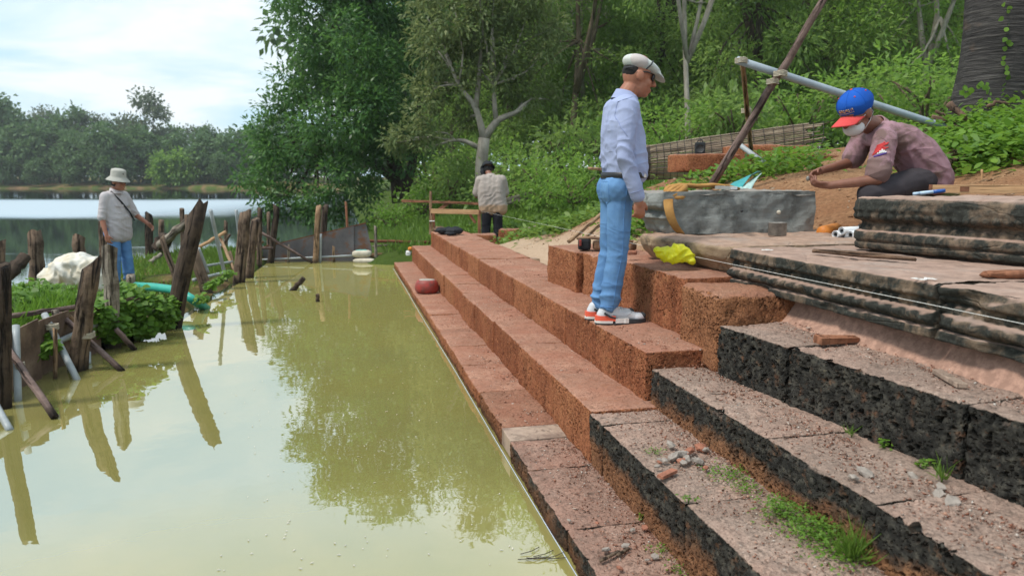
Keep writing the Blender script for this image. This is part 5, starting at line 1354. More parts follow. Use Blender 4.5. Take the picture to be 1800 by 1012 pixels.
plain('sole_dark', (.05, .055, .06), .7, .2)
plain('hair_dark', (.035, .031, .030), .8, .4, 40, .2, .5, 200)
plain('glass_dark', (.008, .008, .01), .12, .1, 5, .6, 0)
plain('gold_thread', (.62, .40, .16), .6, .2)
plain('purple_print', (.12, .06, .34), .7, .2)
plain('red_print', (.66, .06, .06), .7, .2)
def skin_mat(name, c, c2):
    n = NT(name); col = n.mix(n.ramp(n.noise(9, 4, .6), [(.35, 0.), (.65, 1.)]), c2, c)
    M[name] = n.done(n.pbr(col, .5, n.bump(n.noise(140, 3, .6), .12, .004), .35, Subsurface_Weight=.08, Subsurface_Radius=(.02, .008, .004)))
skin_mat('skin_a', (.40, .175, .105), (.32, .13, .078)); skin_mat('skin_b', (.25, .11, .07), (.185, .078, .05)); skin_mat('skin_c', (.36, .155, .095), (.29, .115, .07))
V3 = Vector
from mathutils.bvhtree import BVHTree
def drape(o, pts, d, r, mat, name, parent=None, off=.0012, sub_=5):
    """a seam or print stroke: points thrown along d onto the surface of o"""
    me = o.data; bv = BVHTree.FromPolygons([v.co for v in me.vertices], [list(p.vertices) for p in me.polygons]); d = V3(d).normalized(); mb = MB()
    for line in pts:
        q = []
        for a, b in zip(line[:-1], line[1:]):
            for k in range(sub_):
                p = V3(a).lerp(V3(b), k / sub_); h = bv.ray_cast(p - d * .6, d, 1.2)
                if h[0] is not None: q.append(h[0] - d * off)
        if len(q) > 1: mb.tube(q, r, 5)
    return mb.build(name, M[mat], parent or o)
def basis(f, up):
    f = V3(f).normalized(); s = V3(up).cross(f).normalized(); u = f.cross(s).normalized(); return f, s, u       # forward, left, up
def rotm(f, s, u): return Matrix((f, s, u)).transposed()
def head(mb, C, f, s, u, neck, k=1.0):
    C = V3(C); Rm = rotm(f, s, u)
    def E(a, b, c, r): mb.ell(C + (f * a + s * b + u * c) * k, [q * k for q in r], Rm, 16, 10)
    E(-.004, 0, .022, (.098, .076, .113)); E(.028, 0, -.05, (.068, .060, .075)); E(.066, 0, -.098, (.027, .030, .021)); E(.082, 0, .028, (.018, .052, .014))
    E(.096, 0, -.066, (.010, .022, .006)); E(.094, 0, -.079, (.011, .020, .008))
    for q in (-1, 1): E(.062, q * .038, -.03, (.028, .022, .028)); E(-.004, q * .080, -.004, (.028, .011, .033))
    mb.cap(C + (f * .094 + u * .012) * k, C + (f * .117 - u * .030) * k, .009 * k, .016 * k, 10); mb.ell(C + (f * .106 - u * .034) * k, (.013 * k, .019 * k, .010 * k), Rm)
    mb.cap(C - (u * .06 + f * .02) * k, V3(neck), .054 * k, .062 * k)
def hand(mb, wr, d, n, thumb, curl=.5, k=1.0):
    """d along the hand, n the way the palm faces, thumb: side of the thumb"""
    wr = V3(wr); d = V3(d).normalized(); n = (V3(n) - d * V3(n).dot(d)).normalized(); a = d.cross(n).normalized()
    if a.dot(V3(thumb)) < 0: a = -a
    Rm = rotm(d, a, n); mb.ell(wr + d * .05 * k, (.055 * k, .041 * k, .017 * k), Rm, 14, 8); mb.cap(wr - d * .01, wr + d * .03 * k, .027 * k, .026 * k)
    for i, (o_, L) in enumerate(((.030, .072), (.010, .080), (-.011, .074), (-.030, .058))):
        p = wr + (d * (.088 - .004 * abs(i - 1)) + a * o_) * k; q = d.copy(); ang = curl * (.55 + .1 * i)
        for j, fr in enumerate((.42, .32, .26)):
            q = (q * math.cos(ang) + (n - q * n.dot(q)).normalized() * math.sin(ang)).normalized(); e = p + q * L * fr * k
            mb.cap(p, e, (.0095 - .0008 * j) * k, (.0088 - .0009 * j) * k, 8); p = e; ang = curl * .85
    p = wr + (d * .028 + a * .034) * k; q = (a * .55 + d * .75 + n * .35).normalized(); e = p + q * .036 * k; mb.cap(p, e, .0125 * k, .0105 * k, 8)
    q = (q * .7 + d * .4 + n * .35 * (1 + curl)).normalized(); mb.cap(e, e + q * .030 * k, .0105 * k, .0085 * k, 8)
def body(root, J, skin, voxel=.007):
    mb = MB(); f, s, u = J['hb']; head(mb, J['head'], f, s, u, J['neck'], J.get('hk', 1.0))
    sp = J['spine']
    mb.cap(J['neck'], sp[0][0], .062, .068)
    for a, b in zip(sp[:-1], sp[1:]): mb.cap(a[0], b[0], a[2] * .75, b[2] * .75)
    for S in 'RL':
        mb.cap(sp[0][0], J['sh' + S], .05, .042); mb.cap(J['sh' + S], J['el' + S], .047, .039); mb.cap(J['el' + S], J['wr' + S], .041, .026)
        h = J['hand' + S]; hand(mb, J['wr' + S], h[0], h[1], h[2], h[3])
        mb.cap(sp[-1][0], J['hip' + S], .09, .075); mb.cap(J['hip' + S], J['kn' + S], .072, .05); mb.cap(J['kn' + S], J['an' + S], .048, .035)
    me = voxel_mesh(mb, 'body', voxel, 2); return obj('body', me, M[skin], root)
def shirt(root, J, mat, sleeve=2.0, voxel=.010, wrinkle=.010, hem=None, fat=1.0, sl=1.0, rows=None, folds=()):
    mb = MB(); sp = J['spine'] if rows is None else rows
    for a, b in zip(sp[:-1], sp[1:]):
        for t in (-1, -.35, .35, 1):
            la, lb = a[3] * a[1] * t, b[3] * b[1] * t; mb.cap(V3(a[0]) + la, V3(b[0]) + lb, a[2] * fat, b[2] * fat)
    mb.cap(J['shR'], J['shL'], .062, .062)
    for S in 'RL':
        a, b, c = V3(J['sh' + S]), V3(J['el' + S]), V3(J['wr' + S]); mb.cap(sp[0][0], a, .08, .066 * sl)
        if sleeve >= 1.0:
            mb.cap(a, b, .068 * sl, .056 * sl)
            if sleeve > 1.05: e = b.lerp(c, (sleeve - 1)); mb.cap(b, e, .057 * sl, .046 * sl)
        else: mb.cap(a, a.lerp(b, sleeve), .070 * sl, .070 * sl)
    me = voxel_mesh(mb, 'shirt', voxel, 3, wrinkle, 6, [(J['elR'], .13, (.3, .2, 1), 42, .006), (J['elL'], .13, (.3, .2, 1), 42, .006)] * (sleeve > 1) + list(folds)); return obj('shirt', me, M[mat], root)
def trousers(root, J, mat, voxel=.010, r=(.098, .076, .074), wrinkle=.008, seat=.105, pel=.13):
    mb = MB(); lat = (V3(J['hipL']) - V3(J['hipR'])).normalized(); pv = (V3(J['hipL']) + V3(J['hipR'])) / 2
    w = V3(J.get('waist', pv + V3((0, 0, .08))))
    for t in (-1, -.3, .3, 1): mb.cap(pv + lat * .075 * t, w + lat * .075 * t, pel, pel * .94)
    for S in 'RL':
        a, b, c = V3(J['hip' + S]), V3(J['kn' + S]), V3(J['an' + S]); mb.cap(a, b, r[0], r[1]); mb.cap(b, c + (c - b).normalized() * -.02, r[1], r[2])
        if seat: mb.ell(a + V3(J.get('back', (-.055, 0, -.02))), (seat * .8, seat * .85, seat), None)
    me = voxel_mesh(mb, 'trousers', voxel, 3, wrinkle, 6, [q for S in 'RL' for q in ((J['an' + S], .17, (.15, .1, 1), 38, .010), (J['kn' + S], .12, (.5, .2, 1), 30, .005), (J['hip' + S], .15, (.8, 0, 1), 28, .004))]); return obj('trousers', me, M[mat], root)
def collar(root, neck, up, r, mat, h=.035, f=None):
    up = V3(up).normalized(); x = up.orthogonal().normalized(); y = up.cross(x); mb = MB(); V, Q = [], []; n = 24
    for j, (rr, z) in enumerate(((r, -.012), (r * .96, h), (r * 1.06, h * .98), (r * 1.28, -.018))):
        for k in range(n):
            a = 2 * math.pi * k / n; V.append(V3(neck) + (x * math.cos(a) + y * math.sin(a)) * rr + up * (z - (.5 * h if j in (1, 2) else 0) * (0 if f is None else max(0, (x * math.cos(a) + y * math.sin(a)).dot(V3(f))))))
    for j in range(3):
        for k in range(n): Q.append((j * n + k, j * n + (k + 1) % n, (j + 1) * n + (k + 1) % n, (j + 1) * n + k))
    mb.add(V, Q, True); return mb.build('collar', M[mat], root, None, True)
def shoe(root, an, yaw, upper='shoe_white', fancy=False, side=1):
    """ankle point on the ground, yaw in root space"""
    e = empty('shoe', an, yaw, parent=root); mb = MB()
    mb.cap((-.085, 0, .06), (0, 0, .062), .041, .044); mb.cap((0, 0, .062), (.11, 0, .045), .044, .036); mb.ell((.145, 0, .040), (.055, .043, .032)); mb.cap((-.075, 0, .085), (-.02, 0, .10), .039, .040)
    obj('upper', voxel_mesh(mb, 'upper', .008, 2), M[upper], e)
    def outline(x0, x1, w=1.0):
        xs = np.linspace(x0, x1, 9); g = lambda x: w * (.040 + .010 * math.sin(max(0, min(1, (x + .13) / .33)) * math.pi) + .004 * (x > .05)) * math.sqrt(max(0.02, 1 - max(0, abs(x - .033) / .172) ** 6))
        return [(x, -g(x)) for x in xs] + [(x, g(x)) for x in xs[::-1]]
    if fancy:
        mb = MB(); mb.prism(outline(-.135, -.012, 1.0), .034, None, (0, 0, .042)); mb.build('heel_cushion', M['shoe_orange'], e)
        mb = MB(); mb.prism(outline(-.138, -.03, 1.02), .016, None, (0, 0, .019)); mb.build('heel_sole', M['sole_white'], e)
        mb = MB(); mb.prism(outline(-.012, .075, 1.04), .030, None, (0, 0, .027)); mb.build('midsole', M['sole_white'], e)
        mb = MB(); mb.prism(outline(.075, .203, 1.0), .020, None, (0, 0, .024)); mb.build('toe_sole', M['sole_dark'], e)
        mb = MB(); mb.prism(outline(-.136, .2, .98), .012, None, (0, 0, .008)); mb.build('outsole', M['sole_dark'], e)
        mb = MB(); mb.ell((.182, 0, .05), (.022, .03, .022)); mb.build('toe_guard', M['sole_dark'], e)
        mb = MB(); mb.prism([(-.09, .072), (-.05, .048), (.02, .030), (.02, .036), (-.045, .060), (-.085, .086)], .006, Matrix.Rotation(R(90), 3, 'X'), (0, side * .047, .0)); mb.build('side_stripe', M['sole_dark'], e)
        sw = [(-.06, .060), (-.03, .044), (0, .040), (.03, .045), (.06, .062), (.066, .078), (.058, .066), (.03, .054), (.0, .05), (-.03, .053), (-.06, .061)]
        mb = MB(); mb.tube([(x + .03, side * (.0475 - .06 * max(0, x - .02)), z + .008) for x, z in sw], .0013, 5); mb.build('logo', M['shoe_grey'], e)
        mb = MB()
        for i in range(5): mb.tube([(.02 + .018 * i, -.02, .101 - .008 * i), (.025 + .018 * i, 0, .108 - .009 * i), (.03 + .018 * i, .02, .101 - .008 * i)], .004, 6)
        mb.build('laces', M['sole_white'], e)
    else:
        mb = MB(); mb.prism(outline(-.136, .2, 1.03), .026, None, (0, 0, .013)); mb.build('sole', M['sole_dark'], e)
    return e
def spine(lst, lat): return [(V3(p), w, r, V3(lat)) for p, w, r in lst]

# --- the standing man in the flat cap
def man_standing():
    root = empty('person', onz(1062, 565, .656), R(7), 'standing man in a flat cap, blue shirt and light jeans on the third step', 'person'); root.scale = (.972,) * 3
    f, s, u = basis((.965, 0, -.20), (0, 0, 1))
    J = dict(head=(.188, 0, 1.575), hb=(f, s, u), neck=(.105, 0, 1.44), shR=(.085, -.178, 1.365), shL=(.085, .178, 1.365), elR=(.052, -.225, 1.075), elL=(.06, .225, 1.075), wrR=(.15, -.215, .805), wrL=(.16, .21, .80),
             handR=((.12, .05, -1), (-.15, 1, 0), (1, .3, 0), .95), handL=((.12, -.05, -1), (-.1, -1, 0), (1, -.3, 0), .8),
             spine=spine([((.085, 0, 1.36), .10, .095), ((.092, 0, 1.24), .085, .118), ((.108, 0, 1.10), .07, .132), ((.118, 0, .995), .065, .138)], (0, 1, 0)),
             hipR=(.07, -.078, .87), hipL=(.068, .078, .87), knR=(.062, -.075, .46), knL=(.050, .078, .46), anR=(.008, -.075, .115), anL=(-.012, .08, .115), waist=(.105, 0, .915), back=(-.035, 0, -.015))
    body(root, J, 'skin_a', .006)
    shb = shirt(root, J, 'shirt_blue', 1.92, .008, .005, folds=[((.118, 0, .98), .2, (.35, .2, 1), 34, .009), ((.10, -.1, 1.17), .22, (.9, .3, .7), 30, .005), (J['shR'], .13, (.7, .2, .8), 36, .005)])
    jn = trousers(root, J, 'denim_light', .008, (.090, .069, .069), .004, .095, .118)
    collar(root, (.112, 0, 1.432), (.30, 0, 1), .072, 'shirt_blue', .045, (1, 0, 0))
    mb = MB(); mb.lathe([(.140, -.019), (.146, -.017), (.146, .017), (.140, .019)], None, (.112, 0, .955), 40, 1.0, 1.36); mb.build('belt', M['black_plastic'], root)
    mb = MB()
    for q in (-.02, .0, .02): mb.box((.112 + .1465 * math.cos(R(-50) + q * 3), 1.36 * .1465 * math.sin(R(-50) + q * 3), .955), (.006, .008, .03))
    mb.build('belt_stripes', M['sole_white'], root)
    drape(jn, [[(-.045, 0, .915), (-.02, 0, .80), (.02, 0, .775), (.05, 0, .80), (.045, 0, .915), (-.045, 0, .915)]], V3((.45, .9, 0)), .0022, 'denim_blue', 'back_pocket')
    drape(jn, [[(.085, 0, .93), (.075, 0, .7), (.075, 0, .46), (.04, 0, .28), (.02, 0, .11)]], (0, 1, 0), .0022, 'denim_blue', 'side_seam', sub_=14)
    drape(jn, [[(.15, 0, .93), (.12, 0, .86), (.09, 0, .83)]], (0, 1, 0), .0022, 'denim_blue', 'front_pocket')
    drape(jn, [[(-.06, 0, .12), (.1, 0, .115)]], (0, 1, 0), .0024, 'denim_blue', 'leg_hem', sub_=14)
    drape(shb, [[(.10, 0, 1.425), (.02, 0, 1.40), (.005, 0, 1.32), (.02, 0, 1.24), (.06, 0, 1.18)]], (0, 1, 0), .002, 'shirt_seam', 'armhole_seam', sub_=8)
    drape(shb, [[(.09, 0, .845), (.19, 0, .875)]], (0, 1, 0), .0022, 'shirt_seam', 'cuff_seam', sub_=10)
    drape(shb, [[(.165, 0, 1.38), (.215, 0, 1.28), (.235, 0, 1.15), (.255, 0, 1.0)]], (-.6, .8, 0), .0025, 'shirt_seam', 'placket', sub_=10)
    C = V3(J['head']); Rm = rotm(f, s, u); Pt = lambda a, b, c: C + f * a + s * b + u * c
    mb = MB(); mb.ell(Pt(-.030, 0, .022), (.0745, .0745, .068), Rm, 20, 12); obj('hair', voxel_mesh(mb, 'hair', .008, 1), M['hair_dark'], root)
    cap = MB(); cap.ell(Pt(-.012, 0, .072), (.107, .087, .056), Rm @ Matrix.Rotation(R(8), 3, 'Y'), 22, 12); cap.ell(Pt(.06, 0, .068), (.092, .080, .037), Rm @ Matrix.Rotation(R(24), 3, 'Y'), 22, 12); cap.ell(Pt(.118, 0, .036), (.062, .072, .013), Rm @ Matrix.Rotation(R(26), 3, 'Y'), 22, 10)
    co = obj('flat_cap', voxel_mesh(cap, 'flat_cap', .006, 3), M['cap_cream'], root)
    mb = MB(); mb.ell(Pt(-.02, -.012, .077), (.082, .084, .052), Rm @ Matrix.Rotation(R(8), 3, 'Y'), 20, 10); mb.build('side_panel', M['cap_panel'], co)
    mb = MB(); mb.tube([Pt(.02, -.094, .036), Pt(.045, -.090, .07), Pt(.058, -.076, .098)], .005, 6); mb.build('dark_band', M['sole_dark'], co); mb = MB(); mb.tube([Pt(-.108, -.030, .025), Pt(-.08, -.068, .030), Pt(-.05, -.088, .038)], .0045, 6); mb.build('dark_trim', M['sole_dark'], co)
    mb = MB(); mb.ell(Pt(.123, 0, .028), (.064, .074, .006), Rm @ Matrix.Rotation(R(26), 3, 'Y'), 22, 8); mb.build('visor', M['cap_cream'], co)
    g = MB()
    for q in (-1, 1): g.ell(Pt(.094, q * .034, .006), (.012, .031, .023), Rm @ Matrix.Rotation(q * R(22), 3, 'Z')); g.tube([Pt(.080, q * .062, .020), Pt(.04, q * .080, .024), Pt(-.015, q * .084, .014)], .0042, 6)
    g.tube([Pt(.104, -.012, .014), Pt(.108, 0, .018), Pt(.104, .012, .014)], .0035, 6); g.build('sunglasses', M['glass_dark'], root)
    shoe(root, (.055, -.077, 0), R(1), 'shoe_white', True, -1); shoe(root, (.025, .085, 0), R(3), 'shoe_white', True, -1)
man_standing()

# --- the crouching worker in the blue cap
def man_crouching():
    o0 = at(1600, 350, 5.35); o0.z = gh(o0.x, o0.y)
    root = empty('person', o0, 0, 'crouching worker in a blue and red cap, mask and stained mauve shirt', 'person')
    A = lambda *p: at(*p) - o0
    f, s, u = basis((-.80, -.40, -.45), (-.38, -.18, .90))
    lat = (A(1512, 236, 5.50) - A(1558, 244, 5.12)).normalized()      # towards his right (far) side
    J = dict(head=A(1506, 200, 5.22), hb=(f, s, u), neck=A(1537, 222, 5.32), shL=A(1556, 246, 5.12), shR=A(1518, 240, 5.50), elL=A(1541, 316, 5.02), elR=A(1497, 285, 5.46), wrL=A(1458, 326, 5.10), wrR=A(1443, 300, 5.33), hk=1.14,
             handL=((-1, .30, .10), (.2, .5, 1), (.0, .6, 1), 1.0), handR=((-1, -.25, -.35), (.2, -.6, -.8), (-.2, -1, .3), 1.05),
             spine=spine([(A(1552, 232, 5.32), .10, .085), (A(1580, 248, 5.33), .095, .108), (A(1605, 272, 5.33), .085, .118), (A(1622, 300, 5.33), .08, .122)], lat),
             hipL=A(1622, 316, 5.22), hipR=A(1620, 316, 5.46), knL=A(1530, 343, 5.05), knR=A(1536, 338, 5.42), anL=A(1552, 428, 5.12), anR=A(1556, 428, 5.40), waist=A(1625, 300, 5.33))
    body(root, J, 'skin_b', .006)
    rows = [(A(1550, 232, 5.32), .11, .085), (A(1578, 245, 5.33), .10, .115), (A(1604, 268, 5.33), .095, .125), (A(1624, 295, 5.33), .09, .125), (A(1634, 312, 5.33), .085, .115)]
    sh = shirt(root, J, 'shirt_mauve', .82, .009, .006, sl=1.18, rows=spine(rows, lat), folds=[(A(1600, 270, 5.2), .22, (.9, .3, .6), 40, .006), (A(1580, 250, 5.2), .16, (.6, .2, -.9), 45, .005), (A(1630, 305, 5.25), .16, (.3, .2, 1), 45, .006), (A(1545, 285, 5.05), .12, (.4, .2, 1), 55, .005)])
    trousers(root, J, 'trousers_grey', .010, (.105, .088, .078), .005, None, .125)
    collar(root, J['neck'] + V3((.01, 0, .0)), J['head'] - J['neck'] + V3((.02, 0, .06)), .070, 'shirt_mauve', .03)
    C = V3(J['head']); Rm = rotm(f, s, u); K = 1.14; Pt = lambda a, b, c: C + (f * a + s * b + u * c) * K; Kr = lambda *r: tuple(q * K for q in r)
    mb = MB(); mb.ell(Pt(-.03, 0, .0), Kr(.076, .077, .080), Rm, 20, 12); obj('hair', voxel_mesh(mb, 'hair', .008, 1), M['hair_dark'], root)
    mb = MB(); mb.ell(Pt(-.008, 0, .062), Kr(.116, .098, .088), Rm, 24, 14); ce = mb.build('cap_crown', M['cap_blue'], root)
    mb = MB()
    for i in range(6):
        a0 = i * math.pi / 3 + .3; mb.tube([Pt(-.008 + .117 * math.cos(t) * math.cos(a0), .0985 * math.cos(t) * math.sin(a0), .062 + .0885 * math.sin(t)) for t in np.linspace(0, 1.5, 8)], .0016, 4)
    mb.build('seams', M['cap_blue'], ce)
    mb = MB(); mb.ell(Pt(-.008, 0, .151), (.009, .009, .005), Rm)
    for a0 in (.9, 2.0, -.9, -2.0, 3.1): mb.ell(Pt(-.008 + .117 * math.cos(.75) * math.cos(a0), .0985 * math.cos(.75) * math.sin(a0), .062 + .0885 * math.sin(.75)), (.0055,) * 3)
    mb.build('eyelets', M['cap_red'], ce)
    V, Q = [], []; n, m = 15, 9                       # curved visor
    for i in range(n):
        a = -1.25 + 2.5 * i / (n - 1)
        for j in range(m):
            t = j / (m - 1); x0, y0 = .100 * math.cos(a), .088 * math.sin(a); x = x0 + t * (.105 * math.cos(a * .55)); y = y0 * (1 - .08 * t); V.append(Pt(x, y, .028 - .02 * t - 5.0 * y * y))
    for i in range(n - 1):
        for j in range(m - 1): Q.append((i * m + j, i * m + j + 1, (i + 1) * m + j + 1, (i + 1) * m + j))
    vo = obj('visor', mesh_np('visor', V, Q, True), M['cap_red'], ce); q = vo.modifiers.new('s', 'SOLIDIFY'); q.thickness = .005
    mb = MB()                                         # embroidered lettering
    for k in range(6):
        b0 = -.024 + .0145 * k
        r0 = lambda b, c: Pt(-.008 + .119 * math.sqrt(max(0, 1 - (b / .098) ** 2 - ((c - .062) / .088) ** 2)), b, c)
        mb.tube([r0(b0, .052), r0(b0 + .002, .068), r0(b0 + .008, .070), r0(b0 + .009, .054)] if k % 2 else [r0(b0 + .008, .068), r0(b0, .066), r0(b0 + .001, .054), r0(b0 + .008, .052), r0(b0 + .007, .060)], .0022, 5)
    mb.tube([r0(-.028, .044), r0(.02, .043), r0(.06, .046)], .0014, 4); mb.build('cap_lettering', M['gold_thread'], ce)
    mb = MB(); mb.ell(Pt(.052, 0, -.062), Kr(.066, .062, .055), Rm, 20, 12); mk = mb.build('face_mask', M['mask_white'], root)
    mb = MB()
    for q in (-1, 1): mb.tube([Pt(.07, q * .056, -.03), Pt(.03, q * .075, -.005), Pt(-.02, q * .088, .02), Pt(-.035, q * .085, -.01), Pt(0, q * .078, -.05), Pt(.04, q * .06, -.085)], .0022, 5)
    mb.build('ear_loop', M['mask_white'], mk)
    # print on the near sleeve: red rays over small white towers on a purple base
    c0 = J['shL'].lerp(J['elL'], .26) + V3((-.02, 0, 0)); X = lambda x, z: c0 + V3((x + .12 * z, 0, z + .15 * x)); vd = (.3, 1, -.05)
    drape(sh, [[X(-.055 + .02 * k / 6, -.03 + .06 * k / 6), X(-.02 + .02 * k / 6, -.01 + .05 * k / 6), X(.03 + .022 * math.sin(k * 1.7), .0 + .048 * k / 6)] for k in range(7)], vd, .0042, 'red_print', 'red_rays')
    drape(sh, [[X(-.024 + .012 * k, -.030), X(-.024 + .012 * k, -.030 + h)] for k, h in enumerate((.012, .024, .036, .024, .012))], vd, .0055, 'mask_white', 'white_towers', None, .002)
    drape(sh, [[X(-.045, -.042), X(-.01, -.038), X(.04, -.028)]], vd, .006, 'purple_print', 'purple_base')
    drape(sh, [[X(-.02, .09), X(.03, .04), X(.06, -.03), X(.062, -.10)]], vd, .0022, 'mauve_seam', 'armhole_seam', None, .001, 8)
    # a small pebble of epoxy between his fingers
    mb = MB(); p = (A(1420, 314, 5.24)); mb.ell(p, (.012, .012, .018)); mb.build('held_pin', M['tin'], root)
    for S in 'LR':
        an = J['an' + S]; shoe(root, (an.x, an.y, max(an.z - .10, gh(o0.x + an.x, o0.y + an.y) - o0.z - .02)), R(180), 'tan_leather')
    # heap of soil he sits on
    return o0
cp = man_crouching()
p = at(1632, 345, 5.45); o = obj('earth_heap', pillow_mesh('earth_heap', .75, .7, .42, 33, .08), M['bank_soil']); o.location = (p.x + .05, p.y + .05, 1.26); tag(o, 'mound of soil the crouching worker sits on', 'earth')

# --- the man in the bucket hat on the dam
def man_bucket():
    root = empty('person', (*onz(213, 508, .03).xy, .03), R(-14), 'man in a bucket hat, pale shirt and jeans standing on the earth dam', 'person'); root.scale = (.985,) * 3
    f, s, u = basis((1, -.05, -.10), (0, 0, 1))
    J = dict(head=(.085, 0, 1.53), hb=(f, s, u), neck=(.03, 0, 1.40), shR=(.01, -.175, 1.325), shL=(.02, .17, 1.325), elR=(-.01, -.245, 1.03), elL=(.10, .27, 1.06), wrR=(.07, -.27, .80), wrL=(.30, .27, .93),
             handR=((.15, .05, -1), (-.1, 1, 0), (1, .2, 0), .7), handL=((.8, 0, -.6), (-.2, -1, -.2), (.6, -.3, .6), .45),
             spine=spine([((.01, 0, 1.32), .10, .085), ((.03, 0, 1.18), .085, .11), ((.05, 0, 1.04), .07, .115), ((.045, 0, .93), .07, .115)], (0, 1, 0)),
             hipR=(.02, -.09, .84), hipL=(.02, .09, .84), knR=(.03, -.095, .45), knL=(.05, .10, .45), anR=(-.02, -.10, .09), anL=(.06, .11, .09), waist=(.03, 0, .90))
    body(root, J, 'skin_c', .008)
    rows = spine([((.01, 0, 1.32), .10, .088), ((.03, 0, 1.18), .088, .115), ((.05, 0, 1.02), .075, .122), ((.042, 0, .90), .080, .122), ((.038, 0, .78), .085, .120)], (0, 1, 0))
    sh = shirt(root, J, 'shirt_pale', 1.06, .010, .006, sl=1.05, rows=rows, folds=[((.05, 0, .95), .3, (.4, .5, .9), 38, .006)])
    trousers(root, J, 'denim_blue', .011, (.094, .078, .08), .005)
    collar(root, (.035, 0, 1.395), (.15, 0, 1), .072, 'shirt_pale', .045, (1, 0, 0))
    mb = MB(); mb.tube([(.05, -.11, 1.40), (.135, -.03, 1.26), (.185, .07, 1.10), (.17, .16, .98)], .011, 6); mb.build('camera_strap', M['black_cloth'], root)
    mb = MB(); mb.box((.165, .09, 1.20), (.012, .10, .02), Matrix.Rotation(R(25), 3, 'Z')); mb.box((.165, -.09, 1.20), (.012, .10, .02), Matrix.Rotation(R(-25), 3, 'Z')); mb.build('pocket_flap', M['shirt_pale'], sh)
    C = V3(J['head']); Rm = rotm(f, s, u)
    mb = MB(); mb.ell(C + f * -.02 + u * .0, (.086, .081, .09), Rm); obj('hair', voxel_mesh(mb, 'hair', .009, 1), M['hair_dark'], root)
    mb = MB(); mb.lathe([(0, .165), (.06, .163), (.098, .150), (.106, .13), (.110, .06), (.114, .048), (.135, .030), (.168, .0), (.170, -.004), (.165, -.006), (.130, .024), (.10, .04)], Rm @ Matrix.Rotation(R(4), 3, 'Y'), C + u * .022, 28, .97, .88); ht = mb.build('bucket_hat', M['hat_khaki'], root)
    mb = MB()
    for k in range(3): mb.box(C + f * (.108 - .006 * abs(k - 1)) + s * (-.03 + .014 * k) + u * .12, (.006, .010, .02), Rm)
    mb.build('hat_mark', M['hair_dark'], ht)
    g = MB()
    for q in (-1, 1): g.ell(C + f * .090 + s * q * .033 + u * .010, (.008, .026, .016), Rm)
    g.build('sunglasses', M['glass_dark'], root)
    shoe(root, (.02, -.10, 0), 0, 'shoe_grey'); shoe(root, (.10, .11, 0), .1, 'shoe_grey')
man_bucket()

# --- the back worker
def man_back():
    P = at(864, 443, 13.7); root = empty('person', (P.x, P.y, P.z), R(88), 'worker seen from behind in a striped tan shirt and black trousers', 'person'); root.scale = (1.0,) * 3
    f, s, u = basis((.75, .30, -.45), (.35, 0, 1))
    J = dict(head=(.16, .075, 1.52), hb=(f, s, u), neck=(.06, .03, 1.40), shR=(.03, -.20, 1.335), shL=(.03, .215, 1.32), elR=(.12, -.265, 1.04), elL=(.10, .285, 1.03), wrR=(.34, -.12, 1.0), wrL=(.33, .16, .98),
             handR=((.8, .3, 0), (0, 1, -.2), (0, 0, 1), .6), handL=((.8, -.3, 0), (0, -1, -.2), (0, 0, 1), .6),
             spine=spine([((.03, 0, 1.32), .12, .10), ((.015, 0, 1.18), .11, .128), ((.02, -.01, 1.04), .10, .138), ((.015, -.02, .92), .10, .14)], (0, 1, 0)),
             hipR=(0, -.11, .86), hipL=(0, .08, .86), knR=(.0, -.12, .46), knL=(.0, .10, .46), anR=(-.02, -.13, .08), anL=(-.02, .10, .08), waist=(.015, -.015, .90))
    body(root, J, 'skin_b', .009)
    rows = spine([((.03, 0, 1.325), .13, .10), ((.015, 0, 1.18), .12, .13), ((.018, -.01, 1.02), .115, .142), ((.01, -.03, .86), .13, .14), ((.01, -.035, .80), .135, .13)], (0, 1, 0))
    shirt(root, J, 'shirt_tan', .8, .012, .006, sl=1.18, rows=rows, folds=[((-.1, 0, 1.0), .3, (.2, .6, .8), 36, .006)])
    trousers(root, J, 'trousers_black', .012, (.105, .088, .085), .005, None, .115)
    collar(root, (.055, .02, 1.39), (.25, .1, 1), .075, 'shirt_tan', .04)
    C = V3(J['head']); Rm = rotm(f, s, u)
    mb = MB(); mb.ell(C + f * -.02, (.086, .081, .088), Rm); obj('hair', voxel_mesh(mb, 'hair', .01, 1), M['hair_dark'], root)
    mb = MB(); mb.lathe([(0, .15), (.06, .147), (.098, .12), (.112, .06), (.116, .045), (.13, .036), (.142, .028), (.138, .022), (.112, .034)], Rm, C, 24, 1.15, .95); mb.build('brimmed_hat', M['cap_black'], root)
    mb = MB(); mb.tube([C + s * .085 + u * .03, C + s * .10 - u * .06 + f * .02, C + s * .07 - u * .12 + f * .04], [.03, .04, .03], 8, .1); mb.build('neck_scarf', M['cap_black'], root)
    shoe(root, (.03, -.13, 0), 0, 'shoe_grey'); shoe(root, (.03, .10, 0), 0, 'shoe_grey')
man_back()
# ------------------------------------------------------------------ wooden frame and blocks at the far end
def bar(name, a, b, w, h, mat, label=None, cat='timber', parent=None, group=None):
    P, Q = at(*a), at(*b); mb = MB(); mb.bar(P, Q, w, h, .003); o = mb.build(name, M[mat], parent)
    recenter(o, P); align_z(o, Q - P)
    if parent is None: tag(o, label, cat, group)
    else: o.location = P - Vector(parent.location)
    return o
frame = empty('batter_board', at(757, 408, 13.7), 0, 'rough wooden setting-out frame left of the back worker', 'wooden frame')
bar('upright', (757, 412, 13.75), (757, 336, 13.75), .05, .05, 'pole_tan', parent=frame)
bar('upright', (763, 412, 13.85), (762, 372, 13.85), .05, .05, 'wood_red', parent=frame)
bar('upright', (843, 420, 13.45), (842, 369, 13.45), .055, .055, 'wood_red', parent=frame)
bar('crossbar', (758, 371, 13.72), (842, 373, 13.42), .03, .085, 'plank_orange', parent=frame)
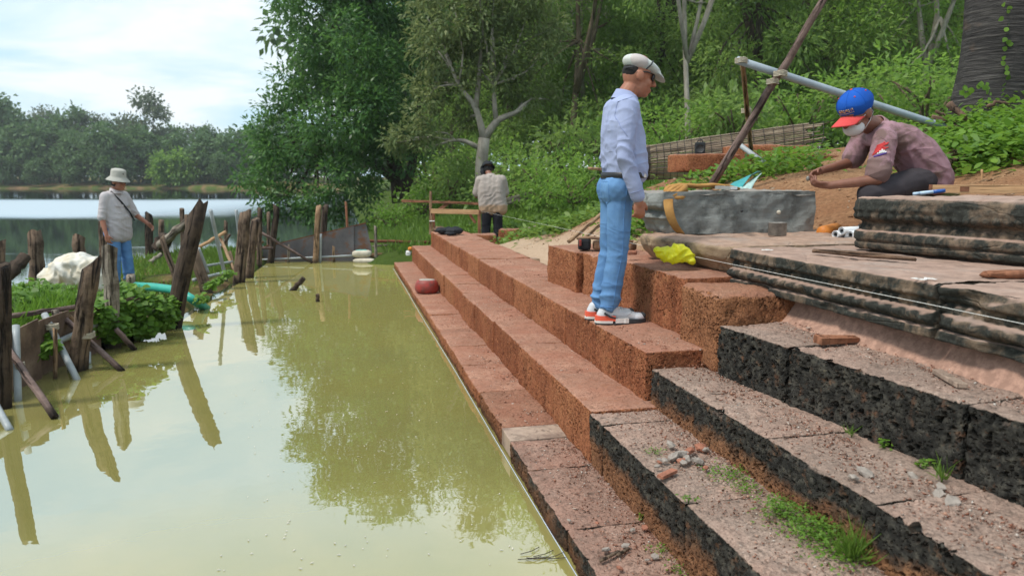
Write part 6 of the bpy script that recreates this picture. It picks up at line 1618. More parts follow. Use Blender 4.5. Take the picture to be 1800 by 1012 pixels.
bar('brace', (836, 392, 13.5), (826, 377, 13.5), .03, .05, 'wood_red', parent=frame)
bar('tie', (755, 388.5, 13.7), (764, 388.5, 13.7), .06, .015, 'string', parent=frame)
rail = empty('guard_rail', at(775, 372, 14.8), 0, 'dark horizontal rail with a slanting brace behind the wooden frame', 'wooden frame')
bar('rail_bar', (706, 353, 15.0), (842, 358, 14.6), .03, .05, 'wood_red', parent=rail)
bar('brace', (768, 372, 14.8), (792, 354, 14.8), .03, .07, 'wood_red', parent=rail)
bar('plank', (883, 356, 17.0), (942, 341, 17.2), .04, .16, 'wood_grey', 'grey plank slanting up right of the back worker')
bar('plank', (925, 403, 13.6), (1040, 382, 12.0), .25, .06, 'wood_grey', 'long grey plank lying on the grass right of the back worker')
def loose(px_, py_, Y, sx, sy, sz, rz, mat, label, seed, rad=.02, name='laterite_block'):
    p = at(px_, py_, Y); o = obj(name, block_mesh(name, sx, sy, sz, .03 if Y > 8 else .015, .014, seed, rad, 'full'), M[mat])
    o.location = p + Vector((0, 0, sz / 2)); o.rotation_euler = (0, 0, rz); return tag(o, label, 'stone block', 'loose blocks')
loose(850, 432, 12.7, .42, .3, .20, .1, 'laterite_new', 'red block lying on the top step in front of the back worker', 41)
loose(902, 431, 13.6, .50, .4, .30, -.1, 'laterite_new', 'larger red block right of the back worker', 42)
loose(905, 442, 11.6, .26, .2, .08, .3, 'laterite_rim', 'flat orange stone in the sand beside the top step', 43)
loose(935, 468, 9.0, .16, .12, .10, .5, 'sandstone_pale', 'small squared pale stone on the sand beside the top step', 44, .008, 'stone')
# black jacket on the far end of the third course
mb = MB(); c = W(12.6, 1.75, .70)
for k, (dx, dy, dz, a, b_, h) in enumerate(((0, 0, .02, .18, .12, .05), (.15, -.3, .03, .14, .14, .06), (-.05, -.15, .02, .16, .1, .05), (.1, -.55, .0, .12, .1, .03))): mb.ell(c + Vector((dx, dy, dz)), (a, b_, h))
o = obj('jacket', voxel_mesh(mb, 'jacket', .02, 2, .04, 9), M['black_cloth']); recenter(o, c); tag(o, 'black jacket heaped on the far end of the steps', 'jacket')
mb = MB(); c = W(13.1, 1.68, .70); mb.ell(c, (.12, .1, .06)); o = obj('coir', voxel_mesh(mb, 'coir', .015, 1, .03, 14), M['root']); recenter(o, c); tag(o, 'brown tuft of fibre beside the black jacket', 'fibre')

# red pot on the lowest step
c = W(11.0 - 1.45, 1.05, .11); pot = empty('clay_pot', c, 0, 'squat red pot filled with grey cement on the lowest step', 'pot')
mb = MB(); mb.lathe([(0, 0), (.13, 0), (.155, .03), (.16, .08), (.145, .13), (.12, .165), (.108, .168), (.105, .15), (0, .15)], None, (0, 0, 0), 24, 1.0, .85); mb.build('pot_body', M['red_paint'], pot)
mb = MB(); mb.lathe([(0, .175), (.06, .176), (.10, .172), (.107, .160)], None, (0, 0, 0), 20, 1, .85); mb.build('cement_fill', M['cement'], pot)

# ------------------------------------------------------------------ mound behind the stones
matr = empty('bamboo_screen', at(1295, 290, 10.2), 0, 'split bamboo mat backed with wire mesh on the mound', 'bamboo mat')
def bamboo():
    rs = np.random.RandomState(21); top = [(1132, 262, 10.6), (1140, 256, 10.6), (1220, 243, 10.4), (1340, 226, 10.1), (1455, 212, 9.9)]; bot = [(1132, 318, 10.6), (1140, 316, 10.6), (1220, 316, 10.4), (1340, 300, 10.1), (1440, 282, 9.9)]
    T = [at(*p) for p in top]; B = [at(*p) for p in bot]
    def P(s, t):
        s = min(max(s, 0), .9999) * (len(T) - 1); i = int(s); f = s - i
        a = T[i].lerp(T[i + 1], f); b = B[i].lerp(B[i + 1], f); q = a.lerp(b, t); q.y -= .10 * math.sin(t * 3.1); return q
    n = 34; loc = Vector(matr.location)
    for k in range(n):                               # each slat is a piece of its own
        t = (k + .5) / n; mb = MB(); s0 = rs.uniform(-.02, .06); s1 = rs.uniform(.9, 1.0); pts = [P(s0 + (s1 - s0) * j / 7, t + rs.normal(0, .006)) - loc + Vector((0, rs.normal(0, .006), 0)) for j in range(8)]
        mb.tube(pts, .016 * rs.uniform(.8, 1.15), 5, .05, k, False, .5); mb.build('slat', M['bamboo_mat'], matr)
    mb = MB()
    for s in np.linspace(.02, .98, 26): mb.tube([P(s, t) - loc + Vector((0, -.03, 0)) for t in np.linspace(0, 1, 7)], .004, 4)
    for t in np.linspace(.03, .97, 7): mb.tube([P(s, t) - loc + Vector((0, -.034, 0)) for s in np.linspace(0, 1, 14)], .004, 4)
    mb.build('wire_mesh', M['wire'], matr)
bamboo()
p = at(1140, 258, 10.75)
bar('plank', (1125, 262, 10.9), (1300, 255, 10.6), .05, .10, 'plank_grey', 'weathered board behind the left end of the bamboo mat')
loose(1238, 303, 9.3, .75, .55, .22, .22, 'laterite_new', 'long red block in front of the bamboo mat', 51)
loose(1345, 285, 9.4, .95, .5, .20, .1, 'laterite_new', 'red slab block behind the leaning pole', 52)
loose(1400, 292, 8.9, .85, .4, .12, -.12, 'laterite_rim', 'flat reddish block on the mound right of the leaning pole', 53)
loose(1320, 300, 8.7, .5, .35, .08, .2, 'laterite_rim', 'low flat red stone at the foot of the bamboo mat', 54)
# speaker
p = at(1230, 272, 9.15); sp = empty('speaker', p, -.2, 'small black box speaker standing on the long red block', 'speaker')
mb = MB(); mb.box((0, 0, .075), (.125, .12, .15), None, .02); mb.build('case', M['black_plastic'], sp); mb = MB(); mb.tube([(-.03, 0, .15), (-.025, 0, .175), (.025, 0, .175), (.03, 0, .15)], .007, 6); mb.build('handle', M['black_plastic'], sp)
mb = MB(); mb.lathe([(0, 0), (.04, 0), (.045, .004), (.048, .008)], Matrix.Rotation(R(90), 3, 'X'), (0, -.061, .07), 16); mb.build('cone', M['iron'], sp)
# tripod of poles
pole('pole', (1251, 328, 7.2), (1462, -22, 6.5), 15, 'pole_purple', 'long bare pole leaning diagonally up out of the picture', group='poles on the mound', rough=.05, seg=10, taper=.75)
pole('pipe', (1296, 106, 6.75), (1712, 240, 7.35), 13, 'pvc_blue', 'long pale blue pipe tied across the leaning pole', 'pipe', 'poles on the mound', rough=0, seg=12)
pole('pole', (1305, 108, 6.8), (1314, 204, 7.6), 9, 'pole_tan', 'short upright pole hanging from the end of the pale blue pipe', group='poles on the mound')
pole('pole', (1314, 200, 7.62), (1322, 288, 8.6), 8, 'pole_tan', 'lower pole continuing below the short upright one', group='poles on the mound')
pole('pipe', (1296, 252, 8.3), (1348, 290, 7.9), 9, 'pvc', 'short pale pipe lying on the mound behind the leaning pole', 'pipe', 'poles on the mound', rough=0)
lash((1372, 130, 6.72), 22, 'rope lashing where the pale blue pipe crosses the leaning pole'); lash((1358, 144, 6.8), 20, 'second rope lashing lower on the leaning pole'); lash((1303, 107, 6.76), 20, 'rope lashing at the end of the pale blue pipe'); lash((1312, 195, 7.6), 16, 'rope lashing between the two short upright poles')
# roots and sticks by the palm
rs_ = np.random.RandomState(63)
RT = [((1640, 208, 7.3), (1700, 218, 7.2), (1745, 205, 7.3), 12, 'gnarled brown root in front of the palm foot'), ((1655, 225, 7.1), (1700, 222, 7.0), (1760, 228, 7.1), 9, 'lower gnarled root in front of the palm foot'), ((1668, 185, 7.2), (1685, 200, 7.1), (1700, 212, 7.1), 14, 'splintered stump left of the palm foot'),
      ((1735, 190, 7.3), (1752, 172, 7.2), (1775, 185, 7.3), 7, 'arched root at the palm foot'), ((1645, 195, 7.2), (1660, 202, 7.2), (1676, 214, 7.2), 5, 'thin dry stick left of the palm foot'), ((1655, 285, 6.3), (1690, 265, 6.4), (1720, 245, 6.6), 16, 'broken grey brown branch lying on the mound behind the worker'),
      ((1640, 305, 5.9), (1660, 300, 6.0), (1700, 288, 6.2), 10, 'branch end sticking out behind the worker'), ((1775, 245, 6.6), (1795, 240, 6.5), (1830, 228, 6.5), 13, 'cut branch with a pale end among the creeper'), ((1760, 215, 7.2), (1785, 208, 7.2), (1830, 212, 7.3), 9, 'root running out of the picture at the right edge'), ((1690, 232, 7.0), (1740, 220, 7.0), (1790, 205, 7.2), 7, 'thin root across the palm foot')]
for i, (a, b_, c_, w, lb) in enumerate(RT):
    A_, B_, C_ = at(*a), at(*b_), at(*c_); pts = [A_ * (1 - t) ** 2 + B_ * 2 * t * (1 - t) + C_ * t * t + Vector(rs_.normal(size=3)) * .006 for t in np.linspace(0, 1, 9)]
    for q in pts: q.z = max(q.z, gh(q.x, q.y) + .13)
    r = w * a[2] / FPX / 2; o = MB().tube(pts, [r * (1 - .5 * k / 8) for k in range(9)], 9, .12, i).build('root', M['root']); recenter(o, pts[0]); tag(o, lb, 'root', 'roots and branches by the palm')
pole('stick', (1726, 328, 5.6), (1726, 298, 5.6), 4, 'plank_orange', 'thin upright stick in the soil behind the straightedge', 'stick', 'sticks')
pole('stick', (1300, 345, 7.0), (1310, 325, 7.2), 7, 'wood_red', 'short stick on the mound right of the teal sheet', 'stick', 'sticks')
for i, (a, b_, w) in enumerate((((1000, 425, 7.6), (1062, 372, 8.2), 7), ((1020, 424, 7.4), (1072, 380, 8.0), 7))):
    pole('hoe', a, b_, w, 'pole_tan', ['upper wooden tool handle leaning behind the standing man', 'lower wooden tool handle leaning behind the standing man'][i], 'tool', 'tools behind the standing man')
pole('stick', (1034, 296, 9.5), (1062, 298, 9.4), 5, 'pole_tan', 'short stick at belt height left of the standing man', 'stick', 'sticks')
# teal sheet
P = [at(1278, 335, 6.6), at(1300, 332, 6.4), at(1336, 300, 6.7), at(1322, 332, 6.35), at(1310, 336, 6.3)]
mb = MB(); A_, B_, C_, D_ = at(1262, 340, 6.6), at(1338, 301, 6.85), at(1318, 338, 6.3), at(1285, 338, 6.35)
def quadsheet(name, A_, B_, C_, D_, mat, parent, bulge=.03, seed=0, n=10):
    V, Q = [], []
    for i in range(n):
        for j in range(n):
            s, t = i / (n - 1), j / (n - 1); p = A_.lerp(B_, s).lerp(D_.lerp(C_, s), t); k = float(perlin(np.array([[s * 4 + seed, t * 4, 1.1]]))[0]); V.append(p + Vector((0, -.4, 1)) * (bulge * math.sin(math.pi * t) + .02 * k))
    for i in range(n - 1):
        for j in range(n - 1): Q.append((i * n + j, i * n + j + 1, (i + 1) * n + j + 1, (i + 1) * n + j))
    o = obj(name, mesh_np(name, V, Q, True), M[mat], parent); m = o.modifiers.new('s', 'SOLIDIFY'); m.thickness = .004; return o
ts = quadsheet('plastic_sheet', A_, B_, C_ + Vector((-.06, .05, .03)), D_, 'teal_sheet', None, .05, 1); c = at(1290, 338, 6.5); recenter(ts, c); tag(ts, 'folded teal plastic sheet behind the grey cut stone', 'plastic sheet')
o = quadsheet('pale_lining', D_ + Vector((.03, -.02, .01)), B_ + Vector((0, -.03, -.01)), C_, at(1290, 342, 6.25), 'teal_pale', ts, .02, 5); o.data.transform(Matrix.Translation(-c))

# ------------------------------------------------------------------ things on the stones
# strap with a knot
st = empty('lifting_strap', W(5.1, 2.3, 1.48), 0, 'orange webbing strap knotted round the grey cut stone', 'strap')
def ribbon(name, pts, w, wd, parent, mat='strap', th=.006):
    V, Q = [], []; loc = Vector(parent.location); n = len(pts)
    for i, p in enumerate(pts):
        d = Vector(wd[i] if isinstance(wd, list) else wd).normalized(); p = Vector(p) - loc; V += [p - d * w / 2, p + d * w / 2]
    for i in range(n - 1): Q.append((2 * i, 2 * i + 1, 2 * i + 3, 2 * i + 2))
    o = obj(name, mesh_np(name, V, Q, True), M[mat], parent); m = o.modifiers.new('s', 'SOLIDIFY'); m.thickness = th; m.offset = 1; o.modifiers.new('b', 'SUBSURF').levels = 1; o.modifiers['b'].render_levels = 2; return o
fx = 4.80
def pxs(px_, py_, du=0.0):
    """a point in front of the sawn end of the grey stone"""
    d = ray(px_, py_); n = Vector((-math.sin(TH), math.cos(TH), 0)); o0 = Vector((0, 0, ZC)); t = (fx - .02 + du - o0.dot(n)) / d.dot(n); return o0 + d * t
ribbon('strap_band', [pxs(1182, 334, .25), pxs(1177, 340, .1), pxs(1174, 352, .05), pxs(1176, 370, .0), pxs(1181, 388, .0), pxs(1190, 404, .0), pxs(1200, 414, .03)], .075, [Vector((1, 0, -.15))] * 7, st)
mb = MB()
for q in range(4):
    a0 = q * .9; c0 = pxs(1188, 338, .12) + Vector((.0, 0, .0)); mb.tube([c0 + Vector((.07 * math.cos(t), .05 * math.sin(t + a0), .04 * math.sin(t * 1.0 + q * .6))) for t in np.linspace(0, 5.6, 14)], .02, 7, .05, q)
mb.build('knot', M['strap'], st).data.transform(Matrix.Translation(-Vector(st.location)))
tp = [W(5.0, 2.33, 1.505), W(5.12, 2.45, 1.52), W(5.16, 2.6, 1.51), W(5.12, 2.72, 1.52), W(5.1, 2.85, 1.50), W(5.16, 2.95, 1.49)]
o = MB().tube(tp, [.03, .028, .032, .026, .034, .02], 8, .08, 4, True, .55).build('strap_tail', M['strap'], st); o.data.transform(Matrix.Translation(-Vector(st.location)))
# spirit level
a, b_ = at(1262, 331, 5.55), at(1290, 341, 5.02); lv = empty('spirit_level', a, 0, 'short silver spirit level lying on the grey cut stone', 'spirit level')
a.z = b_.z = 1.502; mb = MB(); mb.bar(a - Vector(lv.location), b_ - Vector(lv.location), .045, .022, .002); mb.build('level_body', M['aluminium'], lv)
for f in (.25, .6): 
    q = a.lerp(b_, f) - Vector(lv.location) + Vector((0, 0, .012)); mb = MB(); mb.bar(q - (b_ - a).normalized() * .02, q + (b_ - a).normalized() * .02, .022, .004); mb.build('vial_window', M['black_plastic'], lv)
# holes and plug in the sawn face
p = pxs(1304, 371, .02); mb = MB(); mb.ell(p, (.011, .006, .009)); o = mb.build('drill_hole', M['black_plastic']); recenter(o, p); tag(o, 'dark drill hole in the sawn face of the grey stone', 'hole')
p = pxs(1369, 373, .015); mb = MB(); mb.ell(p, (.016, .012, .015)); o = mb.build('plug', M['sack_cream']); recenter(o, p); tag(o, 'pale round plug in the sawn face of the grey stone', 'plug')
# tin can
p = onz(1366, 414, 1.178); tin = empty('tin_can', p, 0, 'dented paint-smeared tin can in front of the sawn stone', 'can')
mb = MB(); mb.lathe([(0, 0), (.058, 0), (.061, .004), (.060, .085), (.063, .088), (.061, .091), (.056, .088), (.055, .03), (0, .03)], None, (0, 0, 0), 24); mb.build('can_wall', M['tin'], tin)
mb = MB(); mb.lathe([(0, .06), (.05, .062), (.055, .058)], None, (0, 0, 0), 16); mb.build('can_filling', M['cement'], tin)
# yellow bag
c = at(1186, 450, 4.60); mb = MB()
for dx, dz, rx, rz_ in ((0, .0, .10, .05), (-.07, .02, .06, .045), (.06, .0, .07, .05), (.02, .04, .06, .04), (-.10, .035, .04, .02), (.09, -.02, .04, .03)): mb.ell(c + Vector((dx, .0, dz)), (rx, .055, rz_))
o = obj('plastic_bag', voxel_mesh(mb, 'plastic_bag', .006, 2, .02, 9, [(c, .2, (1, .3, .5), 55, .008), (c + Vector((.06, 0, 0)), .1, (-.4, .3, 1), 70, .006)]), M['yellow_film']); recenter(o, c - Vector((0, 0, .05))); tag(o, 'crumpled yellow plastic bag on the red block beside the standing man', 'bag')
# roll of drawings and orange tube
p0, p1 = at(1468, 412, 5.0), at(1500, 404, 5.25); rl = empty('paper_rolls', p0, 0, 'rolled white drawings lying beside the thick sandstone block', 'paper roll')
for k, (dz, dx) in enumerate(((0, 0), (-.005, .045), (.025, .03), (0, .085))):
    d = Vector((.26, .16, 0)); q = Vector((dx, -.012 * k, dz)); mb = MB(); mt = d.to_track_quat('Z', 'Y').to_matrix()
    mb.lathe([(.024, 0), (.026, 0), (.026, d.length), (.022, d.length)], mt, q, 16); mb.lathe([(.024, 0), (.0225, .0), (.022, d.length)], mt, q, 16); mb.lathe([(.014, .004), (.015, .004), (.015, d.length)], mt, q, 12); mb.build('roll', M['paper'], rl)
o = MB().tube([at(1446, 408, 5.35), at(1470, 402, 5.6)], .045, 12).build('tube', M['orange_plastic']); recenter(o, at(1446, 408, 5.35)); tag(o, 'orange pipe end beside the rolled drawings', 'pipe')
# straightedge and marker on the upper block
a, b_ = onz(1640, 346, 1.475) , None
a = at(1633, 337, 4.75); b_ = at(1835, 331, 4.45); a.z = b_.z = 1.50; sg = empty('straightedge', a, 0, 'long wooden straightedge lying on the thick sandstone block', 'straightedge')
mb = MB(); mb.bar(Vector((0, 0, 0)), b_ - a, .05, .05, .002); align_z(mb.build('beam', M['plank_orange'], sg), b_ - a)
mb = MB(); mb.bar((b_ - a) * .28 + Vector((0, -.002, 0)), (b_ - a) * .36 + Vector((0, -.002, 0)), .052, .03); mb.build('vial_slot', M['wood_red'], sg)
mb = MB(); mb.bar((b_ - a) * -.004, (b_ - a) * .03, .053, .053); mb.build('end_cap', M['wood_red'], sg)
a = at(1605, 347, 4.45); d = (at(1660, 341, 4.45) - a); mk = empty('marker_pen', a, 0, 'blue and white marker pen lying before the straightedge', 'pen')
for q0, q1, r, m, nm in ((0, .2, .010, 'marker_pale', 'cap'), (.2, .75, .011, 'marker_pale', 'barrel'), (.62, 1.0, .0115, 'marker_blue', 'grip')): MB().tube([d * q0 + Vector((0, 0, .02)), d * q1 + Vector((0, 0, .02))], r, 12).build(nm, M[m], mk)
pole('log', (1748, 331, 4.9), (1772, 329, 4.9), 9, 'plank_orange', 'short round wood offcut behind the straightedge', 'offcut', None, rough=.02)
# wood strips and chips on the slabs and steps
def strip(a, b_, w, h, mat, label, name='wood_strip', bend=0):
    P, Q = Vector(a), Vector(b_); n = 9; pts = [P.lerp(Q, t) + Vector((0, 0, bend * math.sin(math.pi * t))) + Vector((0, .008 * math.sin(t * 9), 0)) for t in np.linspace(0, 1, n)]
    o = MB().tube(pts, [w * (.6 + .4 * math.sin(math.pi * min(1, max(.12, t)) )) for t in np.linspace(0, 1, n)], 7, .12, 5, True, h / w).build(name, M[mat]); recenter(o, P); align_z(o, Q - P); return tag(o, label, 'wood strip', 'wood strips')
strip(onz(1430, 441, 1.185), onz(1610, 456, 1.185), .022, .014, 'root', 'long dry bark strip lying on the carved block before the upper block', bend=.004)
strip(onz(1730, 482, 1.18), onz(1830, 480, 1.18), .03, .018, 'wood_red', 'reddish wood strip on the carved block at the right edge')
o = MB(); a, b_ = onz(1437, 604, .84), onz(1506, 600, .84); d = b_ - a; dn = d.normalized(); s_ = Vector((-dn.y, dn.x, 0)); L = d.length
o.add([a - s_ * .03, a + s_ * .03, a + s_ * .03 + Vector((0, 0, .035)), a - s_ * .03 + Vector((0, 0, .03)), b_ - s_ * .015, b_ + s_ * .015, b_ + s_ * .02 + Vector((0, 0, .025)), b_ - s_ * .02 + Vector((0, 0, .02))], [(0, 1, 2, 3), (4, 7, 6, 5), (0, 4, 5, 1), (1, 5, 6, 2), (2, 6, 7, 3), (3, 7, 4, 0)])
o = o.build('wood_wedge', M['wood_red']); recenter(o, a); tag(o, 'split reddish wood wedge on the black step under the mortar', 'wood wedge')
mb = MB(); mb.bar(onz(1647, 652, .848), onz(1692, 678, .848), .035, .018, .003); o = mb.build('wood_wedge', M['plank_grey']); recenter(o, onz(1647, 652, .84)); tag(o, 'pale flat wood stake on the black step near the right edge', 'wood wedge')
# tool belt
c = W(5.72, 2.02, .995); tb = empty('tool_belt', c, 0, 'tool belt with leather pouches on the red block behind the man', 'tool belt')
for dx, dy, m, sz_, nm in ((-.1, .0, 'black_cloth', (.10, .10, .09), 'pouch'), (.03, .0, 'tan_leather', (.12, .09, .075), 'pouch'), (.17, -.05, 'grey_cloth', (.11, .09, .07), 'pouch'), (.27, -.07, 'tan_leather', (.07, .07, .06), 'pouch')):
    mb = MB(); mb.box((dx, dy, sz_[2] / 2), sz_, Matrix.Rotation(dx * 2, 3, 'Z'), .018); mb.build(nm, M[m], tb)
MB().tube([(-.16, .02, .09), (-.05, -.04, .10), (.1, -.05, .085), (.28, -.1, .07)], .012, 6).build('belt_strap', M['tan_leather'], tb)
MB().box((-.14, -.05, .06), (.02, .02, .05), None, .004).build('clip', M['red_paint'], tb)
# brick chip near the slab
loose(1109, 448, 5.25, .07, .05, .03, .4, 'red_stone', 'small red brick chip on the block beside the standing man', 61, .006, 'brick_chip')
# chalk numbers on the moulded block
def chalk(text, p, size, rz, label):
    cu = bpy.data.curves.new('t', 'FONT'); cu.body = text; cu.size = size; cu.extrude = .0008; cu.offset = .0015
    t = bpy.data.objects.new('t', cu); COL.objects.link(t); me = bpy.data.meshes.new_from_object(t.evaluated_get(bpy.context.evaluated_depsgraph_get())); bpy.data.objects.remove(t)
    me.materials.clear(); o = obj('chalk_mark', me, M['chalk']); o.location = p; o.rotation_euler = (0, 0, rz); tag(o, label, 'chalk mark')
chalk('54', onz(1618, 492, 1.172), .085, .25, 'white chalk number on the carved block near the joint')
chalk('45', onz(1342, 440, 1.174), .07, .25, 'faint white chalk number at the far end of the carved block')

# ------------------------------------------------------------------ rubble, grit and weeds on the steps
rs_ = np.random.RandomState(19)
def chip_mesh(seed, s):
    bm = bmesh.new(); bmesh.ops.create_icosphere(bm, subdivisions=1, radius=1); r_ = np.random.RandomState(seed)
    for v in bm.verts: v.co = Vector((v.co.x * s[0], v.co.y * s[1], v.co.z * s[2])) * r_.uniform(.7, 1.2)
    me = bpy.data.meshes.new('stone_chip'); bm.to_mesh(me); bm.free(); return me
def chip(p, s, mat, label, seed, group):
    o = obj('stone_chip', chip_mesh(seed, s), M[mat]); o.location = p + Vector((0, 0, s[2] * .7)); o.rotation_euler = (rs_.uniform(-.4, .4), rs_.uniform(-.4, .4), rs_.uniform(0, 6)); tag(o, label, 'stone chip', group)
for k in range(22):
    p = onz(rs_.normal(1200, 26), rs_.normal(806, 14), .385); s = rs_.uniform(.010, .026); chip(p, (s * 1.3, s, s * .7), 'pale_stone' if k % 4 else 'red_stone', 'stone chip in the rubble heap on the second step', 200 + k, 'chips of the rubble heap')
for k, (px_, py_, z) in enumerate(((1133, 930, .12), (1112, 932, .12), (1150, 980, .12), (1090, 1000, .12), (1138, 985, .12), (1100, 960, .12), (1050, 920, .12), (1064, 968, .12), (1000, 915, .12))):
    s = rs_.uniform(.009, .02); chip(onz(px_, py_, z), (s * 1.4, s, s * .6), 'pale_stone' if k % 3 else 'red_stone', 'loose stone chip on the lowest step near the camera', 240 + k, 'chips on the lowest step')
for k, (px_, py_, z) in enumerate(((1650, 870, .575), (1672, 884, .575), (1520, 832, .575), (1604, 838, .575), (1500, 842, .575), (1655, 858, .575))):
    s = rs_.uniform(.014, .026); chip(onz(px_, py_, z), (s * 1.5, s, s * .5), 'pale_stone', 'loose pale stone chip on the third step near the camera', 260 + k, 'chips on the third step')
for (a, b_, lb) in (((1085, 975), (1105, 963), 'brown wood splinter on the lowest step'), ((1055, 985), (1088, 968), 'second brown wood splinter on the lowest step')):
    A_, B_ = onz(*a, .125), onz(*b_, .125); o = MB().tube([A_, B_], .006, 6, .2).build('splinter', M['wood_post']); recenter(o, A_); tag(o, lb, 'splinter')
A_, B_ = onz(1160, 838, .39), onz(1186, 826, .39); mb = MB(); mb.bar(A_, B_, .03, .014, .002); o = mb.build('brick_shard', M['red_stone']); recenter(o, A_); tag(o, 'pinkish brick shard in front of the rubble heap', 'brick shard')
def grit():
    rs = np.random.RandomState(29); N = 17000; V, T = [], []
    courses = [(.875, 1.215, .113, .5), (1.205, 1.56, .379, 1.0), (1.55, 1.86, .60, 1.0), (1.9, 2.2, .835, .8)]
    for k in range(N):
        v0, v1, z, _ = courses[rs.choice(4, p=[.30, .28, .28, .14])]
        u = 1.2 + 9 * rs.beta(1.0, 2.6); v = v1 - (v1 - v0) * rs.beta(.8, 1.7)
        if abs(z - .60) < .01: z = .654 if u > 3.55 else .573
        if z > .8: 
            if u > 3.3: continue
            v += .06
        if z < .2 and 3.85 < u < 4.1: continue
        s = rs.uniform(.0022, .0078) * (1.7 if rs.rand() < .05 else 1)
        c = W(u, v, z + s * .3); a = unit(rs.normal(size=(4, 3))); V.append(np.array(c) + a * s * [1.2, 1, .7])
    V = np.concatenate(V); n = len(V) // 4; I = np.arange(n * 4).reshape(n, 4)
    Fs = np.concatenate([I[:, [0, 1, 2]], I[:, [0, 2, 3]], I[:, [0, 3, 1]], I[:, [1, 3, 2]]])
    me = mesh_np('grit', V, Fs); n_ = NT('grit'); ri = n_.n('ShaderNodeNewGeometry', 'Random Per Island')
    me.materials.append(n_.done(n_.pbr(n_.ramp(ri, [(0, (.10, .045, .03)), (.4, (.30, .12, .075)), (.75, (.42, .24, .17)), (.93, (.5, .42, .36)), (1, (.62, .56, .5))]), .9, None, .1)))
    tag(obj('grit', me), 'loose red and pale grit strewn over the stone steps', 'grit', kind='stuff')
grit()
def clods():
    rs = np.random.RandomState(37); V = []
    for k in range(2600):
        u, v = rs.uniform(3.9, 10.5), 2.5 + 4.5 * rs.beta(1.2, 1.6); p = W(u, v, 0); z = gh(p.x, p.y)
        if v < 3.7 and u < 5.2: continue
        s = rs.uniform(.008, .03) * (1.8 if rs.rand() < .06 else 1); a = unit(rs.normal(size=(4, 3))); V.append(np.array((p.x, p.y, z)) + a * s * [1.2, 1, .7])
    V = np.concatenate(V); n = len(V) // 4; I = np.arange(n * 4).reshape(n, 4)
    me = mesh_np('soil_clods', V, np.concatenate([I[:, [0, 1, 2]], I[:, [0, 2, 3]], I[:, [0, 3, 1]], I[:, [1, 3, 2]]])); n_ = NT('soil_clods'); ri = n_.n('ShaderNodeNewGeometry', 'Random Per Island')
    me.materials.append(n_.done(n_.pbr(n_.ramp(ri, [(0, (.14, .07, .04)), (.5, (.30, .16, .085)), (.9, (.42, .26, .15)), (1, (.46, .38, .3))]), .95, None, .1)))
    tag(obj('soil_clods', me), 'loose soil clods and chips scattered over the mound', 'soil', kind='stuff')
clods()
def weed(px_, py_, z, n, L, spread, h, seed, label, mat='vine_leaf', grassy=False, group='weeds on the steps'):
    rs = np.random.RandomState(seed); b = onz(px_, py_, z)
    if grassy:
        P = np.tile(np.array(b), (n, 1)) + np.column_stack([rs.normal(0, spread * .3, (n, 2)), np.zeros(n)]); ax = np.column_stack([rs.normal(0, .5, (n, 2)), np.ones(n)]); nr = rs.normal(size=(n, 3)); LL = h * rs.uniform(.5, 1.2, n); ww = L
    else:
        P = np.array(b) + np.column_stack([rs.normal(0, spread * .5, (n, 2)), rs.uniform(.004, h, n)]); a = rs.uniform(0, 6.28, n); ax = np.column_stack([np.cos(a), np.sin(a), rs.normal(.2, .3, n)]); nr = unit(np.column_stack([rs.normal(0, .4, (n, 2)), np.ones(n)])); LL = L * rs.uniform(.6, 1.3, n); ww = L * .6 * rs.uniform(.7, 1.2, n)
    root = empty('weed', b, 0, label, 'weed', group)
    o = obj('foliage', leaf_mesh('foliage', P, ax, nr, LL, ww, np.clip(rs.normal(.45, .2, n), 0, 1), M[mat]), None, root); o.data.transform(Matrix.Translation(-Vector(b)))
    MB().tube([(0, 0, -.01), (.005, .003, h * .6)], [.003, .0015], 5).build('stem', M['grass_blade'], root)
weed(1375, 905, .38, 420, .016, .085, .055, 301, 'bushy dark green weed against the third step riser', 'leaf_bright')
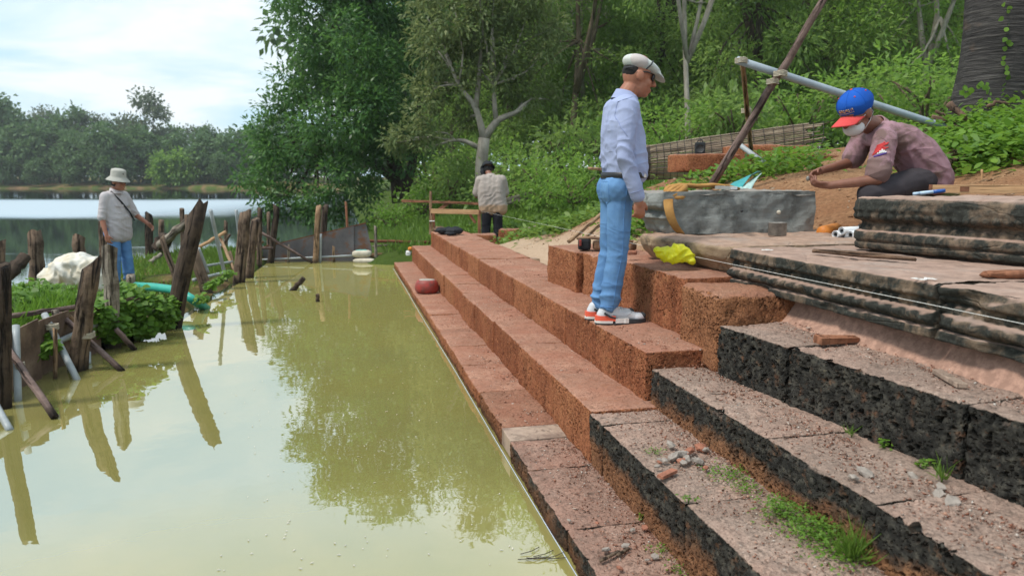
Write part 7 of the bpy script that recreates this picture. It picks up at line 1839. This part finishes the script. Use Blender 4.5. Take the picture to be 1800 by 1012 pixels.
weed(1445, 945, .38, 420, .017, .10, .06, 302, 'leafy green weed cushion near the bottom edge below the black riser', 'leaf_bright')
weed(1280, 835, .38, 200, .014, .10, .02, 303, 'flat creeping weed beside the rubble heap')
weed(1420, 930, .38, 300, .014, .12, .02, 304, 'low creeping weed between the two leafy cushions')
weed(1500, 985, .38, 90, .006, .05, .14, 305, 'tuft of long grass at the bottom edge', 'grass_blade', True)
weed(1470, 975, .38, 260, .016, .10, .03, 306, 'creeping weed beside the grass tuft at the bottom edge')
weed(1310, 860, .38, 120, .013, .06, .02, 307, 'thin creeping weed along the second step')
weed(1555, 787, .575, 26, .022, .03, .03, 308, 'small broad leaved seedling below the black step')
weed(1622, 822, .575, 24, .024, .03, .025, 309, 'little green seedling beside the black step riser')
weed(1655, 845, .575, 16, .007, .03, .09, 310, 'sprawling grass sprig below the black step', 'grass_blade', True)
weed(1497, 765, .575, 16, .004, .03, .06, 311, 'thin dry grass sprig at the black riser foot', 'grass_blade', True)
weed(1128, 914, .113, 26, .016, .025, .035, 312, 'tiny green seedling in the lowest step corner')
weed(1160, 970, .113, 60, .013, .05, .02, 313, 'low green weed in the corner of the lowest step')
weed(1195, 1005, .113, 60, .013, .06, .025, 314, 'low green weed at the bottom edge of the lowest step')
weed(1210, 880, .38, 30, .016, .03, .02, 315, 'small yellow green weed on the second step nose')
weed(1150, 795, .38, 60, .012, .05, .015, 316, 'flat yellowish weed on the second step before the rubble')
# ------------------------------------------------------------------ the moist air
def haze():
    mb = MB(); x0, x1, y0, y1, z0, z1 = -430, 330, -40, 300, -1.5, 34
    mb.box(((x0 + x1) / 2, (y0 + y1) / 2, (z0 + z1) / 2), (x1 - x0, y1 - y0, z1 - z0))
    n = NT('haze_air'); v = n.t.nodes.new('ShaderNodeVolumePrincipled')
    v.inputs['Color'].default_value = (.92, .96, 1, 1); v.inputs['Density'].default_value = HAZE; v.inputs['Anisotropy'].default_value = .2
    n.t.links.new(v.outputs[0], n.out.inputs['Volume'])
    tag(mb.build('haze', n.m), kind='stuff')
HAZE = 0.0005
haze()
